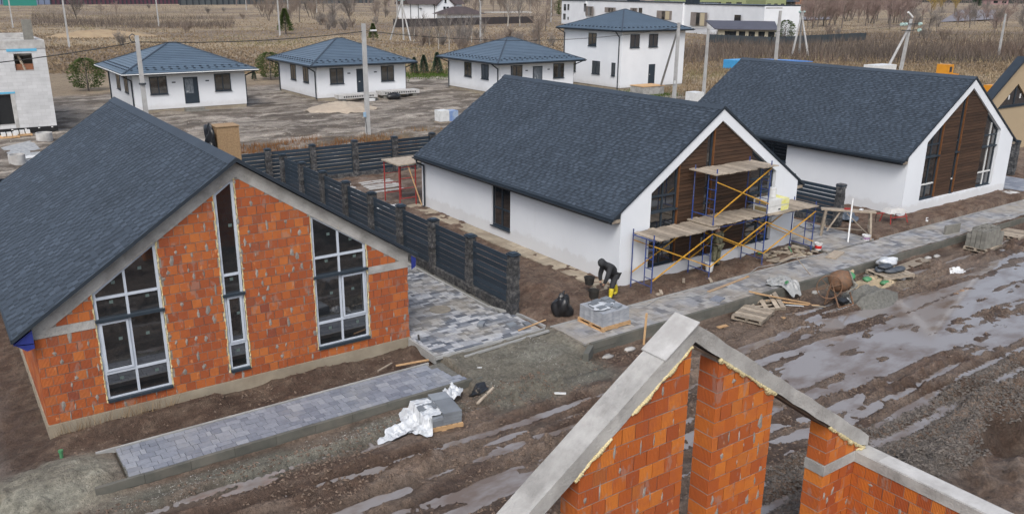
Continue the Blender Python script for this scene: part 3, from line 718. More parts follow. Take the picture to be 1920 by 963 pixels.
# ------------------------------------------------------------------ plastered gable houses
def white_house(X0, Y0, Z0, label, side_win, shown=True, barmat=None, vb=None, wall=None, limit=0):
    W, L = 9.9, 14.47; s = .667; wall = wall or M['white']
    t = thing('gable_house', label, 'house', (X0, Y0, Z0), 'houses with brown boarded gables')
    zr = Z0+6.13; xc = X0+W/2; gt = lambda u: Z0+6.03-s*abs(u-xc)
    R0, R1 = X0+1.43, X0+8.42; zb = Z0+.38; ra = lambda u: Z0+5.60-s*abs(u-xc)
    g = MB(); y0, y1 = Y0, Y0+.22
    # gable face with its big recess
    wall_xz(g, [[(X0, Z0-.5), (R0, Z0-.5), (R0, gt(R0)), (X0, gt(X0))], [(R1, Z0-.5), (X0+W, Z0-.5), (X0+W, gt(X0+W)), (R1, gt(R1))],
                [(R0, Z0-.5), (R1, Z0-.5), (R1, zb), (R0, zb)], [(R0, ra(R0)), (xc, ra(xc)), (xc, gt(xc)), (R0, gt(R0))], [(xc, ra(xc)), (R1, ra(R1)), (R1, gt(R1)), (xc, gt(xc))]], y0, y1)
    part('gable_wall', g, wall, t)
    
    b = MB(); lw = [(Y0+.222, side_win[0]), (side_win[1], Y0+L)] if side_win else [(Y0+.222, Y0+L)]
    for a, c in lw: b.box(X0+.001, a, Z0-.5, X0+.3, c, Z0+2.70)
    if side_win: b.box(X0+.001, side_win[0], Z0-.5, X0+.3, side_win[1], side_win[2]); b.box(X0+.001, side_win[0], side_win[3], X0+.3, side_win[1], Z0+2.70)
    b.box(X0+W-.3, Y0+.222, Z0-.5, X0+W-.001, Y0+L, Z0+2.70)
    b.prism([(X0+.3, Y0+L-.02, Z0-.5), (X0+W-.3, Y0+L-.02, Z0-.5), (X0+W-.3, Y0+L-.02, Z0+2.75), (xc, Y0+L-.02, Z0+5.9), (X0+.3, Y0+L-.02, Z0+2.75)], (0, -.25, 0))
    part('side_walls', b, wall, t)
    part('window_reveal', MB().box(R0+.003, Y0+.224, zb-.05, R1-.003, Y0+.235, zb), wall, t)
    # dark backing behind glass, windows, cladding
    ya = Y0+.15
    ww = dict(fmat=M['dark_pvc'], gmat=M['glass'], y=ya, fw=.075, bmat=barmat, sill=True)
    bz = Z0
    window(t, R0+.004, X0+2.86, zb, ra(R0+.004)-.01, ra(X0+2.86)-.01, [X0+2.15], [bz+3.05, bz+1.12], band=bz+2.47, bandmat=M['dark_pvc'], **ww)
    window(t, X0+4.30, X0+4.64, zb, ra(X0+4.30)-.01, ra(X0+4.64)-.01, [], [bz+1.12, bz+3.05], band=bz+2.47, **ww)
    window(t, X0+6.92, R1-.004, zb, ra(X0+6.92)-.01, ra(R1-.004)-.01, [X0+7.67], [bz+3.05, bz+1.12], band=bz+2.47, vbmat=vb, **ww)
    for a, c, tri in ((X0+2.86, X0+4.30, 0), (X0+4.64, X0+6.92, 1)):
        rr = random.Random(int(a)); z = zb; ln = [(R0, ra(R0), xc, ra(xc)), (xc, ra(xc), R1, ra(R1))]
        back = under([(a+.05,zb+.01),(c,zb+.01),(c,9),(a+.05,9)], ln); bk = MB(); wall_xz(bk, [back], Y0+.13, Y0+.2); cl = part('cladding', bk, M['cladding'], t)
        items = []
        while z < Z0+5.6:
            poly = under([(a+.05,z),(c-.002,z),(c-.002,z+.128),(a+.05,z+.128)], ln)
            if len(poly) >= 3 and area(poly) > .008:
                dy = rr.uniform(0,.006)
                items.append((None, (a, Y0+.085+dy, z), MB().prism([(x-a, 0, q-z) for x, q in poly], (0,.035,0))))
            z += .142
        emit(items, cl, 'board', M['cladding'], 'boards')
        part('cladding_trim', MB().prism([(x, Y0+.075, q) for x, q in under([(a,zb+.003),(a+.046,zb+.003),(a+.046,9),(a,9)], ln)], (0,.13,0)), M['cladding_edge'], cl)
    # roof
    ry0, ry1 = Y0-.015, Y0+L+.02; th = .16; rf = MB(); el, er = X0-.43, X0+W+.43
    for a in (el, er):
        ze = zr-s*abs(a-xc); rf.prism([(xc, ry0, zr), (a, ry0, ze), (a, ry0, ze-.10), (xc, ry0, zr-.10)], (0, ry1-ry0, 0))
    roof = part('roof', rf, M['dark_metal'], t)
    shingles(roof, xc, zr, -1, xc-el, s, ry0+.01, ry1-.01, M['roof'], limit, int(X0))
    shingles(roof, xc, zr, 1, er-xc, s, ry0+.01, ry1-.01, M['roof'], 0, int(X0)+1)
    rc = MB()
    for sg in (-1, 1): rc.prism([(xc, ry0-.01, zr+.035), (xc+sg*.2, ry0-.01, zr+.035-.2*s), (xc+sg*.2, ry0-.01, zr+.02-.2*s), (xc, ry0-.01, zr+.018)], (0, ry1-ry0+.02, 0))
    part('ridge_cap', rc, M['roof'], roof)
    vf = MB()
    for a in (el, er):
        ze = zr-s*abs(a-xc)
        vf.prism([(xc, ry0-.03, zr+.02), (a, ry0-.03, ze+.02), (a, ry0-.03, ze-.075), (xc, ry0-.03, zr-.075)], (0, .028, 0))
    part('verge_trim', vf, M['dark_metal'], roof)
    # eaves box, gutter and downpipe
    ze = zr-s*(xc-el)
    for sg, a in ((-1, el), (1, er)):
        ev = MB()
        x_in = X0-.002 if sg < 0 else X0+W+.002
        ev.prism([(a, Y0+.03, ze-.10), (x_in, Y0+.03, ze-.10+.42*s), (x_in, Y0+.03, ze-.20), (a, Y0+.03, ze-.20)], (0, L-.05, 0))
        part('eaves_box', ev, M['dark_metal'], roof)
    we = MB()
    for a, c in ((el+.03, X0-.02), (X0+W+.02, er-.03)): we.box(a, Y0+.018, ze-.18, c, Y0+.028, ze-.05)
    part('open_eaves_end', we, M['wood'], roof)
    for sg, a in ((-1, el), (1, er)):
        gu = MB(); cx = a+sg*.06; n = 7; prof = [(cx+.065*math.cos(math.pi+math.pi*i/(n-1)), ze-.06+.075*math.sin(math.pi+math.pi*i/(n-1))) for i in range(n)]
        for (x1, z1), (x2, z2) in zip(prof[:-1], prof[1:]): gu.quad((x1,Y0+.04,z1),(x2,Y0+.04,z2),(x2,Y0+L-.02,z2),(x1,Y0+L-.02,z1))
        for x1, z1 in (prof[0], prof[-1]): gu.tube((x1,Y0+.04,z1),(x1,Y0+L-.02,z1),.012,5)
        for e in (Y0+.04, Y0+L-.02): gu.prism([(x1, e, z1) for x1, z1 in prof], (0,.01,0))
        part('gutter', gu, M['dark_metal'], t)
    dp = MB(); yb = Y0+L-.35
    dp.path([(el-.06, yb, ze-.12), (el-.02, yb, ze-.30), (X0-.08, yb, ze-.48), (X0-.08, yb, Z0+.08), (X0-.18, yb, Z0+.0)], .045, 8); part('downpipe', dp, M['dark_metal'], t)
    if side_win:
        a, c, z0_, z1_ = side_win; w_ = MB(); x = X0+.07; fw = .08
        w_.box(x,a,z0_,x+.07,a+fw,z1_); w_.box(x,c-fw,z0_,x+.07,c,z1_); w_.box(x,a+fw,z0_,x+.07,c-fw,z0_+fw); w_.box(x,a+fw,z1_-fw,x+.07,c-fw,z1_)
        m = (a+c)/2; w_.box(x+.002,m-.04,z0_+fw,x+.068,m+.04,z1_-fw); zz = z0_+.82; w_.box(x-.002,a+fw,zz-.035,x+.06,m-.04,zz+.035); w_.box(x-.002,m+.04,zz-.035,x+.06,c-fw,zz+.035)
        wn = part('side_window', w_, M['dark_pvc'], t)
        for p, q in ((a+fw, m-.04), (m+.04, c-fw)):
            for e, g_ in ((z0_+fw, zz-.035), (zz+.035, z1_-fw)): part('pane', MB().box(x+.03,p,e,x+.04,q,g_), M['glass'], wn)
        part('sill', MB().box(X0-.08, a-.03, z0_-.03, x+.03, c+.03, z0_+.005), M['dark_pvc'], wn)
    return t
white_house(19.70, 21.24, 0.0, 'white plastered house with brown boarded gable behind the blue scaffolding', (28.10, 29.52, .42, 2.32))
white_house(37.50, 21.0, .25, 'white plastered house with brown boarded gable beside the wheelbarrow, no scaffolding', (27.80, 29.65, 1.55, 2.62), barmat=M['plastic_white'], vb=M['plastic_white'])
# ------------------------------------------------------------------ beige house at the right edge
def beige_house():
    X0, Y0, Z0, W, L, s = 55.35, 27.0, .3, 9.9, 13, .667
    t = thing('beige_house', 'beige rendered gable house with triangular attic window at the right edge', 'house', (X0, Y0, Z0))
    bm = pm('beige_render', (.40,.315,.205), (.36,.285,.185), .5, .9, 40, .1); xc = X0+W/2; zt = Z0+5.95
    wl, wr, zb, wt = 58.1, 62.5, 3.15, 4.60
    top = lambda u: zt-s*abs(u-xc)
    wtf = lambda u: wt+.06-abs(u-xc)*(wt-zb)/(xc-wl)
    m = MB(); wall_xz(m, [[(X0,Z0-.4),(wl,Z0-.4),(wl,top(wl)),(X0,top(X0))], [(wr,Z0-.4),(X0+W,Z0-.4),(X0+W,top(X0+W)),(wr,top(wr))], [(wl,Z0-.4),(wr,Z0-.4),(wr,zb),(wl,zb)],
        [(wl,zb),(xc,wt),(xc,top(xc)),(wl,top(wl))], [(xc,wt),(wr,zb),(wr,top(wr)),(xc,top(xc))]], Y0, Y0+.2)
    m.box(X0,Y0+.201,Z0-.4,X0+.2,Y0+L,Z0+2.6); m.box(X0+W-.2,Y0+.201,Z0-.4,X0+W,Y0+L,Z0+2.6); part('wall', m, bm, t)
    for a, c, z1, z2 in ((wl, xc, zb, wt), (xc, wr, wt, zb)):
        f = MB(); y = Y0+.06
        f.box(a+.03 if a == wl else xc, y, zb, c-.03, y+.07, zb+.08)
        f.box(xc-.06 if a == wl else xc+.001, y, zb+.08, xc-.001 if a == wl else xc+.06, y+.07, wt-.05)
        w_ = part('attic_window', f, M['dark_pvc'], t)
        part('pane', MB().prism([(a,y+.04,z1),(c,y+.04,z2),(c if z2 < z1 else c,y+.04,zb if z2 > z1 else z2+.001),(a,y+.04,zb+.0005)], (0,.01,0)), M['glass'], w_)
        cx = (a*.35+c*.65) if a == wl else (a*.65+c*.35)
        part('sticker', MB().box(cx-.09, y+.03, zb+.45, cx+.09, y+.036, zb+.75), M['plastic_white'], w_)
    part('sill', MB().box(wl-.05, Y0-.06, zb-.06, wr+.05, Y0+.1, zb), M['dark_pvc'], t)
    rf = MB(); zr = zt+.14
    for a in (X0-.45, X0+W+.45): ze = zr-s*abs(a-xc); rf.prism([(xc,Y0-.25,zr),(a,Y0-.25,ze),(a,Y0-.25,ze-.16),(xc,Y0-.25,zr-.16)], (0,.62,0))
    part('roof', rf, M['dark_metal'], t)
    part('flat_roof', MB().box(X0+.01,Y0+.202,Z0+2.601,X0+W-.01,Y0+L,Z0+2.7), M['dark_metal'], t)
beige_house()

# ------------------------------------------------------------------ unfinished gable in the foreground
def unfinished():
    X0, Y0, Z0, W = 3.53, 7.487, -.33, 9.9; s = .679; xc = X0+W/2; T = .38
    t = thing('unfinished_house', 'roofless orange clay block gable with bare concrete beam in the foreground', 'house', (X0, Y0, Z0-.2))
    ctop = lambda u: Z0+6.005-s*abs(u-xc); cbot = lambda u: Z0+5.72-s*abs(u-xc)
    core = MB(); items = []; sj = []; rr = random.Random(12)
    piers = [(X0, 4.88), (6.41, 8.43), (9.05, 10.45), (12.12, X0+W)]
    lines = [(X0, cbot(X0)-.01, xc, cbot(xc)-.01), (xc, cbot(xc)-.01, X0+W, cbot(X0+W)-.01)]
    for k, (a, b) in enumerate(piers):
        belt = k in (0, 3)
        cp = under([(a+.012,Z0),(b-.012,Z0),(b-.012,9),(a+.012,9)], [(l[0], l[1]-.02, l[2], l[3]-.02) for l in lines]); wall_xz(core, [cp], Y0+.012, Y0+T-.012)
        zs = [(Z0+.25*i, Z0+.25*i+.24) for i in range(9)]
        z = Z0+2.25+(.21 if belt else 0)
        while z < 5.6: zs.append((z, z+.24)); z += .25
        for r, (z0, z1) in enumerate(zs):
            us = [a]; u = a+(.125 if r % 2 else .25)
            while u < b-.06: us.append(u); u += .25
            us.append(b)
            for p, q in zip(us[:-1], us[1:]):
                p_, q_ = p+.006, q-.006
                if rr.random() < .20 and p > a+.05: sj.append((p, (z0+z1)/2))
                poly = under([(p_,z0+.007),(q_,z0+.007),(q_,z1-.004),(p_,z1-.004)], lines)
                if len(poly) < 3 or area(poly) < .004: continue
                dx = rr.uniform(-.004,.004); loc = (p_, Y0+dx, z0+.007)
                if abs(area(poly)-.238*.229) < 1e-4 and len(poly) == 4: items.append(('thick', loc, MB().box(0,0,0,.238,T,.229)))
                else: items.append((None, loc, MB().prism([(x-p_,0,z-z0-.007) for x, z in poly], (0,T,0))))
    # side wall running back towards the camera
    sk = []; xi = X0+W-T; core.box(xi+.012, .6, Z0, X0+W-.012, Y0-.002, Z0+2.24)
    for r in range(9):
        z0 = Z0+.25*r+.004; y = Y0-.004-(.125 if r % 2 else 0)
        while y > .8:
            items.append(('side', (xi+rr.uniform(-.004,.004), y-.244, z0), MB().box(0,0,0,T,.238,.229)))
            if rr.random() < .15: sk.append((y-.25, z0+.12))
            y -= .25
        if r % 2: items.append((None, (xi, Y0-.125, z0), MB().box(0,0,0,T,.118,.236)))
    part('mortar_bed', core, M['mortar'], t)
    emit(items, t, 'brick', M['brick'], 'brick_courses'); smears([j for j in sj if j[1] < cbot(j[0])-.1], Y0-.006, 5, t); smears(sk, xi-.006, 6, t, 'x')
    rb = MB(); rb.box(xi-.015, .6, Z0+2.25, X0+W+.015, Y0-.016, Z0+2.45); part('ring_beam', MB().box(12.105, Y0-.015, Z0+2.25, X0+W+.015, Y0+T+.015, Z0+2.449), M['concrete'], t)
    part('ring_beam', MB().box(X0-.015, Y0-.015, Z0+2.25, 4.895, Y0+T+.015, Z0+2.45), M['concrete'], t)
    ring = part('ring_beam', rb, M['concrete'], t)
    tp = MB(); tp.box(xi+.02, .6, Z0+2.451, X0+W-.01, Y0-.45, Z0+2.458); part('cement_skim', tp, M['concrete_pale'], ring)
    # sloping beam, a little uneven, in cast lengths
    gb = MB()
    for a, b, zx in ((X0, xc, 0), (xc, X0+W, 0)):
        n = 14
        for i in range(n):
            u0, u1 = a+(b-a)*i/n, a+(b-a)*(i+1)/n
            j = lambda u: .012*math.sin(u*7.3)+.008*math.sin(u*17)
            lo = lambda u: max(cbot(u)+.01*math.sin(u*9), Z0+2.452)
            hi = lambda u: max(ctop(u)+j(u), Z0+2.47)
            gb.prism([(u0,Y0-.02+j(u0+3),lo(u0)),(u1,Y0-.02+j(u1+3),lo(u1)),(u1,Y0-.02+j(u1+3),hi(u1)),(u0,Y0-.02+j(u0+3),hi(u0))], (0,T+.04,0))
    # front-face y must agree across the seam
    part('gable_beam', gb, M['concrete'], t)
    cap = MB()
    for a, b in ((xc-.62, xc),): cap.prism([(a,Y0-.045,ctop(a)+.012),(b+.02,Y0-.045,ctop(b)+.014),(b+.02,Y0-.045,ctop(b)+.032),(a,Y0-.045,ctop(a)+.03)], (0,T+.10,0))
    part('apex_patch', cap, M['concrete_pale'], t)
    for a, b in ((8.43, 9.05), (10.45, 12.12)): part('formwork_board', MB().prism([(a+.003,Y0+.03,cbot(a)-.05),(b-.003,Y0+.03,cbot(b)-.05),(b-.003,Y0+.03,cbot(b)-.006),(a+.003,Y0+.03,cbot(a)-.006)], (0,T-.06,0)), pm('dark_board', (.10,.065,.045), (.05,.035,.025), 6, .8, 30, .4), t)
    fo = MB(); r2 = random.Random(4); u = 6.35; pr = None
    while u < X0+W-.1:
        a_ = float(vn(u*2.3, 3.0, 5)); b_ = float(vn(u*9, 7.0, 2))
        if (8.46 < u < 9.03 or 10.5 < u < 12.1) or a_ < .22: pr = None
        else:
            q = Vector((u, Y0-.010, cbot(u)-.004-.085*a_*b_+.010*r2.random())); rr_ = .012+.060*a_*b_*b_+.014*r2.random()
            if pr is not None: fo.tube(pr[0], q, pr[1], 8, rr_, True)
            if b_ > .5 and a_ > .4: fo.blob(tuple(q+Vector((0,0,-.02))), (.05*b_, .025, .045*b_), r2.randrange(999), .45, 10)
            pr = (q, rr_)
        u += .032
    for q in range(12): fo.blob((13.2+r2.uniform(-.12,.12), Y0+r2.uniform(-.02,.05), Z0+2.465), (.06,.045,.02), q, .4, 10)
    part('foam_seal', fo, M['foam'], t, True, 'stuff')
unfinished()

# ------------------------------------------------------------------ hipped bungalows behind
TILE = pm('blue_grey_metal_tile', (.088,.128,.172), (.072,.106,.145), .7, .38, 8, .1, spec=.6, var=.08)
SEAM = pm('roof_seam_metal', (.035,.05,.07), (.045,.06,.08), 2, .5)
def hip_roof(t, x0, y0, x1, y1, ze, zp, rl=.4, gmat=None, guards=True, steps_=17, one_row=False):
    cx, cy = (x0+x1)/2, (y0+y1)/2
    A = [(x0,y0),(x1,y0),(x1,y1),(x0,y1)]; P = [(cx-rl/2,cy),(cx+rl/2,cy)]
    slopes = [((x0,y0),(x1,y0),P[1],P[0]), ((x1,y0),(x1,y1),P[1],P[1]), ((x1,y1),(x0,y1),P[0],P[1]), ((x0,y1),(x0,y0),P[0],P[0])]
    m = MB(); G_ = MB()
    for a, b, c, d in slopes:
        a3, b3, c3, d3 = Vector((*a,ze)), Vector((*b,ze)), Vector((*c,zp)), Vector((*d,zp)); nrm = (b3-a3).cross(d3-a3).normalized()
        for i in range(steps_):
            f0, f1 = i/steps_, (i+1)/steps_
            l0, r0, l1, r1 = a3.lerp(d3,f0), b3.lerp(c3,f0), a3.lerp(d3,f1), b3.lerp(c3,f1)
            m.quad(l0+nrm*.035, r0+nrm*.035, r1+nrm*.004, l1+nrm*.004); m.quad(l0-nrm*.0, r0-nrm*.0, r0+nrm*.035, l0+nrm*.035)
        # corrugation ribs
        ln = (b3-a3).length; n = int(ln/.36); ad = (b3-a3).normalized()
        apex = d3.lerp(c3,.5)
        if guards:
            for row, f in enumerate((.10,.16) if not one_row else (.11,)):
                k = int(ln*(1-f)/.62)
                for j in range(k):
                    p = a3.lerp(d3,f).lerp(b3.lerp(c3,f), (j+.5+.5*(row % 2)*.9)/k); up_ = (apex-a3.lerp(b3,.5)).normalized()
                    if (p-a3.lerp(d3,f)).length < .25 or (p-b3.lerp(c3,f)).length < .25: continue
                    G_.obox(p+nrm*.05, ad*.10, up_*(.045 if not one_row else .07), nrm*.05)
    r = part('roof', m, TILE, t)
    if guards: part('snow_guards', G_, SEAM, r, kind='stuff')
    h = MB()
    for (a, p) in ((A[0],P[0]),(A[1],P[1]),(A[2],P[1]),(A[3],P[0])): h.bar((*a,ze+.03),(*p,zp+.03),.16,.06)
    h.bar((*P[0],zp+.03),(*P[1],zp+.03),.16,.08); part('hip_cap', h, SEAM, r)
    f = MB(); t_ = .2
    f.box(x0-.01,y0-.03,ze-.17,x1+.01,y0,ze); f.box(x0-.01,y1,ze-.17,x1+.01,y1+.03,ze); f.box(x0-.03,y0,ze-.17,x0,y1,ze); f.box(x1,y0,ze-.17,x1+.03,y1,ze)
    f.box(x0,y0,ze-.16,x1,y1,ze-.13); part('eaves', f, M['dark_metal'], r)
    g = MB(); rr = .05
    g.tube((x0-.1,y0-.08,ze-.06),(x1+.1,y0-.08,ze-.06),rr,6); g.tube((x0-.08,y0-.1,ze-.06),(x0-.08,y1+.1,ze-.06),rr,6); part('gutter', g, gmat or M['dark_metal'], r)
    return r
def flat_window(t, ax, c0, c1, z0, z1, face, mat=None, two=True, gm=None):
    """window in a far wall; ax 'y' = wall facing -y (c = x range), 'x' = wall facing -x (c = y range)"""
    B = (lambda a,b,c,d,e,f: MB().box(a,b,c,d,e,f)) if ax == 'y' else (lambda a,b,c,d,e,f: MB().box(b,a,c,e,d,f))
    f = MB()
    def add(a,b,c,d,e,g):
        if ax == 'y': f.box(a,b,c,d,e,g)
        else: f.box(b,a,c,e,d,g)
    y = face-.052; k = .07
    add(c0,y,z0,c0+k,y+.05,z1); add(c1-k,y,z0,c1,y+.05,z1); add(c0+k,y,z0,c1-k,y+.05,z0+k); add(c0+k,y,z1-k,c1-k,y+.05,z1); add(c0-.05,y-.06,z0-.05,c1+.05,y+.03,z0)
    if two: m = (c0+c1)/2; add(m-.04,y+.001,z0+k,m+.04,y+.045,z1-k)
    w_ = part('window', f, mat or M['dark_pvc'], t)
    cells = [(c0+k,(c0+c1)/2-.04),((c0+c1)/2+.04,c1-k)] if two else [(c0+k,c1-k)]
    for a, b in cells: part('pane', B(a,y+.02,z0+k,b,y+.028,z1-k), gm or M['glass_far'], w_)
def bungalow(X0, Y0, label, door_film=False, gmat=None, zg=0.0, dstyle=0):
    W, D = 9.52, 10.27; t = thing('hip_roof_bungalow', label, 'house', (X0, Y0, 0), 'white bungalows with blue grey hip roofs')
    b = MB(); b.box(X0,Y0,.28+zg,X0+W,Y0+D,3.30); w_ = part('wall', b, M['white_far'], t)
    part('plinth', MB().box(X0+.04,Y0+.04,-.3,X0+W-.04,Y0+D-.04,.28+zg), M['found'], t)
    hip_roof(t, X0-.9, Y0-.9, X0+W+.9, Y0+D+.9, 3.42, 5.55, .7, gmat)
    for a, c in ((1.30,2.73),(6.77,8.20)): flat_window(t, 'y', X0+a, X0+c, 1.55, 3.05, Y0)
    for a, c in ((2.1,3.45),(5.4,6.8)): flat_window(t, 'x', Y0+a, Y0+c, 1.55, 3.05, X0)
    d = MB(); d.box(X0+4.18,Y0-.03,.62,X0+5.25,Y0+.02,2.80); dr = part('door', d, M['dark_pvc'] if not dstyle else pm('grey_door', (.12,.14,.16), (.10,.12,.14), 2, .4), t)
    part('door_frame', MB().box(X0+4.10,Y0-.02,.62,X0+4.175,Y0+.01,2.86).box(X0+5.255,Y0-.02,.62,X0+5.33,Y0+.01,2.86).box(X0+4.10,Y0-.02,2.805,X0+5.33,Y0+.008,2.88), M['dark_metal'], dr)
    part('handle', MB().box(X0+4.30,Y0-.08,1.65,X0+4.45,Y0-.03,1.69), M['plastic_white'], dr)
    if door_film: part('door_film', MB().box(X0+4.22,Y0-.045,1.5,X0+4.9,Y0-.035,2.75), pm('creased_film', (.25,.28,.31), (.07,.085,.10), 3, .2, 4, 1, sc=(3,1,.8)), dr)
    st = MB(); st.box(X0+3.95,Y0-.9,-.1,X0+5.5,Y0+.03,.30); st.box(X0+3.8,Y0-1.4,-.2,X0+5.7,Y0-.9,.12); part('step', st, M['block'], t)
    for a in (0, 1):
        p = MB(); x = X0-.07; y = Y0+D-.25 if a else Y0+.35
        p.path([(X0-.97,Y0+D+.5 if a else Y0+.2,3.30),(x,y,2.75),(x,y,.15)], .06, 6) if a == 0 else p.path([(X0-.97,Y0+D+.3,3.30),(x,y,2.85),(x,y,.15)], .06, 6)
        part('downpipe', p, M['dark_metal'], t)
    p = MB(); p.path([(X0+W+.95,Y0-.6,3.30),(X0+W+.08,Y0+.15,2.8),(X0+W+.08,Y0+.15,.15)], .06, 6); part('downpipe', p, M['dark_metal'], t)
    v = MB()
    for a in (3.15,6.0): v.box(X0+a,Y0-.03,2.45,X0+a+.30,Y0+.01,2.55)
    part('vent', v, M['dark_metal'], t)
    return t
bungalow(15.06, 77.17, 'white bungalow with film covered door, behind the leaning concrete pole at left', True, M['plastic_white'])
bungalow(31.61, 77.49, 'middle white bungalow with long concrete slabs lying before its door', False)
bungalow(48.64, 71.32, 'white bungalow half hidden behind the dark ridge, left of the two storey house', True, None, 0, 1)
def two_storey():
    X0, Y0, W, D = 62.63, 68.76, 9.57, 9.96
    t = thing('two_storey_house', 'white two storey house with blue grey hip roof behind the braced pole', 'house', (X0, Y0, 0))
    part('wall', MB().box(X0,Y0,.35,X0+W,Y0+D,6.35), M['white_far'], t); part('plinth', MB().box(X0+.04,Y0+.04,-.3,X0+W-.04,Y0+D-.04,.35), M['found'], t)
    hip_roof(t, X0-.65, Y0-.65, X0+W+.65, Y0+D+.65, 6.42, 8.45, .3, None, True, 22, True)
    for a, c in ((1.2,2.55),(3.95,5.30)): flat_window(t, 'y', X0+a, X0+c, 4.57, 5.96, Y0)
    flat_window(t, 'x', Y0+4.15, Y0+5.5, 4.55, 5.96, X0)
    for a, c, tw in ((3.4,4.7,True),(.85,1.45,False),(7.6,8.9,True)): flat_window(t, 'x', Y0+a, Y0+c, 1.56, 2.97, X0, None, tw)
    d = part('door', MB().box(X0+4.15,Y0-.03,.62,X0+5.12,Y0+.02,2.72), M['dark_pvc'], t); part('handle', MB().box(X0+4.25,Y0-.07,1.6,X0+4.37,Y0-.03,1.65), M['plastic_white'], d)
    part('step', MB().box(X0+4.0,Y0-.8,-.1,X0+5.4,Y0-.03,.45), M['block'], t)
    for pts in ([(X0-.72,Y0+.3,6.3),(X0-.07,Y0+.35,5.7),(X0-.07,Y0+.35,.2)], [(X0-.72,Y0+D+.3,6.3),(X0-.07,Y0+D-.2,5.8),(X0-.07,Y0+D-.2,.2)]): part('downpipe', MB().path(pts, .06, 6), M['dark_metal'], t)
two_storey()
def aac_house():
    X1, Y0, H = 8.11, 70.3, 6.65; X0 = -5.0; D = 12.4
    t = thing('block_house', 'unplastered pale aerated block house shell with black base at the left edge', 'house', (X1, Y0, 0))
    am = pm('aerated_block', (.56,.57,.58), (.47,.48,.49), 1.0, .9, 20, .15, var=.07); mm = pm('thin_joint', (.36,.36,.36), (.30,.30,.30), 3, .9)
    ops = [(4.45,5.45,.78,2.90),(6.05,7.2,4.55,5.70)]
    core = MB()
    core.box(X0,Y0+.01,.47,4.45,Y0+.35,H-.6); core.box(5.45,Y0+.01,.47,6.05,Y0+.35,H-.6); core.box(7.2,Y0+.01,.47,X1-.005,Y0+.35,H-.6)
    core.box(4.45,Y0+.01,.47,5.45,Y0+.35,.78); core.box(4.45,Y0+.01,2.90,5.45,Y0+.35,H-.6); core.box(6.05,Y0+.01,.47,7.2,Y0+.35,4.55); core.box(6.05,Y0+.01,5.70,7.2,Y0+.35,H-.6)
    core.box(X1-.36,Y0+.352,.47,X1-.006,Y0+D,H-.6); core.box(X0,Y0+D-.35,.47,X1-.37,Y0+D,H-.6); part('joint_bed', core, mm, t)
    items = []
    for r in range(22):
        z = .47+r*.25
        if z+.25 > H-.55: break
        x = X1-(.3 if r % 2 else .6)
        xs_ = [X1]; 
        while x > X0: xs_.append(x); x -= .6
        xs_.append(X0)
        for b, a in zip(xs_[:-1], xs_[1:]):
            segs = [(a, b)]
            for o in ops:
                if z+.2 > o[2] and z+.05 < o[3]:
                    ns = []
                    for p, q in segs:
                        if q <= o[0] or p >= o[1]: ns.append((p, q)); continue
                        if p < o[0]: ns.append((p, o[0]))
                        if q > o[1]: ns.append((o[1], q))
                    segs = ns
            for p, q in segs:
                if q-p > .06: items.append((('aac', round(q-p,3)), (p, Y0, z), MB().box(.004,0,.004,q-p-.004,.05,.246)))
        y = Y0+.06
        for j in range(20): items.append((('aacs',), (X1-.05, y+j*.6, z), MB().box(0,.004,.004,.05,.596,.246)))
    emit(items, t, 'block', am, 'block_courses')
    rb = MB(); rb.box(X0,Y0-.01,H-.6,X1+.01,Y0+.36,H-.02); rb.box(X1-.36,Y0+.362,H-.6,X1+.01,Y0+D,H-.02); rb.box(X0,Y0+D-.36,H-.6,X1-.362,Y0+D,H-.02)
    for i in range(3): rb.box(X0,Y0+2.6+i*3.1,H-.9,X1-.37,Y0+2.85+i*3.1,H-.25)
    part('ring_beam', rb, M['concrete_pale'], t)
    part('ceiling_slab', MB().box(X0,Y0+.37,H-1.1,X1-.37,Y0+D-.37,H-.95), M['concrete'], t)
    part('chimney_stub', MB().box(7.0,Y0+1.0,H-.9,7.6,Y0+1.5,H+1.35), M['block'], t); part('chimney_stub', MB().box(4.6,Y0+9.0,H-.6,5.8,Y0+9.6,H+.5), M['concrete_pale'], t)
    bf = part('base_membrane', MB().box(X0,Y0-.03,-.2,X1+.03,Y0+.3,.468), M['black_plastic'], t)
    part('base_membrane', MB().box(X1-.3,Y0+.302,-.2,X1+.03,Y0+D,.468), M['black_plastic'], t)
    st = MB()
    for i in range(14): st.box(X1-.4-i*.86,Y0-.05,.36,X1-.28-i*.86,Y0-.031,.44)
    part('fixing_washers', st, M['plastic_white'], t, kind='stuff')
    lm = pm('light_blue_insulation', (.12,.42,.62), (.10,.36,.55), 2, .8)
    part('lintel_strip', MB().box(5.65,Y0-.03,5.86,7.55,Y0-.012,6.05), lm, t); part('lintel_strip', MB().box(3.8,Y0-.03,2.95,5.75,Y0-.003,3.08), lm, t)
    part('door_surround', MB().box(5.47,Y0-.02,.5,5.70,Y0-.003,2.93), M['concrete_pale'], t)
    part('door_film', MB().box(4.40,Y0+.2,.78,5.46,Y0+.22,2.93), M['black_plastic'], t)
    part('window_prop', MB().bar((6.3,Y0+.4,5.75),(6.65,Y0+.1,4.55),.12), M['wood'], t); part('window_boards', MB().box(6.06,Y0+.15,4.56,7.19,Y0+.2,4.98), pm('brown_boards', (.25,.10,.05), (.16,.07,.04), 5, .8), t)
aac_house()
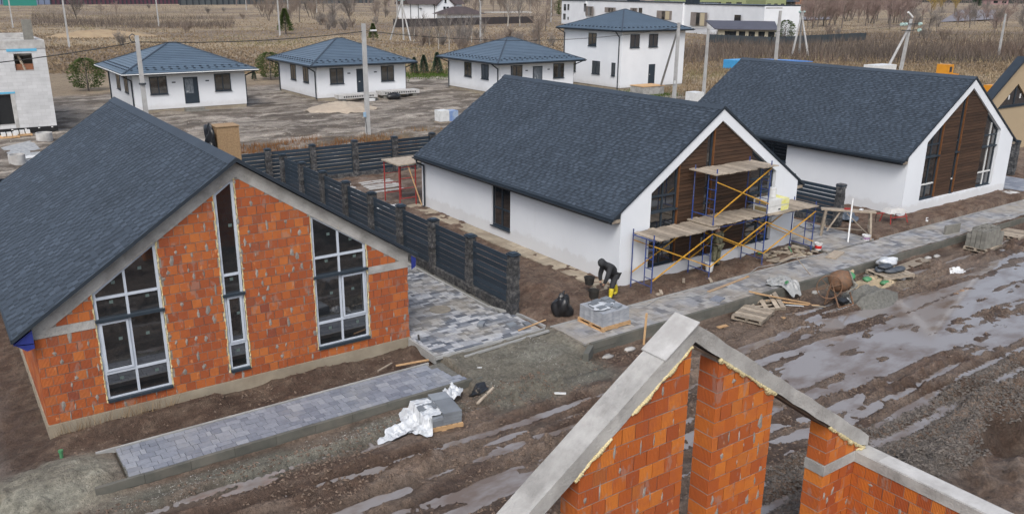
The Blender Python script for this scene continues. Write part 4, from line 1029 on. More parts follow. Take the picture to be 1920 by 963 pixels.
# ------------------------------------------------------------------ fences
def stone_mat():
    m, nt, b = base_mat('split_stone'); r = rnd(nt)
    c = ramp(nt, noise(nt, 7, 5, .7), [(.35, (.022,.024,.028)), (.5, (.06,.062,.066)), (.7, (.17,.165,.155))])
    v = math_(nt, 'MULTIPLY_ADD', r, .7, .6); g = nt.nodes.new('ShaderNodeCombineColor'); [nt.links.new(v, g.inputs[i]) for i in range(3)]
    nt.links.new(mixc(nt, c, g.outputs[0], 1, 'MULTIPLY'), b.inputs['Base Color']); b.inputs['Roughness'].default_value = .85; bump(nt, b, noise(nt, 12, 6, .7), 1.0, .05); return m
M['stone'] = stone_mat()
def fence(label, posts, z0, ns=8, H=1.98):
    """posts: list of (x, y) along a straight line"""
    t = thing('slat_fence', label, 'fence', (*posts[0], z0), 'dark slat fences between stone posts')
    rr = random.Random(int(posts[0][0]*7)); d = (Vector((*posts[-1],0))-Vector((*posts[0],0))).normalized()
    ang = math.atan2(d.y, d.x); n = Vector((-d.y, d.x, 0))
    P = []
    for x, y in posts:
        c = MB().obox((x,y,z0+H+.035),(.175,0,0),(0,.175,0),(0,0,.025)); c.obox((x,y,z0+H+.085),(.13,0,0),(0,.13,0),(0,0,.01))
        pc = MB().obox((x,y,z0+H/2-.15),(.12,0,0),(0,.12,0),(0,0,H/2+.14)); po = part('post', pc, M['stone'], t)
        part('post_cap', c, M['slat'], po)
        for k in range(10):
            w_ = .152+rr.uniform(-.008,.012); key = 'stone_block%d' % rr.randrange(5)
            if key not in CACHE:
                b = MB().box(-w_,-w_,0,w_,w_,.192)
                b.v = [(a+rr.uniform(-.012,.012), c_+rr.uniform(-.012,.012), e) for a, c_, e in b.v]; CACHE[key] = b.mesh('stone_block', M['stone'])
            link('stone_block', CACHE[key], po, Vector((x, y, z0+k*.198+.002-.02))-wloc(po), rotz=rr.choice((0,math.pi/2,math.pi)))
    sl = []; pl = []
    for (x0,y0), (x1,y1) in zip(posts[:-1], posts[1:]):
        a, b = Vector((x0,y0,0))+d*.17, Vector((x1,y1,0))-d*.17; ln = (b-a).length
        for k in range(ns):
            z = z0+.26+k*(H-.33)/ns; h = (H-.33)/ns-.032
            key = ('slat', round(ln,2), ns, round(ang,2))
            if key not in CACHE: CACHE[key] = MB().bar((0,0,h/2),tuple(d*ln+Vector((0,0,h/2))),.03,h).mesh('slat', M['slat'])
            link('slat', CACHE[key], t, Vector((a.x+n.x*rr.uniform(-.006,.006), a.y, z+rr.uniform(-.004,.004)))-wloc(t))
        u = 0
        while u < ln-.05:
            w_ = min(.4, ln-u); c = a+d*(u+w_/2); key = ('plinth', round(w_,2), round(ang,2))
            if key not in CACHE: CACHE[key] = MB().bar(tuple(-d*(w_/2-.004)), tuple(d*(w_/2-.004)), .22, .40).mesh('plinth_block', M['stone'])
            link('plinth_block', CACHE[key], t, Vector((c.x+rr.uniform(-.01,.01), c.y+rr.uniform(-.01,.01), z0+.03))-wloc(t)); u += .4
    return t
fence('dark slat fence with stone posts between the brick house and the scaffolded house', [(15.0, 21.2+2.6*k) for k in range(9)], .0)
fence('long dark slat fence closing off the plots in front of the white bungalows', [(-5.4+2.53*k, 43.9) for k in range(8)]+[(14.85+2.53*k, 43.9) for k in range(15)], .0)
fence('short dark slat fence ending beside the wooden trestle, between the two boarded gable houses', [(33.55, 21.75+2.75*k) for k in range(8)], .05, 8, 1.85)
fence('dark slat fence at the right edge in front of the beige house', [(51.6, 22.6+2.65*k) for k in range(8)], .25, 8, 1.9)

# ------------------------------------------------------------------ pavements
def paver_mat(name, stops, dirtc, dsc, lo, hi, dfac):
    m, nt, b = base_mat(name)
    c = ramp(nt, rnd(nt), stops); nz = noise(nt, 12, 5, .65)
    v = math_(nt, 'MULTIPLY_ADD', nz, .8, .6); g = nt.nodes.new('ShaderNodeCombineColor'); [nt.links.new(v, g.inputs[i]) for i in range(3)]
    c = mixc(nt, c, g.outputs[0], 1, 'MULTIPLY')
    f = math_(nt, 'MULTIPLY', ramp(nt, noise(nt, dsc, 7, .65), [(lo,(0,0,0)),(hi,(1,1,1))]), dfac)
    nt.links.new(mixc(nt, c, dirtc, f), b.inputs['Base Color']); b.inputs['Roughness'].default_value = .55
    bump(nt, b, noise(nt, 40, 4), .25, .006); return m
PV_A = paver_mat('blue_grey_paver', [(0,(.145,.163,.20)),(.4,(.19,.21,.25)),(.75,(.22,.24,.28)),(1,(.265,.285,.32))], (.30,.30,.29), .9, .50, .70, .5)
PV_D = paver_mat('mixed_paver', [(0,(.07,.08,.10)),(.25,(.13,.145,.17)),(.45,(.22,.235,.26)),(.7,(.36,.375,.40)),(1,(.42,.43,.44))], (.26,.235,.19), .55, .44, .62, .65)
PV_B = paver_mat('muddy_paver', [(0,(.10,.108,.125)),(.2,(.15,.158,.175)),(.45,(.225,.235,.255)),(.8,(.30,.31,.325)),(1,(.35,.355,.36))], (.31,.28,.235), .6, .40, .62, .8)
def pave(name, x0, x1, y0, y1, z, mat, seed, unit=1.0, limit=300, cut=None):
    root = struct(name, MB().box(x0, y0, z-.30, x1, y1, z-.062), M['gravelgrey'], loc=((x0+x1)/2, (y0+y1)/2, z-.3))
    rr = random.Random(seed); y = y0; items = []; r = 0
    while y < y1-.04:
        h = min(rr.choice((.12,.18,.18,.24))*unit, y1-y); x = x0-rr.uniform(0,.2)
        while x < x1:
            w_ = rr.choice((.12,.18,.24,.30,.36))*unit; a, b = max(x, x0), min(x+w_, x1); x += w_
            if b-a < .04: continue
            if cut and not cut((a+b)/2, y+h/2): continue
            key = ('pv', round(b-a,2), round(h,2)); dz = rr.uniform(-.004,.004)
            items.append((key, (a, y, z-.06+dz), MB().box(.005,.005,0,round(b-a,2)-.005,round(h,2)-.005,.06)))
        y += h
    emit(items, root, 'paver', mat, 'pavers', limit)
    return root
def kerb(label, pts_, zt, hh, seed, ln=1.0, th=.09, rows=2, dirt=None):
    """kerb stones along a line of points"""
    root = None
    k = 0; rr = random.Random(seed)
    a, b = Vector((*pts_[0],0)), Vector((*pts_[1],0)); d = (b-a).normalized(); L = (b-a).length
    base = MB().bar(tuple(a+Vector((0,0,zt-hh/2-.03))+d.cross(Vector((0,0,1)))*0), tuple(b+Vector((0,0,zt-hh/2-.03))), th*.7, hh-.03); root = struct('kerb', base, M['kerbm'], loc=(a.x,a.y,zt-hh))
    key = ('kerb', ln, hh/rows, th, round(math.atan2(d.y,d.x),2)); h = hh/rows
    if key not in CACHE: CACHE[key] = MB().bar(tuple(d*.004), tuple(d*(ln-.004)), th, h-.006).mesh('kerb_stone', M['kerbm'])
    for r in range(rows):
        u = 0
        while u < L-.05:
            p = a+d*u; off = .006*(1 if r % 2 else -1)
            if u+ln <= L+.01: link('kerb_stone', CACHE[key], root, Vector((p.x, p.y+off+rr.uniform(-.006,.006), zt-h/2-r*h+rr.uniform(-.004,.004)))-wloc(root))
            else: part('kerb_stone', MB().bar((p.x,p.y,zt-h/2-r*h),(b.x,b.y,zt-h/2-r*h),th,h-.006), M['kerbm'], root)
            u += ln
    return root
M['kerbm'] = pm('kerb_concrete', (.115,.115,.10), (.075,.077,.068), 1.5, .8, 30, .3, var=.15, dirt=(.17,.155,.13), dscale=1.0, dfac=.5)
M['edging'] = pm('pale_edging', (.34,.345,.34), (.25,.255,.25), 3, .8, 30, .3, var=.1)
pave('sidewalk', 2.42, 11.25, 18.06, 19.5, -.15, PV_A, 1, 1.0, cut=lambda x, y: x < 11.22-.30*(y-18.06))
kerb('', ((1.72,18.0),(11.35,18.0)), -.145, .42, 2, 1.0, .10, 2)
kerb('', ((11.35,18.0),(11.72,18.02)), -.20, .30, 2, .4, .12, 1)
def edging(p, q, zt, h=.12, w_=.06):
    a, b = Vector((*p,0)), Vector((*q,0)); d = (b-a).normalized(); L = (b-a).length; root = struct('path_edging', MB().bar((p[0],p[1],zt-h+.02),(q[0],q[1],zt-h+.02),w_*.8,.03), M['edging'], loc=(p[0],p[1],zt-h)); u = 0
    while u < L-.02:
        e = min(u+1.0, L); part('edging_stone', MB().bar(tuple(a+d*(u+.003)+Vector((0,0,zt-h/2))), tuple(a+d*(e-.003)+Vector((0,0,zt-h/2))), w_, h), M['edging'], root); u += 1.0
edging((2.0,19.55),(10.85,19.55), -.13)
pave('driveway', 11.15, 14.95, 19.62, 34.0, -.02, PV_D, 2, 1.0, cut=lambda x, y: not (x > 14.55 and y > 21.3+1.1*(14.95-x)))
edging((11.11,19.6),(11.11,21.2), -.0, .26, .07); edging((14.62,34),(14.62,22.1), .01, .12, .07); edging((14.66,22.1),(15.1,20.9), .01); edging((15.1,20.9),(15.18,19.66), .01); edging((11.11,19.58),(15.1,19.58), -.035, .09)
pave('sidewalk', 15.38, 60.0, 17.92, 19.55, -.05, PV_B, 3, 1.15)
edging((15.34,19.6),(29.7,19.6), -.045, .1); edging((33.6,19.6),(47.6,19.6), -.045, .12)
kerb('', ((15.55,17.86),(48.55,17.86)), -.045, .44, 5, 1.0, .10, 2)
kerb('', ((15.0,17.42),(15.55,17.84)), -.10, .34, 5, .35, .16, 1)
pave('driveway', 29.95, 33.25, 19.65, 31.0, -.03, PV_B, 4, 1.3, 200)
pave('driveway', 47.9, 51.3, 19.65, 31.0, .16, PV_A, 5, 1.6, 150)
# stone apron beside the scaffolded house
ap = struct('apron', MB().box(18.96, 21.7, -.25, 19.68, 36.2, -.03), M['found'], loc=(19.3, 28, -.25)); rr = random.Random(8); y = 21.7
M['apron'] = pm('tan_slab', (.36,.31,.235), (.27,.235,.18), 2.2, .9, 25, .4, var=.15, dirt=(.19,.15,.11), dscale=1.3, dfac=.6)
while y < 36.1:
    h = rr.choice((.45,.6,.75)); part('slab', MB().box(18.94, y+.005, -.06, 19.31, min(y+h, 36.2)-.005, .015+rr.uniform(-.006,.006)), M['apron'], ap); part('slab', MB().box(19.32, y+.005, -.06, 19.685, min(y+h, 36.2)-.005, .015+rr.uniform(-.006,.006)), M['apron'], ap); y += h
part('slab', MB().box(18.75,21.25,-.22,19.5,21.69,-.02), M['apron'], ap, label='newly cast end slab')
# manhole covers
mh = MB().lathe((13.15,22.8,-.018), [(.36,0),(.36,.012),(.30,.016),(.29,.010),(.0,.012)], 28); solo('manhole_cover', mh, pm('cast_cover', (.25,.225,.18), (.17,.155,.13), 5, .8, 40, .5), 'round manhole cover set in the mixed grey driveway', 'manhole cover')
mh = MB().lathe((46.8,20.3,.12), [(.42,0),(.42,.09),(.0,.09)], 24); solo('manhole', mh, M['concrete_pale'], 'round pale concrete manhole lid in the soil beside the right driveway', 'manhole lid')
# yard behind the fence: strips of slabs in the mud
for i in range(6):
    for j in range(2):
        b = MB().box(0,0,0,1.9 if j else 1.2,.16,.05); solo('concrete_strip', b, M['concrete_pale'], 'pale concrete strip lying flat in the muddy yard behind the slat fence', 'concrete strip', 'concrete strips in the muddy yard', loc=(17.0+j*1.7+.1*i, 39.3+i*.52, gz(17.5+j*2, 39.4+i*.5)+.0))

# ------------------------------------------------------------------ small builders
def pallet(loc, rz, mat, label, w_=1.2, d=.8, n=6, group=None, tilt=None, miss=()):
    t = thing('pallet', label, 'pallet', loc, group); rr = random.Random(int(loc[0]*10))
    for i in range(n):
        if i in miss: continue
        x = -w_/2+(i+.5)*w_/n; link('deck_board', MB().box(x-w_/n*.40, -d/2, .115, x+w_/n*.40, d/2, .137).mesh('deck_board', mat), t, (0, rr.uniform(-.01,.01), 0))
    for y in (-d/2+.05, 0, d/2-.05):
        link('bearer', MB().box(-w_/2, y-.045, .022, w_/2, y+.045, .113).mesh('bearer', mat), t); 
    for x in (-w_/2+.06, 0, w_/2-.06): link('bottom_board', MB().box(x-.06, -d/2, 0, x+.06, d/2, .02).mesh('bottom_board', mat), t)
    t.rotation_euler = tilt or (0, 0, rz); return t
def sheet(name, pts, mat, label, cat, seed=0, n=26, amp=.10, base=None, as_part=None, frq=2.4, group=None, tail=.03):
    """crumpled film; pts = (centre x, y, half sizes, rotation); base(x,y) = height it lies on"""
    cx, cy, rx, ry, ro = pts; c, s_ = math.cos(ro), math.sin(ro); m2 = n*2
    rr = random.Random(seed); ph = [rr.uniform(0, 6.28) for _ in range(6)]
    t, q = np.meshgrid(2*np.pi*np.arange(m2)/m2, np.arange(n+1)/n); k0 = q
    q = q*(1+.13*np.sin(3*t+ph[0])+.10*np.sin(5*t+ph[1])+.07*np.sin(9*t+ph[2]))
    u, v = rx*q*np.cos(t), ry*q*np.sin(t); x, y = cx+c*u-s_*v, cy+s_*u+c*v
    h = amp*(np.abs(vn(x*frq*2, y*frq*2, seed)-.5)*1.6+np.abs(vn(x*frq*5, y*frq*5, seed+1)-.5)*.8)*(1-.5*k0**3)
    g = np.vectorize(base)(x, y) if base else G(x, y)
    mb = MB(); mb.v = np.stack([x, y, g+tail+h], -1).reshape(-1, 3).tolist()
    for i in range(n):
        for j in range(m2): k = (j+1) % m2; mb.f.append((i*m2+j, (i+1)*m2+j, (i+1)*m2+k, i*m2+k))
    if as_part is not None: return part(name, mb, mat, as_part, True)
    return solo(name, mb, mat, label, cat, group, True)
def bucket(loc, r, h, mat, label, handle=True, fill=None, band=None):
    t = thing('bucket', label, 'bucket', loc)
    link('pail', MB().lathe((0,0,0), [(r*.78,0),(r,h),(r*1.06,h),(r*1.06,h-.02),(r*.95,h-.02),(r*.76,.02),(0,.02)], 16).mesh('pail', mat, smooth=False), t)
    if band: link('label_band', MB().lathe((0,0,h*.25), [(r*.86,0),(r*.955,h*.45),(r*.94,h*.45)], 16).mesh('label_band', band), t)
    if handle:
        p = [(r*math.cos(a), 0.02, h-.02+r*.7*math.sin(a)*.4-.0) for a in [math.pi*i/8 for i in range(9)]]; link('handle', MB().path(p, .006, 5).mesh('handle', M['wire']), t)
    return t
def plank(p, q, w_, h, mat, label, name='plank', group=None, cat='plank'):
    mid = (Vector(p)+Vector(q))/2; mb = MB().bar(tuple(Vector(p)-mid), tuple(Vector(q)-mid), w_, h)
    return solo(name, mb, mat, label, cat, group, loc=tuple(mid))
GW = gz
# ---- paver pallet in the street (left)
px, py = 9.62, 17.02; pz = gz(9.6, 16.9)+.02; RZ = math.radians(-10)
pallet((px, py, pz), RZ, M['fresh_wood'], 'orange brown pallet under the half wrapped grey slabs in the street', 1.05, 1.25, 7)
t = thing('slab_stack', 'stack of grey paving slabs half covered by loose white film in the street', 'paving slabs', (px, py, pz+.14)); SLB = pm('grey_slab', (.20,.225,.25), (.15,.165,.185), 2, .6, 25, .3, var=.25)
rr = random.Random(5)
for k in range(4):
    for i in range(2):
        for j in range(3):
            if k == 3 and i == 0 and j != 1: continue
            link('slab', MB().box(-.5+i*.5+.004, -.6+j*.4+.004, k*.082, i*.5-.004, -.2+j*.4-.004, k*.082+.078).mesh('slab', SLB), t, (rr.uniform(-.008,.008), rr.uniform(-.008,.008), 0))
t.rotation_euler = (0, 0, RZ)
def drape(x, y):
    c_, s_ = math.cos(-RZ), math.sin(-RZ); u, v = c_*(x-px)-s_*(y-py), s_*(x-px)+c_*(y-py)
    return pz+.385+.0 if (-.52 < u < .06 and abs(v) < .62) else (gz(x, y) if abs(u) > .7 or abs(v) > .75 else gz(x,y)+.10)
sheet('plastic_film', (9.16, 17.0, .52, .66, RZ), M['film'], 'crumpled white film sliding off the slab stack in the street', 'plastic film', 3, 44, .10, drape)
sheet('plastic_film', (8.45, 16.95, .50, .26, .2), M['film'], 'small heap of white film on the ground left of the slab stack', 'plastic film', 6, 30, .13)
sheet('plastic_film', (10.55, 17.75, .26, .42, -.5), M['film'], 'white film bundle at the far right corner of the slab stack', 'plastic film', 8, 18, .26, lambda x, y: -.32)
# ---- wrapped paver pallet on the walk
pallet((17.0, 18.9, -.045), .02, M['fresh_wood'], 'pallet under the shrink wrapped pavers on the walk', 1.22, 1.22, 7)
t = thing('paver_stack', 'shrink wrapped cube of grey pavers on a pallet on the walk', 'pavers', (17.0, 18.9, .095))
wr = pm('stretch_wrap', (.36,.38,.41), (.24,.26,.29), 4, .22, 6, .7, sc=(1,1,3))
for k in range(5): link('paver_layer', MB().box(-.55, -.55, k*.088, .55, .55, k*.088+.080).mesh('paver_layer', SLB), t)
wb = MB(); n = 40
for i in range(n):
    def rp(i):
        a = 2*math.pi*i/n; m_ = max(abs(math.cos(a)), abs(math.sin(a))); e = .565+.008*math.sin(i*2.3); return (math.cos(a)/m_*e, math.sin(a)/m_*e)
    (x0,y0), (x1,y1) = rp(i), rp(i+1); wb.quad((x0,y0,.0),(x1,y1,.0),(x1,y1,.445),(x0,y0,.445)); wb.tri((x0,y0,.445),(x1,y1,.445),(0,0,.452))
link('stretch_wrap', wb.mesh('stretch_wrap', wr), t)
for i, (x, y, a) in enumerate(((-.28,.22,.1),(.02,-.15,.4),(-.05,.35,.2),(.3,.1,.0),(.35,.36,.1),(.22,-.35,.3),(-.32,-.2,.05))):
    o = link('loose_paver', MB().box(-.15,-.10,0,.15,.10,.07).mesh('loose_paver', SLB), t, (x, y, .455+.001*i), a)
sheet('top_film', (17.0-.18, 18.9-.05, .42, .34, .3), M['film'], '', '', 12, 14, .03, lambda x, y: .555, t)
# ---- long white board, scraps
plank((11.9,19.25,-.10),(15.05,19.30,-.02),.07,.06,M['edging'],'long pale batten lying along the front edge of the driveway')
plank((11.75,18.55,-.16),(11.98,18.45,-.16),.05,.03,M['plastic_white'],'short white strip on the grey grit between the walks')
plank((13.0,16.35,gz(13,16.35)+.03),(13.2,16.1,gz(13.2,16.1)+.03),.06,.04,M['plastic_white'],'small white offcut at the edge of the street mud')
plank((10.0,19.95,-.16),(10.95,19.72,-.13),.07,.03,M['fresh_wood'],'short pine board on the soil by the brick house corner')
plank((9.45,20.0,-.2),(10.0,20.2,-.17),.04,.03,M['wood'],'broken stick on the soil by the brick house corner')
plank((10.95,17.1,gz(11,17.1)+.05),(11.65,17.35,gz(11.6,17.3)+.06),.07,.05,M['wood'],'short brown timber block near the end of the left kerb')
sheet('plastic_scrap', (11.3,17.55,.3,.2,.3), M['black_plastic'], 'dark plastic scrap at the end of the left kerb', 'plastic scrap', 15, 10, .07)
plank((15.5,20.05,.0),(14.2,19.75,.03),.035,.03,M['fresh_wood'],'thin stick lying across the driveway edge')
for i, (x, y) in enumerate(((14.3,20.3),(13.55,20.9),(14.75,20.05))): solo('loose_paver', MB().box(-.15,-.1,0,.15,.1,.07), SLB, 'loose dark paver lying on top of the driveway', 'paver', 'loose pavers on the driveway', loc=(x,y,-.012), rotz=i*.7)
# ---- stakes
def stake(x, y, z0, h, mat, label, dx=0, w_=.05): plank((x,y,z0-.1),(x+dx,y,z0+h),w_,w_,mat,label,'stake',cat='stake')
stake(17.5, 17.55, gz(17.5,17.5), 1.05, M['fresh_wood'], 'upright pine stake in front of the right kerb', .05)
gr = pm('green_plastic', (.03,.20,.075), (.10,.22,.12), 5, .5)
t = thing('green_marker', 'small green capped pipe in the mud by the sand heap', 'marker', (1.34,19.95,gz(1.34,19.95)))
link('stub', MB().tube((0,0,-.05),(0,0,.16),.04,8).mesh('stub', gr), t); link('cap', MB().tube((0,0,.16),(0,0,.21),.055,8).mesh('cap', gr), t)
# ---- trash bag and buckets near the worker
tb = MB(); tb.blob((0,0,.30),(.31,.30,.40),21,.30,26); tb.blob((-.02,0,.68),(.12,.10,.14),22,.4,14); tb.path([(-.02,0,.68),(.02,.02,.80),(.12,.05,.86)],.03,6)
solo('rubbish_bag', tb, M['black_plastic'], 'full black rubbish bag tied at the top beside the fence end', 'rubbish bag', smooth=True, loc=(16.25,20.15,gz(16.2,20.1)-.05))
rb_ = pm('black_rubber', (.02,.02,.02), (.035,.033,.03), 5, .6)
bucket((18.1,20.72,gz(18.1,20.7)+.0), .19, .30, rb_, 'black rubber bucket on the soil between bag and worker')
bucket((18.42,21.35,gz(18.4,21.3)+.28), .19, .27, rb_, 'dark bucket on the slab end in the hands of the worker')
bucket((23.75,20.55,gz(23.7,20.5)), .17, .36, M['plastic_white'], 'white bucket under the scaffolding by the second worker')
bucket((29.75,20.0,-.02), .16, .30, M['plastic_white'], 'white bucket with red print at the right foot of the scaffolding', True, None, pm('red_print', (.55,.03,.03), (.5,.03,.03), 3, .4))
bucket((32.75,19.72,-.02), .18, .24, M['plastic_white'], 'white bucket with purple print by the wooden trestle', True, None, pm('purple_print', (.20,.03,.22), (.45,.40,.45), 9, .4))

# ------------------------------------------------------------------ scaffolding
def scaffold():
    t = thing('scaffolding', 'blue frame scaffolding with yellow braces and plank decks before the boarded gable', 'scaffolding', (20.15, 20.5, 0))
    bx = [20.15, 23.12, 26.15, 29.25]; yf, yb = 20.0, 21.05; r = .024
    bs = M['blue_steel']
    def frame(x, z0, z1, ladder=True):
        g0, g1 = (gz(x, yf)-.02 if z0 == 0 else z0), (gz(x, yb)-.02 if z0 == 0 else z0)
        f = MB(); f.tube((x,yf,g0),(x,yf,z1),r,8); f.tube((x,yb,g1),(x,yb,z1),r,8)
        f.tube((x,yf,z1-.22),(x,yb,z1-.22),r,8); f.tube((x,yf,z0+.22),(x,yb,z0+.22),r*.8,8)
        if ladder:
            f.tube((x,yf+.38,z0+.22),(x,yf+.38,z1-.22),r*.8,8)
        fr = part('frame', f, bs, t)
        if ladder:
            for k in range(int((z1-z0-.5)/.36)): part('rung', MB().tube((x,yf,z0+.5+k*.36),(x,yf+.38,z0+.5+k*.36),.014,6), bs, fr)
        for y, g in ((yf, g0), (yb, g1)):
            if z0 == 0: part('base_plate', MB().box(x-.08,y-.08,g-.0,x+.08,y+.08,g+.015), bs, fr)
    for x in bx: frame(x, 0, 2.12)
    for x in (bx[1], bx[2]): frame(x, 2.12, 4.12)
    ys = M['yellow_steel']
    def brace(a, b): part('cross_brace', MB().bar(a, b, .035, .035), ys, t)
    for i in range(3):
        for y, o in ((yf-.03,0),(yb+.03,0)): brace((bx[i],y,.45),(bx[i+1],y,1.72)); brace((bx[i],y-.02,1.72),(bx[i+1],y-.02,.45))
    brace((bx[1],yf-.03,2.35),(bx[2],yf-.03,3.85)); brace((bx[1],yf-.05,3.65),(bx[2],yf-.05,2.45))
    for i in range(3):
        part('deck_rail', MB().tube((bx[i],yf,1.90),(bx[i+1],yf,1.90),.016,6), bs, t); part('deck_rail', MB().tube((bx[i],yb,1.90),(bx[i+1],yb,1.90),.016,6), bs, t)
    rr = random.Random(9)
    def deck(x0, x1, z, y0=19.82, y1=21.12, n=11):
        for k in range(n):
            a = x0+(x1-x0)*k/n; w_ = (x1-x0)/n; g = rr.uniform(.004,.02)
            part('deck_plank', MB().obox(((a+a+w_)/2,(y0+y1)/2+rr.uniform(-.05,.05),z+rr.uniform(-.004,.01)),((w_-g)/2,0,rr.uniform(-.004,.004)),(rr.uniform(-.01,.01),(y1-y0)/2+rr.uniform(-.05,.04),0),(0,0,.018)), M['wood'], t)
    deck(20.2, 23.35, 1.95, n=12); deck(23.0, 26.2, 2.02, 19.9, 21.15, n=12); deck(26.15, 29.2, 1.98, n=11); deck(22.95, 26.35, 3.94, 19.85, 21.15, n=11)
    part('foot_board', MB().box(19.95,19.8,gz(20.1,20)-.05,20.55,20.15,gz(20.1,20)-.01), M['wood'], t)
scaffold()
# insulation packs and a roll on the right deck
yl = pm('yellow_print', (.62,.60,.05), (.72,.70,.45), 3.5, .35, sc=(1.5,1,4)); wp = pm('pack_film', (.66,.67,.66), (.52,.53,.52), 5, .3, 7, .6)
for k, (lbl) in enumerate(('lower insulation pack on the right scaffold deck', 'upper insulation pack on the right scaffold deck, under the white roll')):
    t = thing('insulation_pack', 'white and yellow wrapped '+lbl, 'insulation pack', (26.95, 20.45, 2.0+k*.245))
    b = MB().box(-.62,-.36,.0,.62,.36,.235); link('wrapped_slabs', b.mesh('wrapped_slabs', wp), t, rotz=-.03*k)
    link('yellow_label', MB().box(.16,-.364,.02,.625,-.3605,.215).mesh('yellow_label', yl), t, rotz=-.03*k); link('yellow_side', MB().box(.621,-.34,.05,.625,.34,.19).mesh('yellow_side', yl), t, rotz=-.03*k)
    link('yellow_top', MB().box(.25,-.36,.2355,.62,.36,.238).mesh('yellow_top', yl), t, rotz=-.03*k)
    link('bare_end', MB().box(-.624,-.28,.04,-.621,.28,.2).mesh('bare_end', pm('brown_wool', (.30,.24,.12), (.22,.17,.08), 20, .95)), t, rotz=-.03*k)
    if k == 0: link('dark_print', MB().box(-.0,-.364,.06,.14,-.3605,.12).mesh('dark_print', M['dark_metal']), t)
solo('white_roll', MB().tube((0,0,0),(0,0,.36),.15,16).tube((0,0,.36),(0,0,.365),.05,10), M['plastic_white'], 'upright white roll standing on the insulation packs', 'roll', loc=(27.1,20.55,2.495))

# ------------------------------------------------------------------ street clutter
z = gz(22.2, 17.1)+.06
pallet((22.25,17.15,z), math.radians(20), M['wood'], 'empty grey weathered pallet lying flat in the mud', 1.35, 1.05, 5)
pallet((23.55,17.75,gz(23.5,17.7)+.10), math.radians(-28), M['wood'], 'broken brown pallet with missing boards leaning on the kerb', 1.2, 1.1, 6, None, (math.radians(14), math.radians(-6), math.radians(-30)), (1,3))
for i, (p, q, m_) in enumerate((((23.2,17.9,.1),(24.9,16.8,.02),'fresh_wood'),((23.6,17.7,.16),(25.2,16.6,.02),'fresh_wood'),((22.9,17.6,.12),(24.3,17.35,.1),'wood'),((24.2,17.5,.05),(25.3,16.4,.0),'wood'),((23.0,18.0,.2),(24.6,17.2,.12),'fresh_wood'))):
    plank((p[0],p[1],gz(*p[:2])+p[2]+.05),(q[0],q[1],gz(*q[:2])+q[2]+.03),.07,.035,M[m_],'thin batten thrown across the broken pallet','batten','battens over the broken pallet')
plank((22.0,19.0,-.03),(24.6,19.35,-.03),.09,.03,M['fresh_wood'],'long pine plank lying on the walk before the scaffolding')
plank((20.6,17.25,gz(20.6,17.2)+.02),(21.0,17.2,gz(21,17.2)+.02),.14,.03,M['fresh_wood'],'small pale board piece in the mud left of the weathered pallet')
solo('wood_chip', MB().prism([(0,0,0),(.18,.02,0),(.06,.16,0)],(0,0,.03)), M['fresh_wood'], 'small triangular pine offcut in the mud right of the weathered pallet', 'offcut', loc=(23.05,16.5,gz(23.05,16.5)+.01))
solo('slate_slab', MB().box(-.25,-.18,0,.25,.18,.05), PV_A, 'blue grey slab lying askew on the walk edge above the pallets', 'slab', loc=(21.7,18.3,-.045), rotz=.3)
# film heap with green mark over the kerb
sheet('film_heap', (25.0,18.1,.55,.62,.3), pm('grey_film', (.36,.37,.37), (.24,.25,.25), 6, .3, 9, .9), 'translucent film heap hanging over the kerb near the mixer', 'plastic film', 31, 26, .22, lambda x, y: max(gz(x,y), -.05 if y > 17.8 else -.9+(y-16.9)*.9))
solo('green_scrap', MB().blob((0,0,0),(.11,.05,.06),3,.3,8), gr, 'green scrap caught in the film heap on the kerb', 'scrap', loc=(24.75,17.75,.16))
# shovel
t = thing('shovel', 'shovel with green D handle leaning on the kerb by the mixer', 'shovel', (26.35,18.0,-.2))
part('shaft', MB().tube((26.9,18.0,-.30),(26.25,18.75,.80),.018,7), M['wood'], t)
hx = Vector((26.25,18.75,.80)); part('handle', MB().path([tuple(hx),(26.17,18.75,.86),(26.15,18.78,.97),(26.27,18.93,.97),(26.29,18.84,.86),tuple(hx)],.02,6), gr, t)
part('blade', MB().prism([(26.87,17.88,-.28),(27.02,18.06,-.28),(27.06,17.86,-.52),(26.98,17.75,-.52)],(.01,.012,.0)), M['rust'], t)
# gravel and sand heaps
def heap(name, cx, cy, rx, ry, h, mat, label, cat, seed, n=46):
    U = np.linspace(-1, 1, n+1); u, v = np.meshgrid(U, U, indexing='ij'); r = np.hypot(u, v); x, y = cx+u*rx, cy+v*ry
    prof = np.maximum(0, 1-r**1.5*(.85+.3*vn(x*1.3,y*1.3,seed)))
    zz = h*prof*(.75+.5*fbm(x*2.2,y*2.2,4,seed))+.10*h*vn(x*14,y*14,seed+1)*np.minimum(1,prof*4)
    z = G(x, y)+zz-np.where(prof <= .02, .05, 0)-.01; mb = MB(); mb.v = np.stack([x,y,z],-1).reshape(-1,3).tolist()
    for i in range(n):
        for j in range(n): a = i*(n+1)+j; mb.f.append((a, a+n+1, a+n+2, a+1))
    o = link(name, mb.mesh(name, mat, (0,0,0), True)); o['label'] = label; o['category'] = cat; return o
heap('grit_heap', 27.35, 15.95, 1.35, .85, .42, M['gravelgrey'], 'dark grey grit heap right of the concrete mixer', 'grit heap', 3)
heap('grit_heap', 27.65, 17.45, .75, .42, .42, M['gravelgrey'], 'small grey grit heap against the kerb behind the mixer', 'grit heap', 5)
heap('grit_heap', 30.3, 17.5, 1.0, .35, .16, M['gravelgrey'], 'low dark grit strip along the kerb behind the green bags', 'grit heap', 25)
heap('sand_patch', 29.0, 16.9, 1.5, .6, .12, pm('yellow_sand', (.36,.29,.19), (.27,.22,.15), 4, .95, 40, .6), 'thin yellow sand patch between mixer and green bags', 'sand', 7)
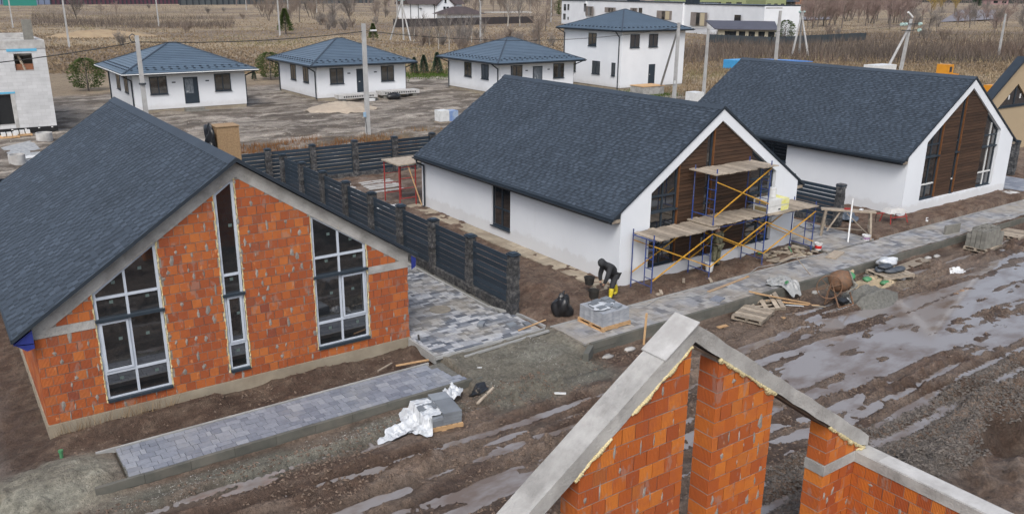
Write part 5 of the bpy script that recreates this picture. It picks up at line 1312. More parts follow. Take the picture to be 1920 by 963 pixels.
# green bags
for i, (x, y, a, lx, lbl) in enumerate(((28.75,17.75,.9,.42,'green and beige cement bag leaning on the kerb'),(28.95,17.15,-.35,.36,'green cement bag lying across the yellow sand, middle one'),(29.35,16.62,-.5,.40,'green cement bag nearest the street with its beige end up'))):
    z = gz(x,y)+.12; t = thing('cement_bag', lbl, 'cement bag', (x,y,z)); t.rotation_euler = (0,-.5 if i == 0 else 0,a)
    link('bag_body', MB().blob((0,0,.06),(lx*.55,.17,.10),40+i,.12,14).mesh('bag_body', gr, smooth=True), t); link('bag_end', MB().blob((lx*.55,0,.05),(lx*.36,.19,.125),50+i,.12,12).mesh('bag_end', pm('kraft_paper', (.42,.34,.22), (.33,.26,.17), 5, .8), smooth=True), t)
# pallet with bundles and a white bag
pallet((30.25,17.0,gz(30.2,17)+.08), math.radians(-14), M['wood'], 'grey pallet carrying dark bundles near the plywood board', 1.5, 1.05, 6)
zz = gz(30.2,17)+.22
for i, (x, y, a, k) in enumerate(((29.95,17.25,.2,0),(30.15,16.9,-.2,0),(30.6,16.85,.1,0),(30.0,17.1,-.1,1))):
    solo('membrane_bundle', MB().blob((0,0,0),(.36,.20,.10),60+i,.12,12), pm('dark_bundle', (.035,.045,.06), (.075,.085,.10), 5, .5, 10, .5), ('dark wrapped bundle lying on the pallet, rear one below the white bag','dark wrapped bundle in the middle of the pallet','dark wrapped bundle at the street end of the pallet','dark wrapped bundle stacked on top of the rear one')[i], 'bundle', smooth=True, loc=(x,y,zz+.09+.15*k), rotz=a)
solo('white_sack', MB().blob((0,0,0),(.50,.26,.16),70,.22,16), M['film'], 'crumpled white sack on top of the dark bundles', 'sack', smooth=True, loc=(30.55,17.35,zz+.28), rotz=-.3)
# plywood board
o = solo('plywood_board', MB().box(-1.25,-.24,0,1.25,.24,.03), M['wood'], 'long muddy plywood board lying between the kerb and the street', 'board', loc=(32.3,17.35,gz(32.3,17.3)+.09), rotz=.06)
# loose leaning kerb block and the stack of hollow blocks
solo('kerb_block', MB().box(-.50,-.05,0,.50,.05,.40), M['block'], 'single grey slab standing on edge on the walk near the block stack', 'slab', loc=(37.15,18.3,-.05), rotz=-.12)
def hollow(loc, rz, label):
    t = link('hollow_block', HB, None, loc, rz); return tag(t, label, 'hollow block', 'grey hollow concrete blocks stacked by the street')
LY = ('bottom','second','third','top'); RW = ('street','second','third','kerb'); CL = ('leftmost','second','third','rightmost')
b = MB(); 
for x0, x1 in ((-.195,-.165),(-.015,.015),(.165,.195)): b.box(x0,-.095,0,x1,.095,.188)
b.box(-.165,-.095,0,-.015,-.065,.188); b.box(.015,-.095,0,.165,-.065,.188); b.box(-.165,.065,0,-.015,.095,.188); b.box(.015,.065,0,.165,.095,.188)
HB = b.mesh('hollow_block', M['block'])
pallet((37.35,16.95,gz(37.3,17)+.04), .1, M['wood'], 'pallet below the stack of hollow concrete blocks', 1.7, 1.0, 6)
zb = gz(37.3,17)+.185
for k in range(4):
    for i in range(4):
        for j in range(4):
            if k == 3 and (i+j) % 4 == 3: continue
            hollow((36.75+i*.40+.02*(k%2), 16.62+j*.21, zb+k*.192), .0, 'hollow block of the street stack, %s layer, %s row, %s in its row' % (LY[k], RW[j], CL[i]))
o = pallet((40.7,17.25,gz(40.7,17.2)+.06), .2, M['wood'], 'old pallet in the mud at the right edge of the street', 1.6, 1.0, 6)
sheet('dark_sheet', (39.3,17.5,.7,.25,.1), M['black_plastic'], 'dark plastic sheet on the verge behind the block stack', 'plastic sheet', 44, 12, .06)
heap('white_rubble', 33.3, 15.9, .55, .25, .05, M['plastic_white'], 'small patch of white rubble in the mud by the tyre track', 'rubble', 9)
heap('wood_shavings', 31.2, 14.6, .7, .22, .02, pm('shavings', (.30,.19,.11), (.14,.10,.075), 7, .9), 'patch of orange wood shavings in the street mud', 'shavings', 19)

# red scaffold and leaning plank behind the white wall
t = thing('red_scaffold', 'small red scaffold tower with a board on top behind the white side wall', 'scaffolding', (19.1,36.6,0))
for x, y in ((18.6,36.0),(18.6,37.6),(19.5,36.0),(19.5,37.6)): part('upright', MB().tube((x,y,0),(x,y,2.05),.03,6), M['red_steel'], t)
for z_ in (.4,.9,1.4,1.95):
    for y in (36.0,37.6): part('rung', MB().tube((18.6,y,z_),(19.5,y,z_),.02,6), M['red_steel'], t)
part('deck_board', MB().box(18.5,35.9,2.06,20.6,37.7,2.12), M['wood'], t)
plank((19.7,35.8,.0),(19.15,36.1,2.0),.16,.05,M['fresh_wood'],'orange plank leaning on the red scaffold tower')
sheet('white_rags', (18.0,36.2,.7,.4,.2), M['plastic_white'], 'white rags on the ground at the red scaffold foot', 'rags', 91, 10, .12)
# ------------------------------------------------------------------ mixer
def mixer():
    cx, cy = 25.75, 16.35; z = gz(cx, cy)+.02
    t = thing('concrete_mixer', 'old concrete mixer with tilted rusty drum and big spoked wheel', 'concrete mixer', (cx, cy, z))
    drum = MB(); ax = Vector((.50,-.55,.28)).normalized(); u = ax.cross(Vector((0,0,1))).normalized(); v = u.cross(ax)
    prof = [(0,-.34),(.24,-.33),(.34,-.16),(.37,.02),(.36,.10),(.24,.36),(.22,.36),(.33,.10),(.33,.0),(.2,-.28),(0,-.28)]; n = 20; c = Vector((cx+.12,cy,z+.82)); k = 0
    for r, h in prof:
        for i in range(n): a = 2*math.pi*i/n; drum.v.append(tuple(c+ax*h*1.1+(u*math.cos(a)+v*math.sin(a))*r*1.08))
    for a in range(len(prof)-1):
        for i in range(n): j = (i+1) % n; drum.f.append((a*n+i,a*n+j,(a+1)*n+j,(a+1)*n+i))
    d = part('drum', drum, M['rust'], t, True)
    rim = MB(); pts = [tuple(c+ax*.40+(u*math.cos(q)+v*math.sin(q))*.27) for q in [2*math.pi*i/16 for i in range(17)]]; rim.path(pts,.03,6); part('drum_rim', rim, M['block'], d)
    f = MB(); mt = M['rust']
    A, B, C_, D_ = (cx-.40,cy+.15,z),(cx+.45,cy+.35,z),(cx+.50,cy-.40,z),(cx-.30,cy-.35,z); top = (cx-.30,cy+.05,z+.85); tp2 = (cx+.48,cy,z+.82)
    for a, b in ((A,top),(D_,top),(B,tp2),(C_,tp2)): f.tube(a,b,.03,7)
    part('stand', f, mt, t); part('tie_bar', MB().tube(A,B,.025,6), mt, t); part('tie_bar', MB().tube(D_,C_,.025,6), mt, t)
    fr = MB(); fr.path([(cx-.2,cy-.55,z+.62),(cx+.75,cy-.30,z+.62),(cx+.70,cy+.15,z+.95),(cx-.25,cy+.1,z+.9)],.032,7); part('yoke', fr, M['block'], t)
    w = MB(); wc = Vector((cx-.50,cy-.02,z+.72)); R = .43; wa = Vector((.35,-.94,0)).cross(Vector((0,0,1))).normalized()
    e1 = Vector((.72,-.69,0)); e2 = Vector((0,0,1)); pts = [tuple(wc+(e1*math.cos(q)+e2*math.sin(q))*R) for q in [2*math.pi*i/24 for i in range(25)]]; w.path(pts,.022,6)
    wh = part('hand_wheel', w, mt, t)
    for i in range(6): q = math.pi*i/3+.3; part('spoke', MB().tube(tuple(wc),tuple(wc+(e1*math.cos(q)+e2*math.sin(q))*R),.013,5), mt, wh)
    part('motor_box', MB().box(cx+.25,cy+.18,z+.22,cx+.55,cy+.45,z+.50), M['block'], t)
    part('splash_pan', MB().box(cx+.1,cy-.25,z+.02,cx+.5,cy+.1,z+.10), M['black_plastic'], t)
mixer()
# cable of the mixer
cb = MB(); pts = [(24.2,17.3,.05),(24.6,16.95,.03),(25.1,16.5,.02),(25.5,16.1,.02),(26.1,15.85,.02),(26.35,16.0,.1),(26.2,16.2,.25)]
cb.path([(x,y,gz(x,y)+h) for x,y,h in pts],.02,6); solo('hose', cb, M['film'], 'pale hose curving over the mud to the mixer', 'hose')
ex = MB(); P = [(28.9,19.55,.0),(27.6,19.75,.03),(26.6,19.6,.02),(25.6,19.75,.02),(24.2,19.3,-.03),(21.5,18.9,-.03),(20.0,19.5,-.03),(19.2,19.2,-.03),(18.8,19.5,-.03)]
ex.path([(x,y,max(h, gz(x,y)+.01)+.01) for x,y,h in P],.012,5); solo('cable', ex, M['edging'], 'thin pale cable trailing along the walk below the scaffolding', 'cable')
# ------------------------------------------------------------------ trestle, pipe, wheelbarrow
def trestle():
    t = thing('trestle', 'rough wooden work trestle standing on the driveway by the fence end', 'trestle', (32.7,20.7,-.03)); m = M['wood']
    top = part('top', MB().obox((32.75,20.75,1.10),(.75,-.85,0),(.14,.12,0),(0,0,.03)), m, t)
    a, b = Vector((32.15,21.45,1.08)), Vector((33.35,20.05,1.08))
    for c, s_ in ((a,1),(b,-1)):
        for sg in (-1,1):
            f = Vector((c.x+sg*.42, c.y+sg*.30+.12*s_, -.03)); q = c+Vector((sg*.12,sg*.10,0)); part('leg', MB().bar(tuple(f),tuple(q),.09,.07), m, t)
        part('rung', MB().bar((c.x-.30,c.y-.22,.42),(c.x+.30,c.y+.22,.42),.09,.03,(0,0,1)), m, t); part('rung', MB().bar((c.x-.2,c.y-.14,.80),(c.x+.2,c.y+.14,.80),.09,.03), m, t)
    part('brace', MB().bar((32.45,20.95,1.0),(31.95,21.15,.2),.07,.03), m, t); part('brace', MB().bar((32.6,20.7,1.0),(33.15,19.85,.1),.07,.03), m, t); part('brace', MB().bar((33.3,20.3,.22),(32.3,21.5,.22),.07,.03), m, t)
trestle()
solo('white_rag', MB().blob((0,0,0),(.14,.08,.05),5,.3,8), M['plastic_white'], 'white rag on the right end of the trestle top', 'rag', loc=(33.1,20.35,1.17))
solo('red_tool', MB().box(-.14,-.05,0,.14,.05,.07).box(-.2,-.02,.02,-.14,.02,.05), M['red_steel'], 'small red tool lying in the middle of the trestle top', 'tool', loc=(32.75,20.75,1.135), rotz=-.6)
solo('white_pipe', MB().tube((31.85,20.0,-.03),(32.35,20.35,1.78),.035,10).tube((31.85,20.0,-.035),(31.84,19.99,-.029),.037,10), M['plastic_white'], 'long white pipe leaning upright against the trestle', 'pipe')
def barrow():
    x, y, z = 36.3, 20.65, .02; t = thing('wheelbarrow', 'grey wheelbarrow with red legs upside down by the white house corner', 'wheelbarrow', (x,y,z))
    b = MB(); lo = [(-.55,-.30),(.55,-.22),(.55,.22),(-.55,.30)]; hi = [(-.35,-.18),(.35,-.14),(.35,.14),(-.35,.18)]
    v = [(x+p*.92+q*.2, y-p*.3+q*.95, z+.52) for p, q in lo]+[(x+p*.92+q*.2, y-p*.3+q*.95, z+.72) for p, q in hi]; b.v = v; b.f = [(4,5,6,7),(0,1,5,4),(1,2,6,5),(2,3,7,6),(3,0,4,7),(3,2,1,0)]
    part('tray', b, M['concrete_pale'], t)
    for a, c in (((-.45,-.25,.5),(-.5,-.35,.0)),((-.35,.22,.5),(-.42,.3,.0)),((.35,-.25,.5),(.45,-.35,.0)),((.35,.2,.5),(.45,.3,.0))):
        part('leg', MB().tube((x+a[0],y+a[1]-a[0]*.3,z+a[2]),(x+c[0],y+c[1]-c[0]*.3,z+c[2]),.025,6), M['red_steel'], t)
    part('handle', MB().tube((x-.5,y-.2,z+.35),(x+.45,y-.42,z+.35),.022,6), M['red_steel'], t); part('handle', MB().tube((x-.95,y+.3,z+.52),(x-.2,y+.1,z+.5),.022,6), M['red_steel'], t)
    w = MB(); w.lathe((0,0,0),[(.06,-.04),(.19,-.04),(.19,.04),(.06,.04)],16); w.v = [(x-.75+c_*.6, y+.42+c_*.8, z+.24+a_*.0+b_) for a_, b_, c_ in [(q[0],q[1],q[2]) for q in w.v]]; w.v = [(a_ + (0), b_, c_) for a_, b_, c_ in w.v]
    part('wheel', w, rb_, t)
barrow()
sheet('tarp', (34.9,22.2,.8,.55,.5), pm('navy_tarp', (.05,.07,.10), (.10,.12,.15), 4, .6), 'crumpled dark blue tarpaulin beside the stone fence post', 'tarpaulin', 51, 18, .35)
solo('float_board', MB().box(-.35,-.05,0,.35,.05,.04), M['plastic_white'], 'short white board on the soil right of the wheelbarrow', 'board', loc=(37.9,19.9,.1), rotz=.5)
# tyre / hose loop by fence
lp = MB(); lp.path([(32.1+.42*math.cos(a), 22.4+.42*math.sin(a), .02+.30+.26*math.sin(a*.5+2.2)) for a in [math.pi+math.pi*i/10 for i in range(11)]],.02,6)
solo('hose_loop', lp, M['wire'], 'black hose loop hanging before the short fence', 'hose')
# rubble at the right foot of the scaffold
rr = random.Random(77)
for i in range(26):
    x, y = rr.uniform(26.6,29.4), rr.uniform(19.75,20.75); s_ = rr.uniform(.10,.26)
    solo('broken_slab', MB().prism([(-s_,-s_*.5,0),(s_*.6,-s_*.7,0),(s_,s_*.3,0),(-s_*.2,s_*.6,0)],(0,0,.05)), M['apron'] if i % 3 else M['wood'], 'flat broken slab piece in the rubble under the right scaffold bay', 'rubble piece', 'rubble pieces under the right scaffold bay', loc=(x,y,gz(x,y)+.02+rr.random()*.05), rot=(rr.uniform(-.2,.2),rr.uniform(-.2,.2),rr.uniform(0,6)))
plank((26.9,19.7,.04),(28.4,19.95,.04),.14,.05,M['wood'],'grey board at the edge of the rubble under the scaffold')
solo('green_scrap', MB().blob((0,0,0),(.18,.06,.05),3,.3,8), gr, 'green scrap on the soil under the right window', 'scrap', loc=(27.2,20.9,.06))
plank((29.2,19.0,-.02),(30.3,19.35,-.02),.42,.05,M['wood'],'pale flat board on the walk right of the scaffolding')
for i in range(70):
    x, y = rr.uniform(20,29), rr.uniform(19.7,20.9); s_ = rr.uniform(.02,.05)
for i, (x, y) in enumerate(((20.6,19.95),(22.0,20.2),(23.0,19.8))): solo('offcut', MB().box(-.22,-.05,0,.22,.05,.04), M['wood'], 'short grey timber offcut on the soil under the left scaffold bay', 'offcut', 'timber offcuts under the scaffold', loc=(x,y,gz(x,y)+.02), rotz=rr.uniform(0,1))
for i, (x, y, z_) in enumerate(((16.9,17.55,0),(18.2,17.5,0),(15.9,17.45,0),(19.4,17.6,0),(26.3,17.55,0),(33.9,17.5,0),(34.5,17.45,0))): solo('mortar_lump', MB().blob((0,0,0),(.22,.12,.07),i,.25,10), M['concrete'], 'grey mortar lump spilled at the foot of the right kerb', 'mortar lump', 'mortar lumps along the right kerb', smooth=True, loc=(x,y,gz(x,y)+.02))
# white pebbles, loose gravel
def scatter(name, n, xr, yr, smin, smax, mat, label, cat, seed, dens=None):
    r = np.random.RandomState(seed); x = r.uniform(*xr, n); y = r.uniform(*yr, n)
    if dens is not None: k = r.rand(n) <= dens(x, y); x, y = x[k], y[k]
    n = len(x); s_ = r.uniform(smin, smax, n); z = G(x, y); a = r.uniform(0, 6.28, n)
    V = np.zeros((n, 4, 3))
    for i, o in enumerate((0, 1.9, 4.1)): V[:, i] = np.stack([x+s_*np.cos(a+o), y+s_*np.sin(a+o), z+s_*.1], -1)
    V[:, 3] = np.stack([x+s_*.2*np.cos(a), y, z+s_*r.uniform(.5, 1, n)], -1)
    i = np.arange(n)[:, None]*4; Fa = np.concatenate([i+np.array(t) for t in ((0,1,3),(1,2,3),(2,0,3))], 0)
    me = bpy.data.meshes.new(name); me.from_pydata(V.reshape(-1, 3).tolist(), [], Fa.tolist()); me.update(); me.materials.append(mat)
    o = link(name, me); o['label'] = label; o['category'] = cat; o['kind'] = 'stuff'; return o
M['pebble'] = pm('pale_pebble', (.42,.41,.39), (.25,.24,.22), 9, .8, var=.3); M['clodm'] = pm('mud_clod', (.15,.108,.080), (.09,.064,.047), 7, .75, 30, .5, var=.3)
scatter('kerb_gravel', 2600, (2.0,10.8), (17.0,17.85), .006, .020, M['pebble'], 'loose pale gravel along the foot of the left kerb', 'gravel', 1, lambda x, y: vn(x*1.2,y*3,7)*.9)
scatter('grit_gravel', 1500, (11.3,14.6), (16.3,19.2), .008, .025, M['pebble'], 'loose pale gravel on the grit patch between the walks', 'gravel', 2, lambda x, y: vn(x*1.5,y*2,9)**3)
scatter('street_clods', 34000, (-3,34), (8.6,17.6), .018, .06, M['clodm'], 'mud clods strewn over the rutted street', 'mud', 3, lambda x, y: np.clip(fbm(x*.7,y*1.5,3,19)-.38,0,1)*4*((G(x,y) > -.52)))
scatter('soil_clods', 5000, (1.3,29), (19.7,26), .015, .05, M['clodm'], 'soil crumbs along the houses', 'soil', 4, lambda x, y: 1.0-1.0*(((x > 11.1) & (x < 15.3)) | ((x > 18.9) & (y > 21)) | ((x < 11.3) & (y > 21.2))))
scatter('pit_clods', 14000, (13.5,26), (7.9,10.5), .015, .07, pm('grey_clod', (.12,.105,.093), (.065,.057,.05), 7, .8, 30, .5, var=.35), 'dark clods on the dug earth behind the unfinished house', 'earth', 5, lambda x, y: 1.0*(G(x, y) > -.6))
scatter('site_rubble', 5000, (-4,60), (44.5,76), .03, .09, pm('site_stone', (.36,.33,.28), (.20,.17,.14), 2, .9, var=.4), 'small rubble strewn over the building site', 'rubble', 6, lambda x, y: fbm(x*.3,y*.8,3,23)**3*2.2)

# ------------------------------------------------------------------ people
def skin(name, joints, edges, mat, parent, sub=2, label=None):
    """joints: name -> (x, y, z, radius)"""
    keys = list(joints); me = bpy.data.meshes.new(name)
    o = wloc(parent); me.from_pydata([tuple(Vector(joints[k][:3])-o) for k in keys], [(keys.index(a), keys.index(b)) for a, b in edges], []); me.update(); me.materials.append(mat)
    ob = link(name, me, parent); md = ob.modifiers.new('skin', 'SKIN'); md.use_smooth_shade = True
    for i, k in enumerate(keys):
        r = joints[k][3]; me.skin_vertices[0].data[i].radius = (r, r) if not hasattr(r, '__len__') else r
        me.skin_vertices[0].data[i].use_root = (i == 0)
    s = ob.modifiers.new('sub', 'SUBSURF'); s.levels = s.render_levels = sub
    if label: ob['label'] = label
    return ob
SK = pm('skin', (.45,.27,.19), (.40,.23,.16), 8, .6); BLK = pm('black_cloth', (.018,.019,.022), (.030,.032,.036), 5, .85, 14, .5)
def person(name_label, base, J, cl, gloves=None):
    """J: world joints; body = one surface; clothing = children"""
    t = thing('person', name_label, 'person', base)
    E_ = [('pel','spn'),('spn','che'),('che','nek'),('nek','hd0'),('hd0','hd1'),('che','shl'),('shl','ell'),('ell','wrl'),('wrl','pal'),('che','shr'),('shr','elr'),('elr','wrr'),('wrr','par'),
          ('pel','hil'),('hil','knl'),('knl','anl'),('anl','tol'),('pel','hir'),('hir','knr'),('knr','anr'),('anr','tor')]
    R = dict(pel=.115,spn=.11,che=.13,nek=.055,hd0=.085,hd1=.08,shl=.055,ell=.042,wrl=.028,pal=.034,shr=.055,elr=.042,wrr=.028,par=.034,hil=.085,knl=.055,anl=.038,tol=.03,hir=.085,knr=.055,anr=.038,tor=.03)
    body = skin('body', {k: (*J[k], R[k]) for k in R}, E_, SK, t)
    for s_, a, b in (('l','pal','wrl'),('r','par','wrr')):      # fingers: short chains rooted in each palm
        p = Vector(J[a]); d = (p-Vector(J[b])).normalized(); sd = d.cross(Vector((0,1,0))).normalized()
        for i in range(5):
            q = p+sd*(i-2)*.017; e = q+d*(.05+.012*(2-abs(i-2)))+Vector((0,-.012,0)) if i < 4 else p+sd*.055+d*.02
            f2 = e+(d*.6+Vector((0,-.6,-.3))).normalized()*.03
            skin('finger' if i < 4 else 'thumb', {'a': (*q,.010), 'b': (*e,.009), 'c': (*f2,.008)}, [('a','b'),('b','c')], gloves or SK, body, 1)
    T = {'pel':.19,'spn':.20,'che':.215,'nek':.11,'shl':.11,'ell':.085,'wrl':.062,'shr':.11,'elr':.085,'wrr':.062}
    skin('jacket', {k: (*J[k], T[k]) for k in T}, [('pel','spn'),('spn','che'),('che','nek'),('che','shl'),('shl','ell'),('ell','wrl'),('che','shr'),('shr','elr'),('elr','wrr')], cl['top'], t)
    def mid(a, b, f): return tuple(Vector(J[a]).lerp(Vector(J[b]), f))
    skin('trousers', {'pel': (*J['pel'],.17), 'hil': (*J['hil'],.13), 'knl': (*J['knl'],.10), 'cl': (*mid('knl','anl',.25 if cl.get('boots_high') else .9),.085), 'hir': (*J['hir'],.13), 'knr': (*J['knr'],.10), 'cr': (*mid('knr','anr',.25 if cl.get('boots_high') else .9),.062)},
         [('pel','hil'),('hil','knl'),('knl','cl'),('pel','hir'),('hir','knr'),('knr','cr')], cl['legs'], t)
    for s_ in ('l','r'):
        skin('boot', {'a': (*mid('kn'+s_,'an'+s_,.12 if cl.get('boots_high') else .8),.10 if cl.get('boots_high') else .07), 'm': (*mid('kn'+s_,'an'+s_,.7),.085) if cl.get('boots_high') else (*mid('kn'+s_,'an'+s_,.9),.058), 'b': (*J['an'+s_],.06), 'c': (*J['to'+s_],.05)}, [('a','m'),('m','b'),('b','c')], cl['boots'], t)
    return t, body
z0 = gz(18.6,20.5)
Jp = dict(pel=(18.80,20.50,z0+.86), spn=(18.66,20.49,z0+1.02), che=(18.46,20.47,z0+1.21), nek=(18.31,20.46,z0+1.30), hd0=(18.22,20.45,z0+1.34), hd1=(18.13,20.45,z0+1.38),
          shl=(18.42,20.28,z0+1.20), ell=(18.28,20.26,z0+.86), wrl=(18.22,20.34,z0+.62), pal=(18.20,20.38,z0+.55), shr=(18.44,20.66,z0+1.20), elr=(18.34,20.70,z0+.86), wrr=(18.33,20.66,z0+.62), par=(18.32,20.64,z0+.55),
          hil=(18.79,20.39,z0+.80), knl=(18.58,20.33,z0+.46), anl=(18.50,20.30,z0+.09), tol=(18.32,20.28,z0+.04), hir=(18.83,20.61,z0+.80), knr=(18.95,20.62,z0+.44), anr=(19.05,20.60,z0+.09), tor=(18.90,20.58,z0+.04))
YB = pm('yellow_rubber', (.62,.50,.03), (.52,.42,.03), 6, .4)
t, body = person('bending worker in black hooded jacket and yellow rubber boots at the house corner', (18.7,20.5,z0), Jp, dict(top=BLK, legs=BLK, boots=YB, boots_high=True), pm('dark_glove', (.04,.04,.045), (.03,.03,.03), 5, .8))
hood = MB(); hood.blob((18.17,20.455,z0+1.37),(.150,.125,.150),5,.05,16); hood.blob((18.29,20.46,z0+1.31),(.12,.13,.11),6,.05,12); part('hood', hood, BLK, t, True)
z0 = gz(24.3,20.85)
Jp = dict(pel=(24.30,20.72,z0+.95), spn=(24.30,20.72,z0+1.12), che=(24.30,20.74,z0+1.36), nek=(24.30,20.76,z0+1.50), hd0=(24.30,20.79,z0+1.58), hd1=(24.30,20.81,z0+1.68),
          shl=(24.12,20.74,z0+1.38), ell=(24.02,20.86,z0+1.14), wrl=(24.06,21.02,z0+1.02), pal=(24.08,21.09,z0+1.02), shr=(24.48,20.74,z0+1.38), elr=(24.56,20.86,z0+1.16), wrr=(24.50,21.02,z0+1.10), par=(24.48,21.09,z0+1.10),
          hil=(24.20,20.72,z0+.88), knl=(24.18,20.74,z0+.48), anl=(24.17,20.72,z0+.09), tol=(24.15,20.88,z0+.04), hir=(24.40,20.72,z0+.88), knr=(24.42,20.74,z0+.48), anr=(24.44,20.72,z0+.09), tor=(24.46,20.88,z0+.04))
CAM_ = pm('camouflage_cloth', (.10,.105,.055), (.21,.20,.14), 9, .9, 14, .5, dirt=(.05,.05,.035), dscale=7, dfac=.9)
t, body = person('worker in green camouflage clothes facing the boarded wall behind the scaffolding', (24.3,20.75,z0), Jp, dict(top=CAM_, legs=CAM_, boots=BLK))
part('knit_cap', MB().blob((24.30,20.80,z0+1.70),(.095,.105,.085),2,.04,12), BLK, t, True)
# ------------------------------------------------------------------ far scene
def at(px, py, z=0.0):
    d = Fw+Rt*((px-960)/FPX)-Up*((py-481.5)/FPX); k = (z-10.105)/d.z; return (d*k+CO)
def aty(px, py, y):
    d = Fw+Rt*((px-960)/FPX)-Up*((py-481.5)/FPX); return d*(y/d.y)+CO
# poles
def pole(x, y, h, label, r=.13, r2=.09, group=None, box=False, lean=(0,0), hook=False):
    t = thing('power_pole', label, 'pole', (x, y, gz(x,y)), group); m = M['pole']
    s = MB(); z = gz(x,y)
    n = 8; s.obox((x+lean[0]/2,y+lean[1]/2,z+h/2-.3),(r,0,0),(0,r*.8,0),(lean[0]/2,lean[1]/2,h/2+.3))
    for i in range(4,8): vx = s.v[i]; s.v[i] = (x+lean[0]+(vx[0]-x-lean[0])*r2/r, y+lean[1]+(vx[1]-y-lean[1])*r2/r, vx[2])
    part('shaft', s, m, t)
    if hook: part('hook', MB().path([(x,y,z+h-.45),(x-.35,y,z+h-.35),(x-.45,y,z+h-.05),(x-.25,y,z+h+.1),(x-.1,y,z+h)], .03, 5), M['dark_metal'], t)
    if box: part('clamp', MB().lathe((x,y,z+h-3.0),[(.17,0),(.22,.0),(.22,.10),(.17,.10)],12), M['dark_metal'], t); 
    return t
pole(11.76, 57.4, 7.35, 'grey concrete pole with hook and clamp, in front of the left white bungalow', .15, .11, None, True, (0,0), True)
pp = pole(27.18, 57.4, 8.0, 'tall grey concrete pole standing before the middle white bungalow', .16, .13)
part('meter', MB().box(26.85,57.2,1.25,27.0,57.4,1.6), pm('pale_blue_plastic', (.30,.45,.60), (.25,.38,.5), 3, .5), pp); part('cable', MB().path([(26.92,57.3,1.3),(26.98,57.2,.5),(27.0,57.25,0)], .02, 5), M['wire'], pp)
sp = pole(61.6, 59.6, 7.45, 'braced concrete pole before the two storey house', .17, .12)
part('strut', MB().tube((65.2,65.4,0),(61.62,59.7,6.9),.13,8,.10), M['pole'], sp); part('meter', MB().box(61.3,59.35,1.7,61.42,59.5,2.0), M['plastic_white'], sp)
pole(65.6, 59.4, 6.85, 'slim concrete pole with crossbar right of the two storey house', .15, .11)
solo('crossbar', MB().box(-1.4,-.06,-.06,1.4,.06,.06), M['pole'], 'short concrete crossbar on top of the slim pole right of the two storey house', 'crossbar', loc=(64.6,59.4,7.42-.4))
p5 = pole(85.0, 66.0, 8.35, 'concrete pole with crossbar rising behind the far gable roof', .19, .14); part('crossbar', MB().box(82.4,65.9,8.6,85.2,66.05,8.75), M['pole'], p5)
af = pole(115.6, 68.0, 7.1, 'leaning concrete A frame pole with glass insulators', .23, .17, None, False, (.9,0))
part('strut', MB().tube((111.8,68.0,-.2),(116.3,68.0,6.0),.20,8,.15), M['pole'], af)
gi = pm('insulator_glass', (.42,.56,.52), (.34,.48,.46), 3, .15)
for z, xs_ in ((6.4,(113.7,114.6,118.3)),(5.55,(118.3,))):
    part('crossarm', MB().bar((114.2,67.8,z),(118.3,67.8,z),.10,.10), M['dark_metal'], af)
    for x in xs_: part('insulator', MB().tube((x-.22,67.6,z+.0),(x+.22,67.6,z+.0),.22,10), gi, af)
part('top_fitting', MB().bar((115.3,67.9,8.0),(116.6,67.9,7.3),.22,.22), M['plastic_white'], af); 
pole(*at(1872,105)[:2], 7.3, 'lone thin pole at the far right of the field', .2, .14)
g_ = 'far poles standing in the dry field'
for px, py, h, lb in ((25,55,14,'far left pole rising above the block shell'),(130,88,10.5,'pole in the field right of the block shell, before the bare tree'),(298,50,13,'pole behind the left bungalow in the shrub strip'),(462,20,14,'short far pole right of the shrub strip'),
                      (525,68,11,'pole beside the green conifer in the field'),(542,45,13,'second pole behind the green conifer'),(594,24,16,'very far pole before the brown wood'),(745,40,14,'pole left of the tripod mast'),(901,82,8.6,'pole before the dark fence of the far white house'),(1033,42,13,'pole by the left end of the white terrace')):
    q = at(px, py); pole(q.x, q.y, h, 'pale slender '+lb, .17, .12, g_)
q = at(901,82); solo('mast_tube', MB().tube((0,0,0),(0,0,6.5),.11,6), M['pole'], 'steel tube extending the pole before the dark far fence', 'mast', loc=(q.x-.2,q.y,8.2))
def tripod(feet, top, label):
    t = thing('tripod_mast', label, 'mast', feet[1]); 
    for f in feet: part('leg', MB().tube(f, top, .20, 7, .14), M['pole'], t)
    part('head', MB().obox(top,(.25,0,0),(0,.25,0),(0,0,.5)), M['pole'], t)
    for s_ in (-1,1): part('insulator', MB().tube((top[0]+s_*.6-.15,top[1],top[2]+.4),(top[0]+s_*.6+.15,top[1],top[2]+.4),.18,8), gi, t)
    part('crossarm', MB().bar((top[0]-.8,top[1],top[2]+.2),(top[0]+.8,top[1],top[2]+.2),.08,.08), M['dark_metal'], t)
tripod([(87.94,172.25,0),(89.55,169.0,0),(89.89,166.5,0)], (89.3,169.0,8.1), 'three legged concrete mast in the field left of the white house with brown roof')
tripod([(126.7,95.0,0),(130.2,96.1,0),(128.2,92.75,0)], (128.2,95.0,7.0), 'three legged concrete mast in the shrubs right of the white terrace')
def wire(p, q, sag, r, label, n=18):
    m = MB(); p = Vector(p); q = Vector(q); pts = [tuple(p.lerp(q,i/n)-Vector((0,0,sag*4*(i/n)*(1-i/n)))) for i in range(n+1)]; m.path(pts, r, 4); solo('wire', m, M['wire'], label, 'wire')
wire((-25,57.4,7.4),(11.76,57.4,7.02),1.6,.028,'black cable from the left edge to the hooked pole')
wire((11.76,57.4,7.02),(27.1,57.4,7.38),.28,.028,'black cable between the hooked pole and the tall middle pole')
wire((27.3,57.4,7.42),(61.5,59.6,7.1),.95,.022,'black cable sagging from the tall middle pole to the braced pole')
wire((65.6,59.4,6.85),(115.9,67.9,6.4),.6,.015,'thin wire from the slim pole to the leaning A frame pole')
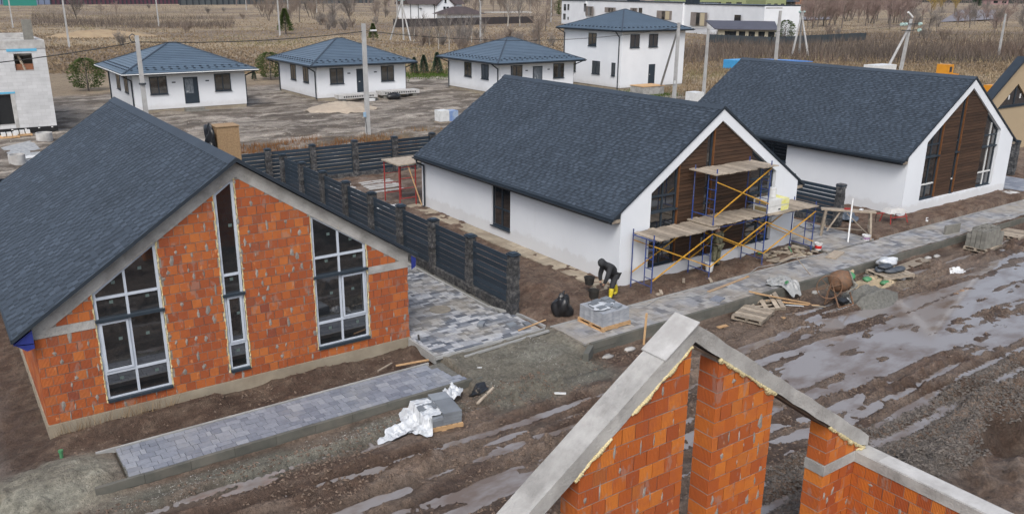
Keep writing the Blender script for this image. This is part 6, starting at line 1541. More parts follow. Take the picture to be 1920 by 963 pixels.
solo('wire_clamp', MB().tube((-.25,0,0),(.25,0,0),.06,8), M['plastic_white'], 'white cable clamp right of the tall middle pole', 'clamp', loc=(27.95,57.4,7.42))
# things around the white bungalows
SG = pm('pale_sand_heap', (.40,.34,.265), (.31,.26,.205), 2, .95, 20, .6)
heap('sand_heap', 31.0, 71.0, 3.2, 2.6, .65, SG, 'pale sand heap before the middle bungalow', 'sand heap', 61)
heap('dry_heap', 36.5, 212, 12, 7, 1.3, pm('straw_heap', (.34,.26,.16), (.26,.19,.12), .6, .95), 'long straw coloured heap in the field behind the left bungalow', 'heap', 63)
for (x0,x1,y,z,lb) in ((32.9,36.9,76.0,.30,'left hollow concrete slab lying before the middle bungalow'),(37.6,41.9,76.6,.35,'right hollow concrete slab lying before the middle bungalow')):
    t = thing('hollow_slab', lb, 'concrete slab', (x0,y,z)); part('slab', MB().box(x0,y-.6,z,x1,y+.6,z+.36), M['concrete_pale'], t)
    hl = MB(); n = 14
    for i in range(n): hl.tube((x0+.5+(x1-x0-1)*i/(n-1),y-.604,z+.18),(x0+.5+(x1-x0-1)*i/(n-1),y-.58,z+.18),.085,8)
    part('dark_core_discs', hl, M['black_plastic'], t, kind='stuff')  # solid black discs painted on for the shaded insides of the core holes
    for x in (x0+.5, x1-.5): part('support', MB().box(x-.2,y-.5,gz(x,y)-.1,x+.2,y+.5,z-.003), M['block'], t)
solo('dark_sacks', MB().blob((0,0,.3),(.75,.45,.38),5,.3,12), M['black_plastic'], 'heap of dark sacks before the middle bungalow, right of the pole', 'sacks', smooth=True, loc=(38.4,75.0,0))
solo('aac_block', MB().box(-.3,-.15,0,.3,.15,.25), M['plastic_white'], 'single white block on the ground under the left hollow slab', 'block', loc=(36.0,74.9,.02))
t = thing('block_pallet', 'white blocks in film with a blue band by the scaffold house ridge', 'block pallet', (35.0,59.2,0))
for k in range(4): part('block_row', MB().box(34.2,58.7,.15+k*.22,35.05,59.6,.36+k*.22), M['plastic_white'], t)
part('blue_wrap', MB().box(35.06,58.7,.12,35.9,59.6,.95), pm('blue_wrap', (.08,.18,.45), (.35,.42,.5), 2.5, .4), t); part('pallet_base', MB().box(34.15,58.65,0,35.95,59.65,.118), M['wood'], t)
q = at(1213,176); t = thing('planter_box', 'low concrete box with boarded top at the foot of the pole strut', 'box', (q.x,q.y,0)); part('box', MB().box(q.x-1.5,q.y-1.0,-.1,q.x+1.5,q.y+1.0,.85), M['concrete'], t); part('lid', MB().box(q.x-1.55,q.y-1.05,.851,q.x+1.55,q.y+1.05,.93), M['fresh_wood'], t)
solo('white_box', MB().box(-.6,-.6,0,.6,.6,1.25), M['plastic_white'], 'white box by the dark ridge right of the braced pole', 'box', loc=(60.2,55.6,.1))
solo('white_tank', MB().box(-2.1,-1,0,2.1,1,1.7), M['plastic_white'], 'flat white box behind the far gable ridge, beside the A frame pole', 'box', loc=(102.3,63,0))
bl = pm('cyan_container', (.06,.32,.62), (.05,.27,.52), 2, .5); t = thing('site_container', 'bright blue site container behind the far gable roof', 'container', (97,82,0))
part('body', MB().box(95.3,80.5,0,99.0,83,1.30), bl, t); part('roof_tarp', MB().prism([(98.5,79,1.25),(110.5,79,.62),(110.5,79,.75),(98.5,79,1.45)],(0,3,0)), pm('blue_tarp', (.10,.25,.60), (.07,.2,.5), 2, .5), t)
# excavator just behind the far gable
def excavator():
    o = aty(1770, 138, 44.0); x, y = o.x, 44.0; t = thing('excavator', 'orange excavator behind the far gable roof, boom and cab top showing', 'excavator', (x, y, .2)); OR = pm('machine_orange', (.62,.27,.02), (.52,.22,.02), 2, .45)
    zt = aty(1768, 121, 44).z; zl = aty(1800, 134, 44).z
    part('counterweight', MB().box(x-.4,y-.6,zt-1.3,x+.5,y+.6,zt), OR, t); part('boom', MB().bar((x+.7,y,zl-.15),(x+2.5,y,zl-.35),.4,.26), OR, t)
    part('body', MB().box(x-.6,y-1.0,.9,x+2.2,y+1.0,zt-1.35), OR, t)
    for s_ in (-1,1): part('track', MB().box(x-1.0,y+s_*1.0-.3,.2,x+2.6,y+s_*1.0+.3,.88), M['black_plastic'], t)
    part('vent', MB().box(x-.2,y-.62,zt-.7,x+.2,y-.605,zt-.2), M['dark_metal'], t)
    e = aty(1858, 166, 41); part('bucket', MB().box(e.x-.7,40.6,e.z-.5,e.x+.5,41.4,e.z+.35), OR, t)
excavator()
# left: pallets, rings, gravel
for i, (px, py) in enumerate(((18,258),(42,254))):
    q = at(px, py); pallet((q.x,q.y,0), .05, M['fresh_wood'], ('left','right')[i]+' wooden pallet with white block leftovers at the foot of the block shell', 1.2, .9, 6)
    for k in range(3): solo('aac_block', MB().box(-.14,-.2,0,.14,.2,.24), M['plastic_white'], 'white block leftover on a pallet by the block shell', 'block', 'white blocks left on the pallets by the block shell', loc=(q.x-.35+k*.36,q.y,.14))
for x, y, r, h, lb in ((4.3,58.4,.46,.55,'nearer concrete well ring beside the gravel patch'),(6.75,66.3,.52,.6,'farther concrete well ring beside the gravel patch')):
    solo('well_ring', MB().lathe((0,0,0),[(r,-.1),(r,h),(r*.86,h),(r*.86,h-.12),(0,h-.13)],24), M['concrete_pale'], lb, 'well ring', loc=(x,y,0))
P_ = [at(*p) for p in ((2,278),(60,264),(80,285),(52,309),(20,294))]
gm = MB(); gm.prism([(p.x,p.y,.0) for p in P_],(0,0,.05)); o = solo('gravel_patch', gm, pm('white_gravel', (.40,.42,.43), (.20,.21,.22), 5, .95, 12, 1), 'patch of white gravel spread beyond the left ridge', 'gravel')
q = at(56,297); sheet('white_sheet', (q.x,q.y,.7,.5,.4), M['plastic_white'], 'white sheet lying at the corner of the gravel patch', 'sheet', 81, 10, .05, lambda x, y: .06)
# fences far away
def far_fence(p, q, h, mat, label, n=20, gap=.0, pw=.12):
    t = thing('far_fence', label, 'fence', tuple(p)); p = Vector(p); q = Vector(q); d = (q-p)/n
    for i in range(n): part('panel', MB().bar(tuple(p+d*i+Vector((0,0,h/2))),tuple(p+d*(i+.98)+Vector((0,0,h/2))),.06,h), mat, t)
    for i in range(n+1): part('post', MB().box(*(p+d*i-Vector((pw/2,pw/2,0))),*(p+d*i+Vector((pw/2,pw/2,h+.1)))), M['dark_metal'], t)
    return t
DF = pm('dark_sheet_fence', (.055,.045,.045), (.04,.035,.035), .3, .7); NF = pm('navy_sheet_fence', (.04,.055,.065), (.03,.04,.05), .3, .6)
far_fence(at(738,52), at(1000,44), 2.4, DF, 'dark brown sheet fence before the white house with brown roof', 22)
far_fence(at(1330,80), at(1446,86), 1.75, NF, 'left part of the navy sheet fence before the white terrace', 10)
far_fence(at(1446,86), at(1622,76), 1.75, NF, 'right part of the navy sheet fence running into the field', 16)
RF = pm('maroon_fence', (.12,.05,.075), (.09,.04,.06), .05, .7)
far_fence(at(96,9), at(335,8), 7, RF, 'very far maroon fence along the left horizon', 30, pw=.8); far_fence(at(-20,9), at(95,9), 6, pm('slate_blue_fence', (.16,.20,.30), (.12,.15,.24), .05, .7), 'very far slate blue fence at the left horizon', 10, pw=.4)
solo('green_shed', MB().box(-9,-4,0,9,4,9), pm('teal_paint', (.02,.22,.18), (.02,.18,.15), .1, .7), 'teal shed before the far slate blue fence', 'shed', loc=tuple(at(38,11)))
far_fence(at(338,10), at(700,6), 6, pm('grey_green_fence', (.12,.14,.15), (.10,.11,.12), .05, .7), 'very far grey fence right of the maroon one', 40, pw=.9)
# white house with brown roof
def far_house():
    x0, x1, y, h = 161.0, 184.5, 298.0, 5.7; t = thing('brown_roof_house', 'white two storey house with dark brown gabled roof at the wood edge', 'house', (x0,y,0)); BR = pm('brown_tile', (.075,.055,.055), (.05,.04,.04), .5, .7)
    part('wall', MB().box(x0,y,0,x1,y+10,h), M['white_far'], t)
    gx0, gx1 = 172.0, 180.0; part('gable_bay', MB().prism([(gx0,y-1.5,0),(gx1,y-1.5,0),(gx1,y-1.5,h),((gx0+gx1)/2,y-1.5,h+3.2),(gx0,y-1.5,h)],(0,1.495,0)), M['white_far'], t)
    part('roof', MB().prism([(x0-1,y-1,h),(x0-1,y+11,h),(x0-1,y+5,h+4)],(x1-x0+2,0,0)), BR, t)
    part('gable_roof', MB().prism([(gx0-.8,y-2,h-.4),((gx0+gx1)/2,y-2,h+3.6),((gx0+gx1)/2,y-2,h+3.1),(gx0-.2,y-2,h-.6)],(0,6,0)).prism([(gx1+.8,y-2,h-.4),((gx0+gx1)/2,y-2,h+3.6),((gx0+gx1)/2,y-2,h+3.1),(gx1+.2,y-2,h-.6)],(0,6,0)), BR, t)
    for a in (175.0, 176.4): flat_window(t, 'y', a, a+1.1, 3.0, 4.8, y-1.5)
    flat_window(t, 'y', 175.6, 176.5, 6.2, 7.6, y-1.5); part('dish', MB().lathe((165.5,y-.3,4.0),[(.0,0),(.5,.1),(.55,.25)],10), M['dark_metal'], t)
    for x in (x0+.2, 164.6, 171.8): part('downpipe', MB().tube((x,y-.1,0),(x,y-.1,h),.12,5), M['dark_metal'], t)
    t2 = thing('garage', 'low garage with brown hip roof before the far white house', 'garage', (177,286,0)); part('wall', MB().box(170,286,0,186,293,2.2), M['white_far'], t2)
    r = MB(); a = [(168.5,284.5,2.2),(187.5,284.5,2.2),(187.5,294.5,2.2),(168.5,294.5,2.2)]; p, q = (175,289.5,5.0),(181,289.5,5.0)
    r.quad(a[0],a[1],q,p); r.tri(a[1],a[2],q); r.quad(a[2],a[3],p,q); r.tri(a[3],a[0],p); r.quad(a[3],a[2],a[1],a[0]); part('roof', r, BR, t2)
    solo('carport_roof', MB().box(0,0,0,20,5,.3), M['concrete_pale'], 'long pale flat carport roof right of the far garage', 'carport', loc=(190,285,2.6))
far_house()
# white terrace
def terrace():
    P0, P1 = Vector((190,237,0)), Vector((170,136,0)); d = (P1-P0); L = d.length; d.normalize(); n = Vector((d.y,-d.x,0)); 
    if n.x > 0: n = -n
    t = thing('white_terrace', 'long row of white flat roofed terraced houses with recessed windows', 'terrace', tuple(P0)); back = -n*11
    def hit(px, py):
        r = Fw+Rt*((px-960)/FPX)-Up*((py-481.5)/FPX); k = (P0-CO).dot(n)/r.dot(n); p = CO+r*k; return (p-P0).dot(d), p.z
    edges = [hit(p,40)[0] for p in (1055,1100,1180,1282,1432)]; tops = [hit(1075,2)[1], hit(1140,3)[1], hit(1230,5)[1], hit(1350,10)[1]]
    for i in range(4):
        a, b = P0+d*edges[i], P0+d*(edges[i+1]-.02); off = n*(.0 if i % 2 else .5)
        part('wall', MB().prism([tuple(a+off),tuple(b+off),tuple(b+back),tuple(a+back)],(0,0,tops[i])), M['white_far'], t)
        part('parapet', MB().prism([tuple(a+off*1.1+n*.15+Vector((0,0,tops[i]))),tuple(b+off*1.1+n*.15+Vector((0,0,tops[i]))),tuple(b+back+Vector((0,0,tops[i]))),tuple(a+back+Vector((0,0,tops[i])))],(0,0,.25)), M['dark_metal'], t)
    CU = pm('cream_panel', (.50,.44,.30), (.46,.40,.28), .5, .7); WB = pm('taupe_recess', (.26,.23,.21), (.15,.13,.12), .5, .7)
    for k, (x0,x1,y0,y1,cr) in enumerate(((1060,1064,8,20,0),(1067,1070,8,19,0),(1098,1102,7,22,0),(1101,1115,12,30,1),(1137,1157,14,24,1),(1185,1198,15,23,1),(1201,1207,15,25,0),(1235,1262,20,38,2),(1299,1328,23,50,2),(1381,1391,28,54,0),(1059,1063,26,37,0),(1067,1069,32,37,0))):
        u0, z1 = hit(x0,y0); u1, z0 = hit(x1,y1); o = n*.56
        a, b = P0+d*u0+o, P0+d*u1+o; f = MB().prism([tuple(a+Vector((0,0,z0))),tuple(b+Vector((0,0,z0))),tuple(b+Vector((0,0,z1))),tuple(a+Vector((0,0,z1)))],tuple(n*.06))
        wn = part('window', f, WB if cr else M['glass_far'], t)
        if cr:
            for (e0,e1,mm) in ((.35,.55,M['glass_far']),(.6,.85,CU) if cr == 2 else (.62,.8,M['glass_far'])):
                a2, b2 = a+(b-a)*e0+n*.06, a+(b-a)*e1+n*.06; part('pane', MB().prism([tuple(a2+Vector((0,0,z0+.1))),tuple(b2+Vector((0,0,z0+.1))),tuple(b2+Vector((0,0,z1-.15))),tuple(a2+Vector((0,0,z1-.15)))],tuple(n*.03)), mm, wn)
    for px, py in ((1180,2),(1290,6)):
        u, z = hit(px, py); p = P0+d*u-n*1.5; part('chimney', MB().box(p.x-1.2,p.y-1.5,z-.5,p.x+1.2,p.y+1.5,z+1.4), M['dark_metal'], t)
    # annex with lean-to roof
    A, B = at(1345,76), at(1452,78); u = (B-A).normalized(); v = Vector((-u.y,u.x,0)); 
    if v.dot(Vector((0,1,0))) < 0: v = -v
    t2 = thing('annex', 'cream single storey annex with dark lean-to roof before the white terrace', 'annex', tuple(A)); h = 2.5
    AX = pm('cream_wall', (.42,.39,.30), (.38,.35,.27), .5, .9); ln = (B-A).length
    part('wall', MB().prism([tuple(A),tuple(B),tuple(B+v*6),tuple(A+v*6)],(0,0,h)), AX, t2)
    part('roof', MB().prism([tuple(A-u*.8-v*1+Vector((0,0,h))),tuple(B+u*.5-v*1+Vector((0,0,h))),tuple(B+u*.2+v*6+Vector((0,0,h+1.6))),tuple(A-u*3+v*6+Vector((0,0,h+1.6)))],(0,0,.2)), pm('violet_grey_roof', (.075,.078,.10), (.06,.062,.08), .5, .6), t2)
    for k in range(5):
        a = A+u*(ln*(.12+.17*k+(.08 if k else 0))); b = a+u*(1.4 if k else 2.6); part('window' if k else 'door', MB().prism([tuple(a-v*.02+Vector((0,0,.9 if k else .05))),tuple(b-v*.02+Vector((0,0,.9 if k else .05))),tuple(b-v*.02+Vector((0,0,2.1))),tuple(a-v*.02+Vector((0,0,2.1)))],tuple(v*.015)), M['glass_far'], t2)
terrace()
def big(label, px0, px1, py, h, mat, name, rows=4, depth=20, roof=None, cols=8):
    a, b = at(px0, py), at(px1, py); b = Vector((b.x, b.y, 0)); a = Vector((a.x, a.y, 0)); u = (b-a).normalized(); v = Vector((-u.y,u.x,0)); v = v if v.y > 0 else -v; ln = (b-a).length
    t = thing(name, label, 'building', tuple(a)); part('wall', MB().prism([tuple(a),tuple(b),tuple(b+v*depth),tuple(a+v*depth)],(0,0,h)), mat, t)
    for r in range(rows):
        for c in range(cols):
            p = a+u*ln*(c+.25)/cols-v*.12; q = a+u*ln*(c+.75)/cols-v*.12; z = h*(r+.25)/rows
            part('window', MB().prism([tuple(p+Vector((0,0,z))),tuple(q+Vector((0,0,z))),tuple(q+Vector((0,0,z+h/rows*.5))),tuple(p+Vector((0,0,z+h/rows*.5)))],tuple(v*.1)), M['glass_far'], t)
    if roof: part('roof', MB().prism([tuple(a-u*2-v*2+Vector((0,0,h))),tuple(a-u*2+v*(depth+2)+Vector((0,0,h))),tuple(a-u*2+v*depth/2+Vector((0,0,h+depth*.35)))],tuple(u*(ln+4))), roof, t)
GB = pm('olive_green_wall', (.20,.24,.11), (.24,.27,.15), .1, .8)
big('olive green block of flats behind the white terrace', 1255, 1432, 18, 20, GB, 'green_building', 3, 20, None, 9)
big('right part of the olive green flats beside the terrace end', 1434, 1472, 24, 14, GB, 'green_building', 2, 20, None, 3)
big('small dark roofed pavilion right of the olive green flats', 1474, 1490, 22, 6, pm('dark_pavilion', (.06,.08,.07), (.05,.06,.06), .1, .8), 'pavilion', 1, 10, M['dark_metal'], 1)
big('small orange walled house behind the pavilion', 1486, 1520, 8, 9, pm('orange_wall', (.42,.20,.10), (.35,.15,.08), .1, .8), 'orange_house', 1, 14, pm('dark_red_roof', (.14,.06,.06), (.10,.05,.05), .1, .8), 2)
big('pinkish far house with grey roof near the top right', 1858, 1890, 9, 7, pm('pink_wall', (.35,.22,.22), (.30,.2,.2), .1, .8), 'pink_house', 1, 12, pm('pale_violet_roof', (.25,.25,.32), (.2,.2,.27), .1, .7), 2)
rd = MB(); a, b, c, d_ = at(1442,40), at(1560,38), at(1560,33), at(1442,33); rd.quad(*[(p.x,p.y,.35) for p in (a,b,c,d_)]); a, b, c, d_ = at(1760,44), at(1868,38), at(1868,20), at(1800,20); rd.quad(*[(p.x,p.y,.45) for p in (a,b,c,d_)]); struct('road', rd, pm('far_asphalt', (.20,.19,.21), (.16,.155,.17), .05, .9))

# ------------------------------------------------------------------ vegetation
def limb(mb, p, d, ln, r, n=3, seg=2, rr=None, curve=.15, taper=.6):
    pts = [Vector(p)]; dd = Vector(d).normalized()
    for i in range(seg):
        dd = (dd+Vector((rr.uniform(-1,1),rr.uniform(-1,1),rr.uniform(-.4,.9)))*curve).normalized(); pts.append(pts[-1]+dd*ln/seg)
    for i in range(seg): mb.tube(pts[i],pts[i+1],r*(1-(1-taper)*i/seg),n,r*(1-(1-taper)*(i+1)/seg),False)
    return pts, dd
def tree_meshes(seed, h, tm, cm, levels=4, spread=.7, multi=1, kids=(5,5,4,4), rmin=.022, start=.3):
    rr = random.Random(seed); T, C = MB(), MB()
    def grow(p, d, ln, r, lv):
        mb = T if lv == 0 else C
        pts, dd = limb(mb, p, d, ln, r, 5 if lv == 0 else 3, 3 if lv < 2 else 2, rr, .10+.07*lv)
        if lv >= levels: return
        k = kids[min(lv, len(kids)-1)]
        for i in range(k):
            f = (start if lv == 0 else .2)+(1-(start if lv == 0 else .2))*(i+rr.random())/k; j = min(int(f*(len(pts)-1)), len(pts)-2); q = pts[j].lerp(pts[j+1], f*(len(pts)-1)-j)
            a = rr.uniform(0, 6.28); nd = (dd*(.9-.25*spread)+Vector((math.cos(a),math.sin(a),rr.uniform(-.1,.5)))*spread).normalized()
            grow(q, nd, ln*rr.uniform(.45,.68), max(r*(.5 if lv else .42), rmin), lv+1)
    for m_ in range(multi):
        a = rr.uniform(0, 6.28); e = .35 if multi > 1 else .05
        grow((0,0,-.2) if multi == 1 else (math.cos(a)*.2,math.sin(a)*.2,-.2), (math.cos(a)*e,math.sin(a)*e,1), h*.62, h*.016+.03, 0)
    return T.mesh('trunk', tm), C.mesh('crown', cm)
BK = pm('grey_bark', (.14,.12,.105), (.09,.078,.07), 2, .95); TW = pm('brown_twigs', (.22,.175,.145), (.17,.14,.12), .3, .95); TR = pm('red_twigs', (.24,.175,.155), (.20,.15,.135), .1, .95)
TY = pm('yellow_twigs', (.33,.225,.055), (.25,.18,.055), .2, .9); BW = pm('birch_bark', (.42,.40,.36), (.22,.20,.18), 3, .9); TG = pm('grey_twigs', (.20,.18,.165), (.15,.135,.125), .3, .95)
VAR = {}
for k, (cm, n_) in enumerate(((TW,3),(TR,3),(TG,2),(TY,1))):
    VAR[k] = [tree_meshes(100+k*10+i, 10, BK, cm, 4, .75, 1 if i % 2 == 0 else 2, (6,5,5,4), .020, .2) for i in range(n_)]
VAR['birch'] = [tree_meshes(200+i, 8, BW, TG, 3, .45, 1, (9,5,4), .018, .3) for i in range(2)]
VAR['bush'] = [tree_meshes(300+i, 3, TG if i else TW, TG if i else TW, 3, .7, 6, (5,4,4), .014, .15) for i in range(2)]
def plant(kind, p, sc, label, name='bare_tree', cat='tree', group=None, rr=None, zs=1.0):
    rr = rr or random.Random(int(p[0]*13)); tm, cm = rr.choice(VAR[kind]); t = thing(name, label, cat, (p[0],p[1],gz(p[0],p[1])), group); link('trunk', tm, t); link('crown', cm, t)
    t.rotation_euler = (0,0,rr.uniform(0,6.28)); t.scale = (sc,sc,sc*zs); return t
rr = random.Random(42)
def P2(px, py): q = at(px, py); return (q.x, q.y)
plant(2, P2(145,37), .95, 'big spreading bare tree in the field before the maroon fence'); plant(1, P2(218,27), .6, 'small reddish bare tree right of the big spreading tree'); plant(0, P2(190,28), .5, 'small dark bare tree between the big tree and the reddish one')
plant(0, P2(1012,86), .85, 'dark bare tree just behind the third bungalow roof'); plant(0, P2(1022,60), .8, 'brown bare tree left of the two storey house roof')
plant('birch', P2(952,52), 1.45, 'tall pale birch left of the white terrace', 'birch_tree'); plant('birch', P2(975,50), 1.4, 'tall birch with thin crown beside the bare trees', 'birch_tree'); plant('birch', P2(994,30), 1.6, 'far birch at the wood edge', 'birch_tree')
for i, (px, py) in enumerate(((793,82),(822,92),(842,95),(806,88),(871,85),(884,80),(835,80),(860,90),(776,80),(905,86))): plant('birch', P2(px,py), rr.uniform(.62,.85), 'thin pale birch sapling in the copse above the third bungalow', 'birch_sapling', 'tree', 'birch saplings in the copse above the third bungalow', rr)
for i in range(26): px = rr.uniform(760,1040); plant('bush', P2(px, rr.uniform(72,98)), rr.uniform(.7,1.2), 'brown leafless bush in the copse above the third bungalow', 'bush', 'bush', 'leafless bushes in the copse', rr)
for i in range(46): px = rr.uniform(470,1050); plant(0 if i % 3 else 2, P2(px, rr.uniform(20,46)-(10 if px > 760 else 0)), rr.uniform(.75,1.15), 'brown bare tree in the wood behind the field', 'bare_tree', 'tree', 'bare trees in the wood left of the terrace', rr)
for i in range(44): px = rr.uniform(1500,1700); plant(1 if px > 1590 or i % 2 else 0, P2(px, rr.uniform(26,56)), rr.uniform(.8,1.35), 'reddish bare tree right of the green building', 'bare_tree', 'tree', 'reddish bare trees right of the terrace', rr)
for i in range(30): px = rr.uniform(1690,1925); plant(1 if i % 2 else 2, P2(px, rr.uniform(30,66)), rr.uniform(.5,.9), 'low greyish bare tree near the top right corner', 'bare_tree', 'tree', 'low bare trees at the top right', rr)
for i, px in enumerate((1675,1765,1790,1745)): plant(3, P2(px, 22+i*3), 1.25, 'yellow twigged willow behind the reddish trees', 'willow_tree', 'tree', 'yellow willows near the top right', rr)
for i in range(14): px = rr.uniform(560,760); plant('bush', P2(px, rr.uniform(30,62)), rr.uniform(.8,1.4), 'round grey bush in the field before the brown wood', 'bush', 'bush', 'grey bushes in the dry field', rr)
for px, py in ((280,16),(390,25),(455,35),(420,22),(350,60),(230,85),(1555,68),(1570,66),(1735,72),(1770,74)): plant('bush', P2(px,py), rr.uniform(.7,1.3), 'single leafless bush in the dry field', 'bush', 'bush', 'single bushes in the dry field', rr)
# conifers: tiers of needle clumps
def conifer_mesh(seed, h, r, shape='cone', n=1700):
    rr = random.Random(seed); C = MB(); T = MB(); T.tube((0,0,-.2),(0,0,h*.95),h*.03+.02,6,.01)
    for i in range(n):
        f = rr.random()**.8 if shape == 'cone' else rr.uniform(.1,1); z = h*(.12+.88*f) if shape == 'cone' else h*f
        rad = r*(1-f)**.8+.05 if shape == 'cone' else r*math.sqrt(max(.05,1-(2*f-1)**2)); a = rr.uniform(0,6.28); q = rad*rr.uniform(.45,1.08)
        p = Vector((math.cos(a)*q, math.sin(a)*q, z)); o = Vector((math.cos(a),math.sin(a),rr.uniform(-.2,.8))).normalized(); s = o.cross(Vector((0,0,1))).normalized(); l = h*rr.uniform(.045,.085); w_ = l*.22
        C.tri(p-s*w_, p+s*w_, p+o*l); C.tri(p-Vector((0,0,w_)), p+Vector((0,0,w_)), p+o*l*.9)
    return T, C
GN = pm('pine_green', (.045,.085,.020), (.085,.12,.03), 1.2, .9, var=.3); SPG = pm('spruce_green', (.035,.07,.045), (.06,.10,.06), 1.2, .9, var=.3)
CON = [tuple(m_.mesh(nn, mm) for m_, nn, mm in zip(conifer_mesh(s_, 3, r_, sh), ('trunk','crown'), (BK, g2))) for s_, r_, sh, g2 in ((1,1.5,'round',GN),(2,.75,'cone',SPG),(3,.9,'cone',GN))]
def conifer(v, p, sc, label, name='pine_tree'):
    t = thing(name, label, 'tree', (p[0],p[1],gz(*p))); link('trunk', CON[v][0], t); link('crown', CON[v][1], t); t.scale = (sc,)*3; t.rotation_euler = (0,0,p[0])
conifer(0, P2(166,170), 1.1, 'round green pine bush left of the left bungalow'); conifer(0, P2(508,150), 1.05, 'round green pine bush left of the middle bungalow'); conifer(2, P2(536,65), 2.0, 'slim green pine in the field beside the pale pole'); conifer(2, P2(700,76), 1.2, 'small green pine in the field right of the tall middle pole')
for k, px in enumerate((777,795,820)): conifer(1, P2(px,139), .7+.1*k, ('left','middle','right')[k]+' small spruce of the three beside the third bungalow', 'spruce_tree')
conifer(0, P2(1471,74), 1.5, 'green pine behind the navy fence right of the annex'); conifer(1, P2(477,152), .4, 'tiny green cypress right of the left bungalow', 'cypress'); conifer(0, P2(1055,30), 2.6, 'yellow green bush beside the white terrace end', 'bush'); conifer(1, P2(1830,16), 5, 'dark green spruce near the top right', 'spruce_tree'); conifer(1, P2(1520,24), 3.2, 'dark green spruce hedge end beside the pavilion', 'spruce_tree')

# grass, herbs, thickets (nobody could count them)
def blades(name, n, sampler, hlo, hhi, wid, cols, label, cat, seed, lean=.35):
    r = np.random.RandomState(seed); x, y = sampler(r, n); n = len(x); z = G(x, y); h = r.uniform(hlo, hhi, n); a = r.uniform(0, 2*np.pi, n); w_ = wid*r.uniform(.6, 1.4, n)
    L_ = r.uniform(-1, 1, (n, 2))*lean*h[:, None]; V = np.zeros((n, 3, 3))
    V[:, 0] = np.stack([x-np.cos(a)*w_, y-np.sin(a)*w_, z-.03], -1); V[:, 1] = np.stack([x+np.cos(a)*w_, y+np.sin(a)*w_, z-.03], -1); V[:, 2] = np.stack([x+L_[:, 0], y+L_[:, 1], z+h], -1)
    me = bpy.data.meshes.new(name); me.vertices.add(n*3); me.vertices.foreach_set('co', V.reshape(-1).astype(np.float32)); me.loops.add(n*3); me.loops.foreach_set('vertex_index', np.arange(n*3, dtype=np.int32))
    me.polygons.add(n); me.polygons.foreach_set('loop_start', (np.arange(n)*3).astype(np.int32)); me.polygons.foreach_set('loop_total', np.full(n, 3, np.int32)); me.update()
    C = np.array(cols); k = np.clip((fbm(x*.05, y*.06, 4, seed+1)*1.6-.3)*len(C)+r.uniform(-.9,.9,n), 0, len(C)-1).astype(int); c = C[k]*r.uniform(.7, 1.25, (n, 1))
    at_ = me.attributes.new('tint', 'FLOAT_COLOR', 'FACE'); at_.data.foreach_set('color', np.concatenate([c, np.ones((n, 1))], 1).reshape(-1).astype(np.float32))
    if 'blade' not in MATS:
        m, nt, b = base_mat('blade'); q = nt.nodes.new('ShaderNodeAttribute'); q.attribute_name = 'tint'; nt.links.new(q.outputs['Color'], b.inputs['Base Color']); b.inputs['Roughness'].default_value = .9; b.inputs['Specular IOR Level'].default_value = .1; MATS['blade'] = m
    me.materials.append(MATS['blade']); o = link(name, me); o['label'] = label; o['category'] = cat; o['kind'] = 'stuff'; return o
def in_view(x, y, py0, py1, px0=-60, px1=1980):
    d = x*Fw.x+y*Fw.y-10.105*Fw.z; px = 960+FPX*(x*Rt.x+y*Rt.y-10.105*Rt.z)/d; py = 481.5-FPX*(x*Up.x+y*Up.y-10.105*Up.z)/d
    return (px > px0) & (px < px1) & (py > py0) & (py < py1)
def field(py0, py1, px0=-60, px1=1980, dens=None, seed=0):
    def f(r, n):
        px = r.uniform(px0, px1, n*2); py = py0+(py1-py0)*r.rand(n*2)
        dx = Fw.x+Rt.x*(px-960)/FPX-Up.x*(py-481.5)/FPX; dy = Fw.y+Rt.y*(px-960)/FPX-Up.y*(py-481.5)/FPX; dz = Fw.z+Rt.z*(px-960)/FPX-Up.z*(py-481.5)/FPX
        k = -10.105/dz; x, y = dx*k, dy*k; ok = (k > 0) & (k < 900)
        if dens is not None: ok &= r.rand(n*2) < dens(x, y, px, py)
        x, y = x[ok][:n], y[ok][:n]; return x, y
    return f
DRY = [(.17,.128,.09),(.20,.152,.102),(.235,.18,.118),(.265,.21,.14),(.20,.175,.10)]
infield = lambda x, y, px, py: ((y > 95+3*(fbm(x*.16,y*.16,4,105)-.5)) | ((x > 66) & (y > 44)))*1.0
blades('dry_grass', 110000, field(10, 140, dens=infield), .08, .38, .16, DRY, 'dry brown grass covering the field behind the bungalows', 'grass', 5)
blades('dry_grass', 26000, field(95, 200, 1150, 1980, dens=infield), .15, .5, .08, DRY, 'dry brown grass behind the far gable roof', 'grass', 6)
thk = lambda x, y, px, py: (((px > 60) & (px < 440) & (py > 27+.015*px) & (py < 52+.01*px))*ss(.38,.5,fbm(x*.06,y*.05,3,8)) + ((px > 1130) & (py > 88) & (py < 120) & (x > 77))*.4 + ((px > 1320) & (py > 66) & (py < 110) & (x > 77))*.5 + ((px > 60) & (px < 400) & (py > 8) & (py < 24))*.25)
blades('shrub_thicket', 70000, field(8, 120, dens=thk, seed=3), .8, 2.4, .05, [(.10,.083,.073),(.12,.10,.087),(.145,.12,.10),(.12,.09,.075)], 'grey brown leafless thicket in the field', 'thicket', 9, .5)
weeds = lambda x, y, px, py: ss(.5,.62,fbm(x*.22,y*.3,4,14))*((y > 44.8) & (y < 57))*(x > 13)
blades('dead_weeds', 16000, field(190, 290, 430, 900, dens=weeds), .08, .45, .018, [(.20,.10,.045),(.24,.15,.07),(.16,.14,.05),(.28,.2,.11)], 'reddish dead weeds behind the long slat fence', 'weeds', 12)
blades('green_grass', 5000, lambda r, n: (r.normal(57,5,n), r.normal(96,2.2,n)), .08, .3, .05, [(.05,.09,.02),(.08,.12,.03)], 'green grass around the small spruces', 'grass', 13)
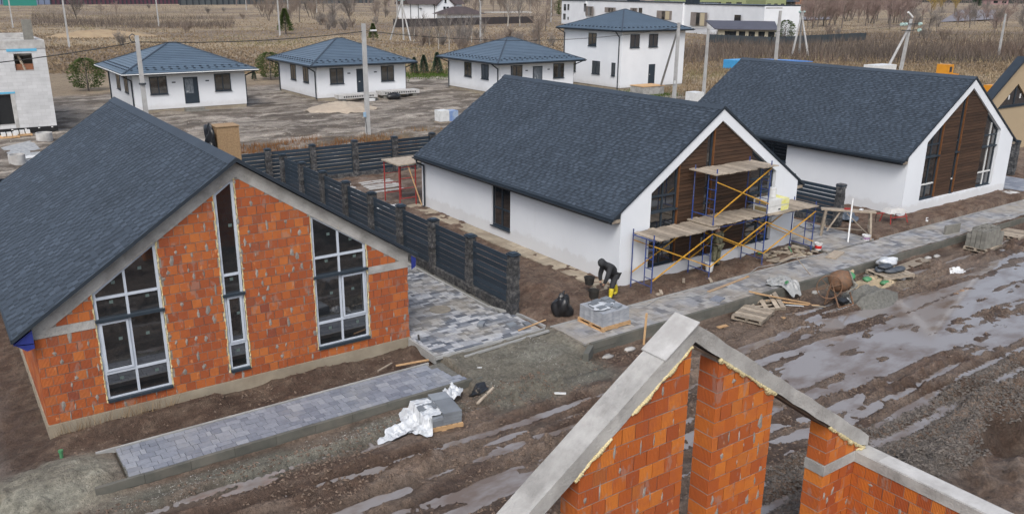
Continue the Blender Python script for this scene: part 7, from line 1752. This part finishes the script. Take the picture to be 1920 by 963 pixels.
blades('green_grass', 3000, lambda r, n: (r.normal(62.8,2.2,n), r.normal(65.3,1.6,n)), .06, .25, .03, [(.05,.09,.02),(.09,.12,.04)], 'green grass before the two storey house door', 'grass', 15)
blades('dry_stalks', 240, lambda r, n: (r.uniform(1.3,4.2,n), r.uniform(20.75,21.15,n)), .2, .6, .005, [(.30,.22,.13),(.2,.14,.09)], 'dry stalks growing along the brick house foundation', 'weeds', 16, .5)
blades('verge_grass', 3500, lambda r, n: (r.normal(14.78,.12,n), r.uniform(20.5,34,n)), .03, .12, .008, [(.12,.13,.05),(.22,.17,.09)], 'sparse grass along the slat fence foot', 'grass', 17, .6)
# far wood as one mass
wd = MB(); rr = random.Random(5)
for i in range(420):
    px = rr.uniform(440,1960); py = rr.uniform(4,14); q = at(px,py); h = rr.uniform(9,16)
    if 1255 < px < 1500: continue
    wd.tube((q.x,q.y,0),(q.x+rr.uniform(-1,1),q.y,h),.35,3,.08,False)
    for k in range(16):
        a = rr.uniform(0,6.28); z = h*rr.uniform(.25,.95); l = h*.34*(1.25-z/h); e = (q.x+math.cos(a)*l,q.y+math.sin(a)*l,z+l*rr.uniform(.4,1.3)); wd.tube((q.x,q.y,z),e,.12,3,.05,False)
        for j in range(3): b = a+rr.uniform(-1.2,1.2); f = Vector((q.x,q.y,z)).lerp(Vector(e),rr.uniform(.3,.9)); wd.tube(f,f+Vector((math.cos(b)*l*.5,math.sin(b)*l*.5,l*rr.uniform(.2,.9))),.07,3,.04,False)
o = link('far_wood', wd.mesh('far_wood', pm('far_wood', (.20,.16,.15), (.16,.13,.125), .01, .95))); o['kind'] = 'stuff'; o['label'] = 'brown leafless wood along the horizon'; o['category'] = 'wood'

# give alike things of one group their place in the photograph
def ordn(n): return '%d%s' % (n, 'th' if 10 <= n % 100 <= 20 else {1:'st',2:'nd',3:'rd'}.get(n % 10, 'th'))
GR = {}
for o in S.objects:
    if o.parent is None and 'label' in o.keys() and 'group' in o.keys(): GR.setdefault((o['group'], o['label']), []).append(o)
for (g, l), os_ in GR.items():
    if len(os_) < 2: continue
    os_.sort(key=lambda o: (see(o.location) or (1e9,))[0])
    for i, o in enumerate(os_): o['label'] = ordn(i+1)+' from the left of the '+g
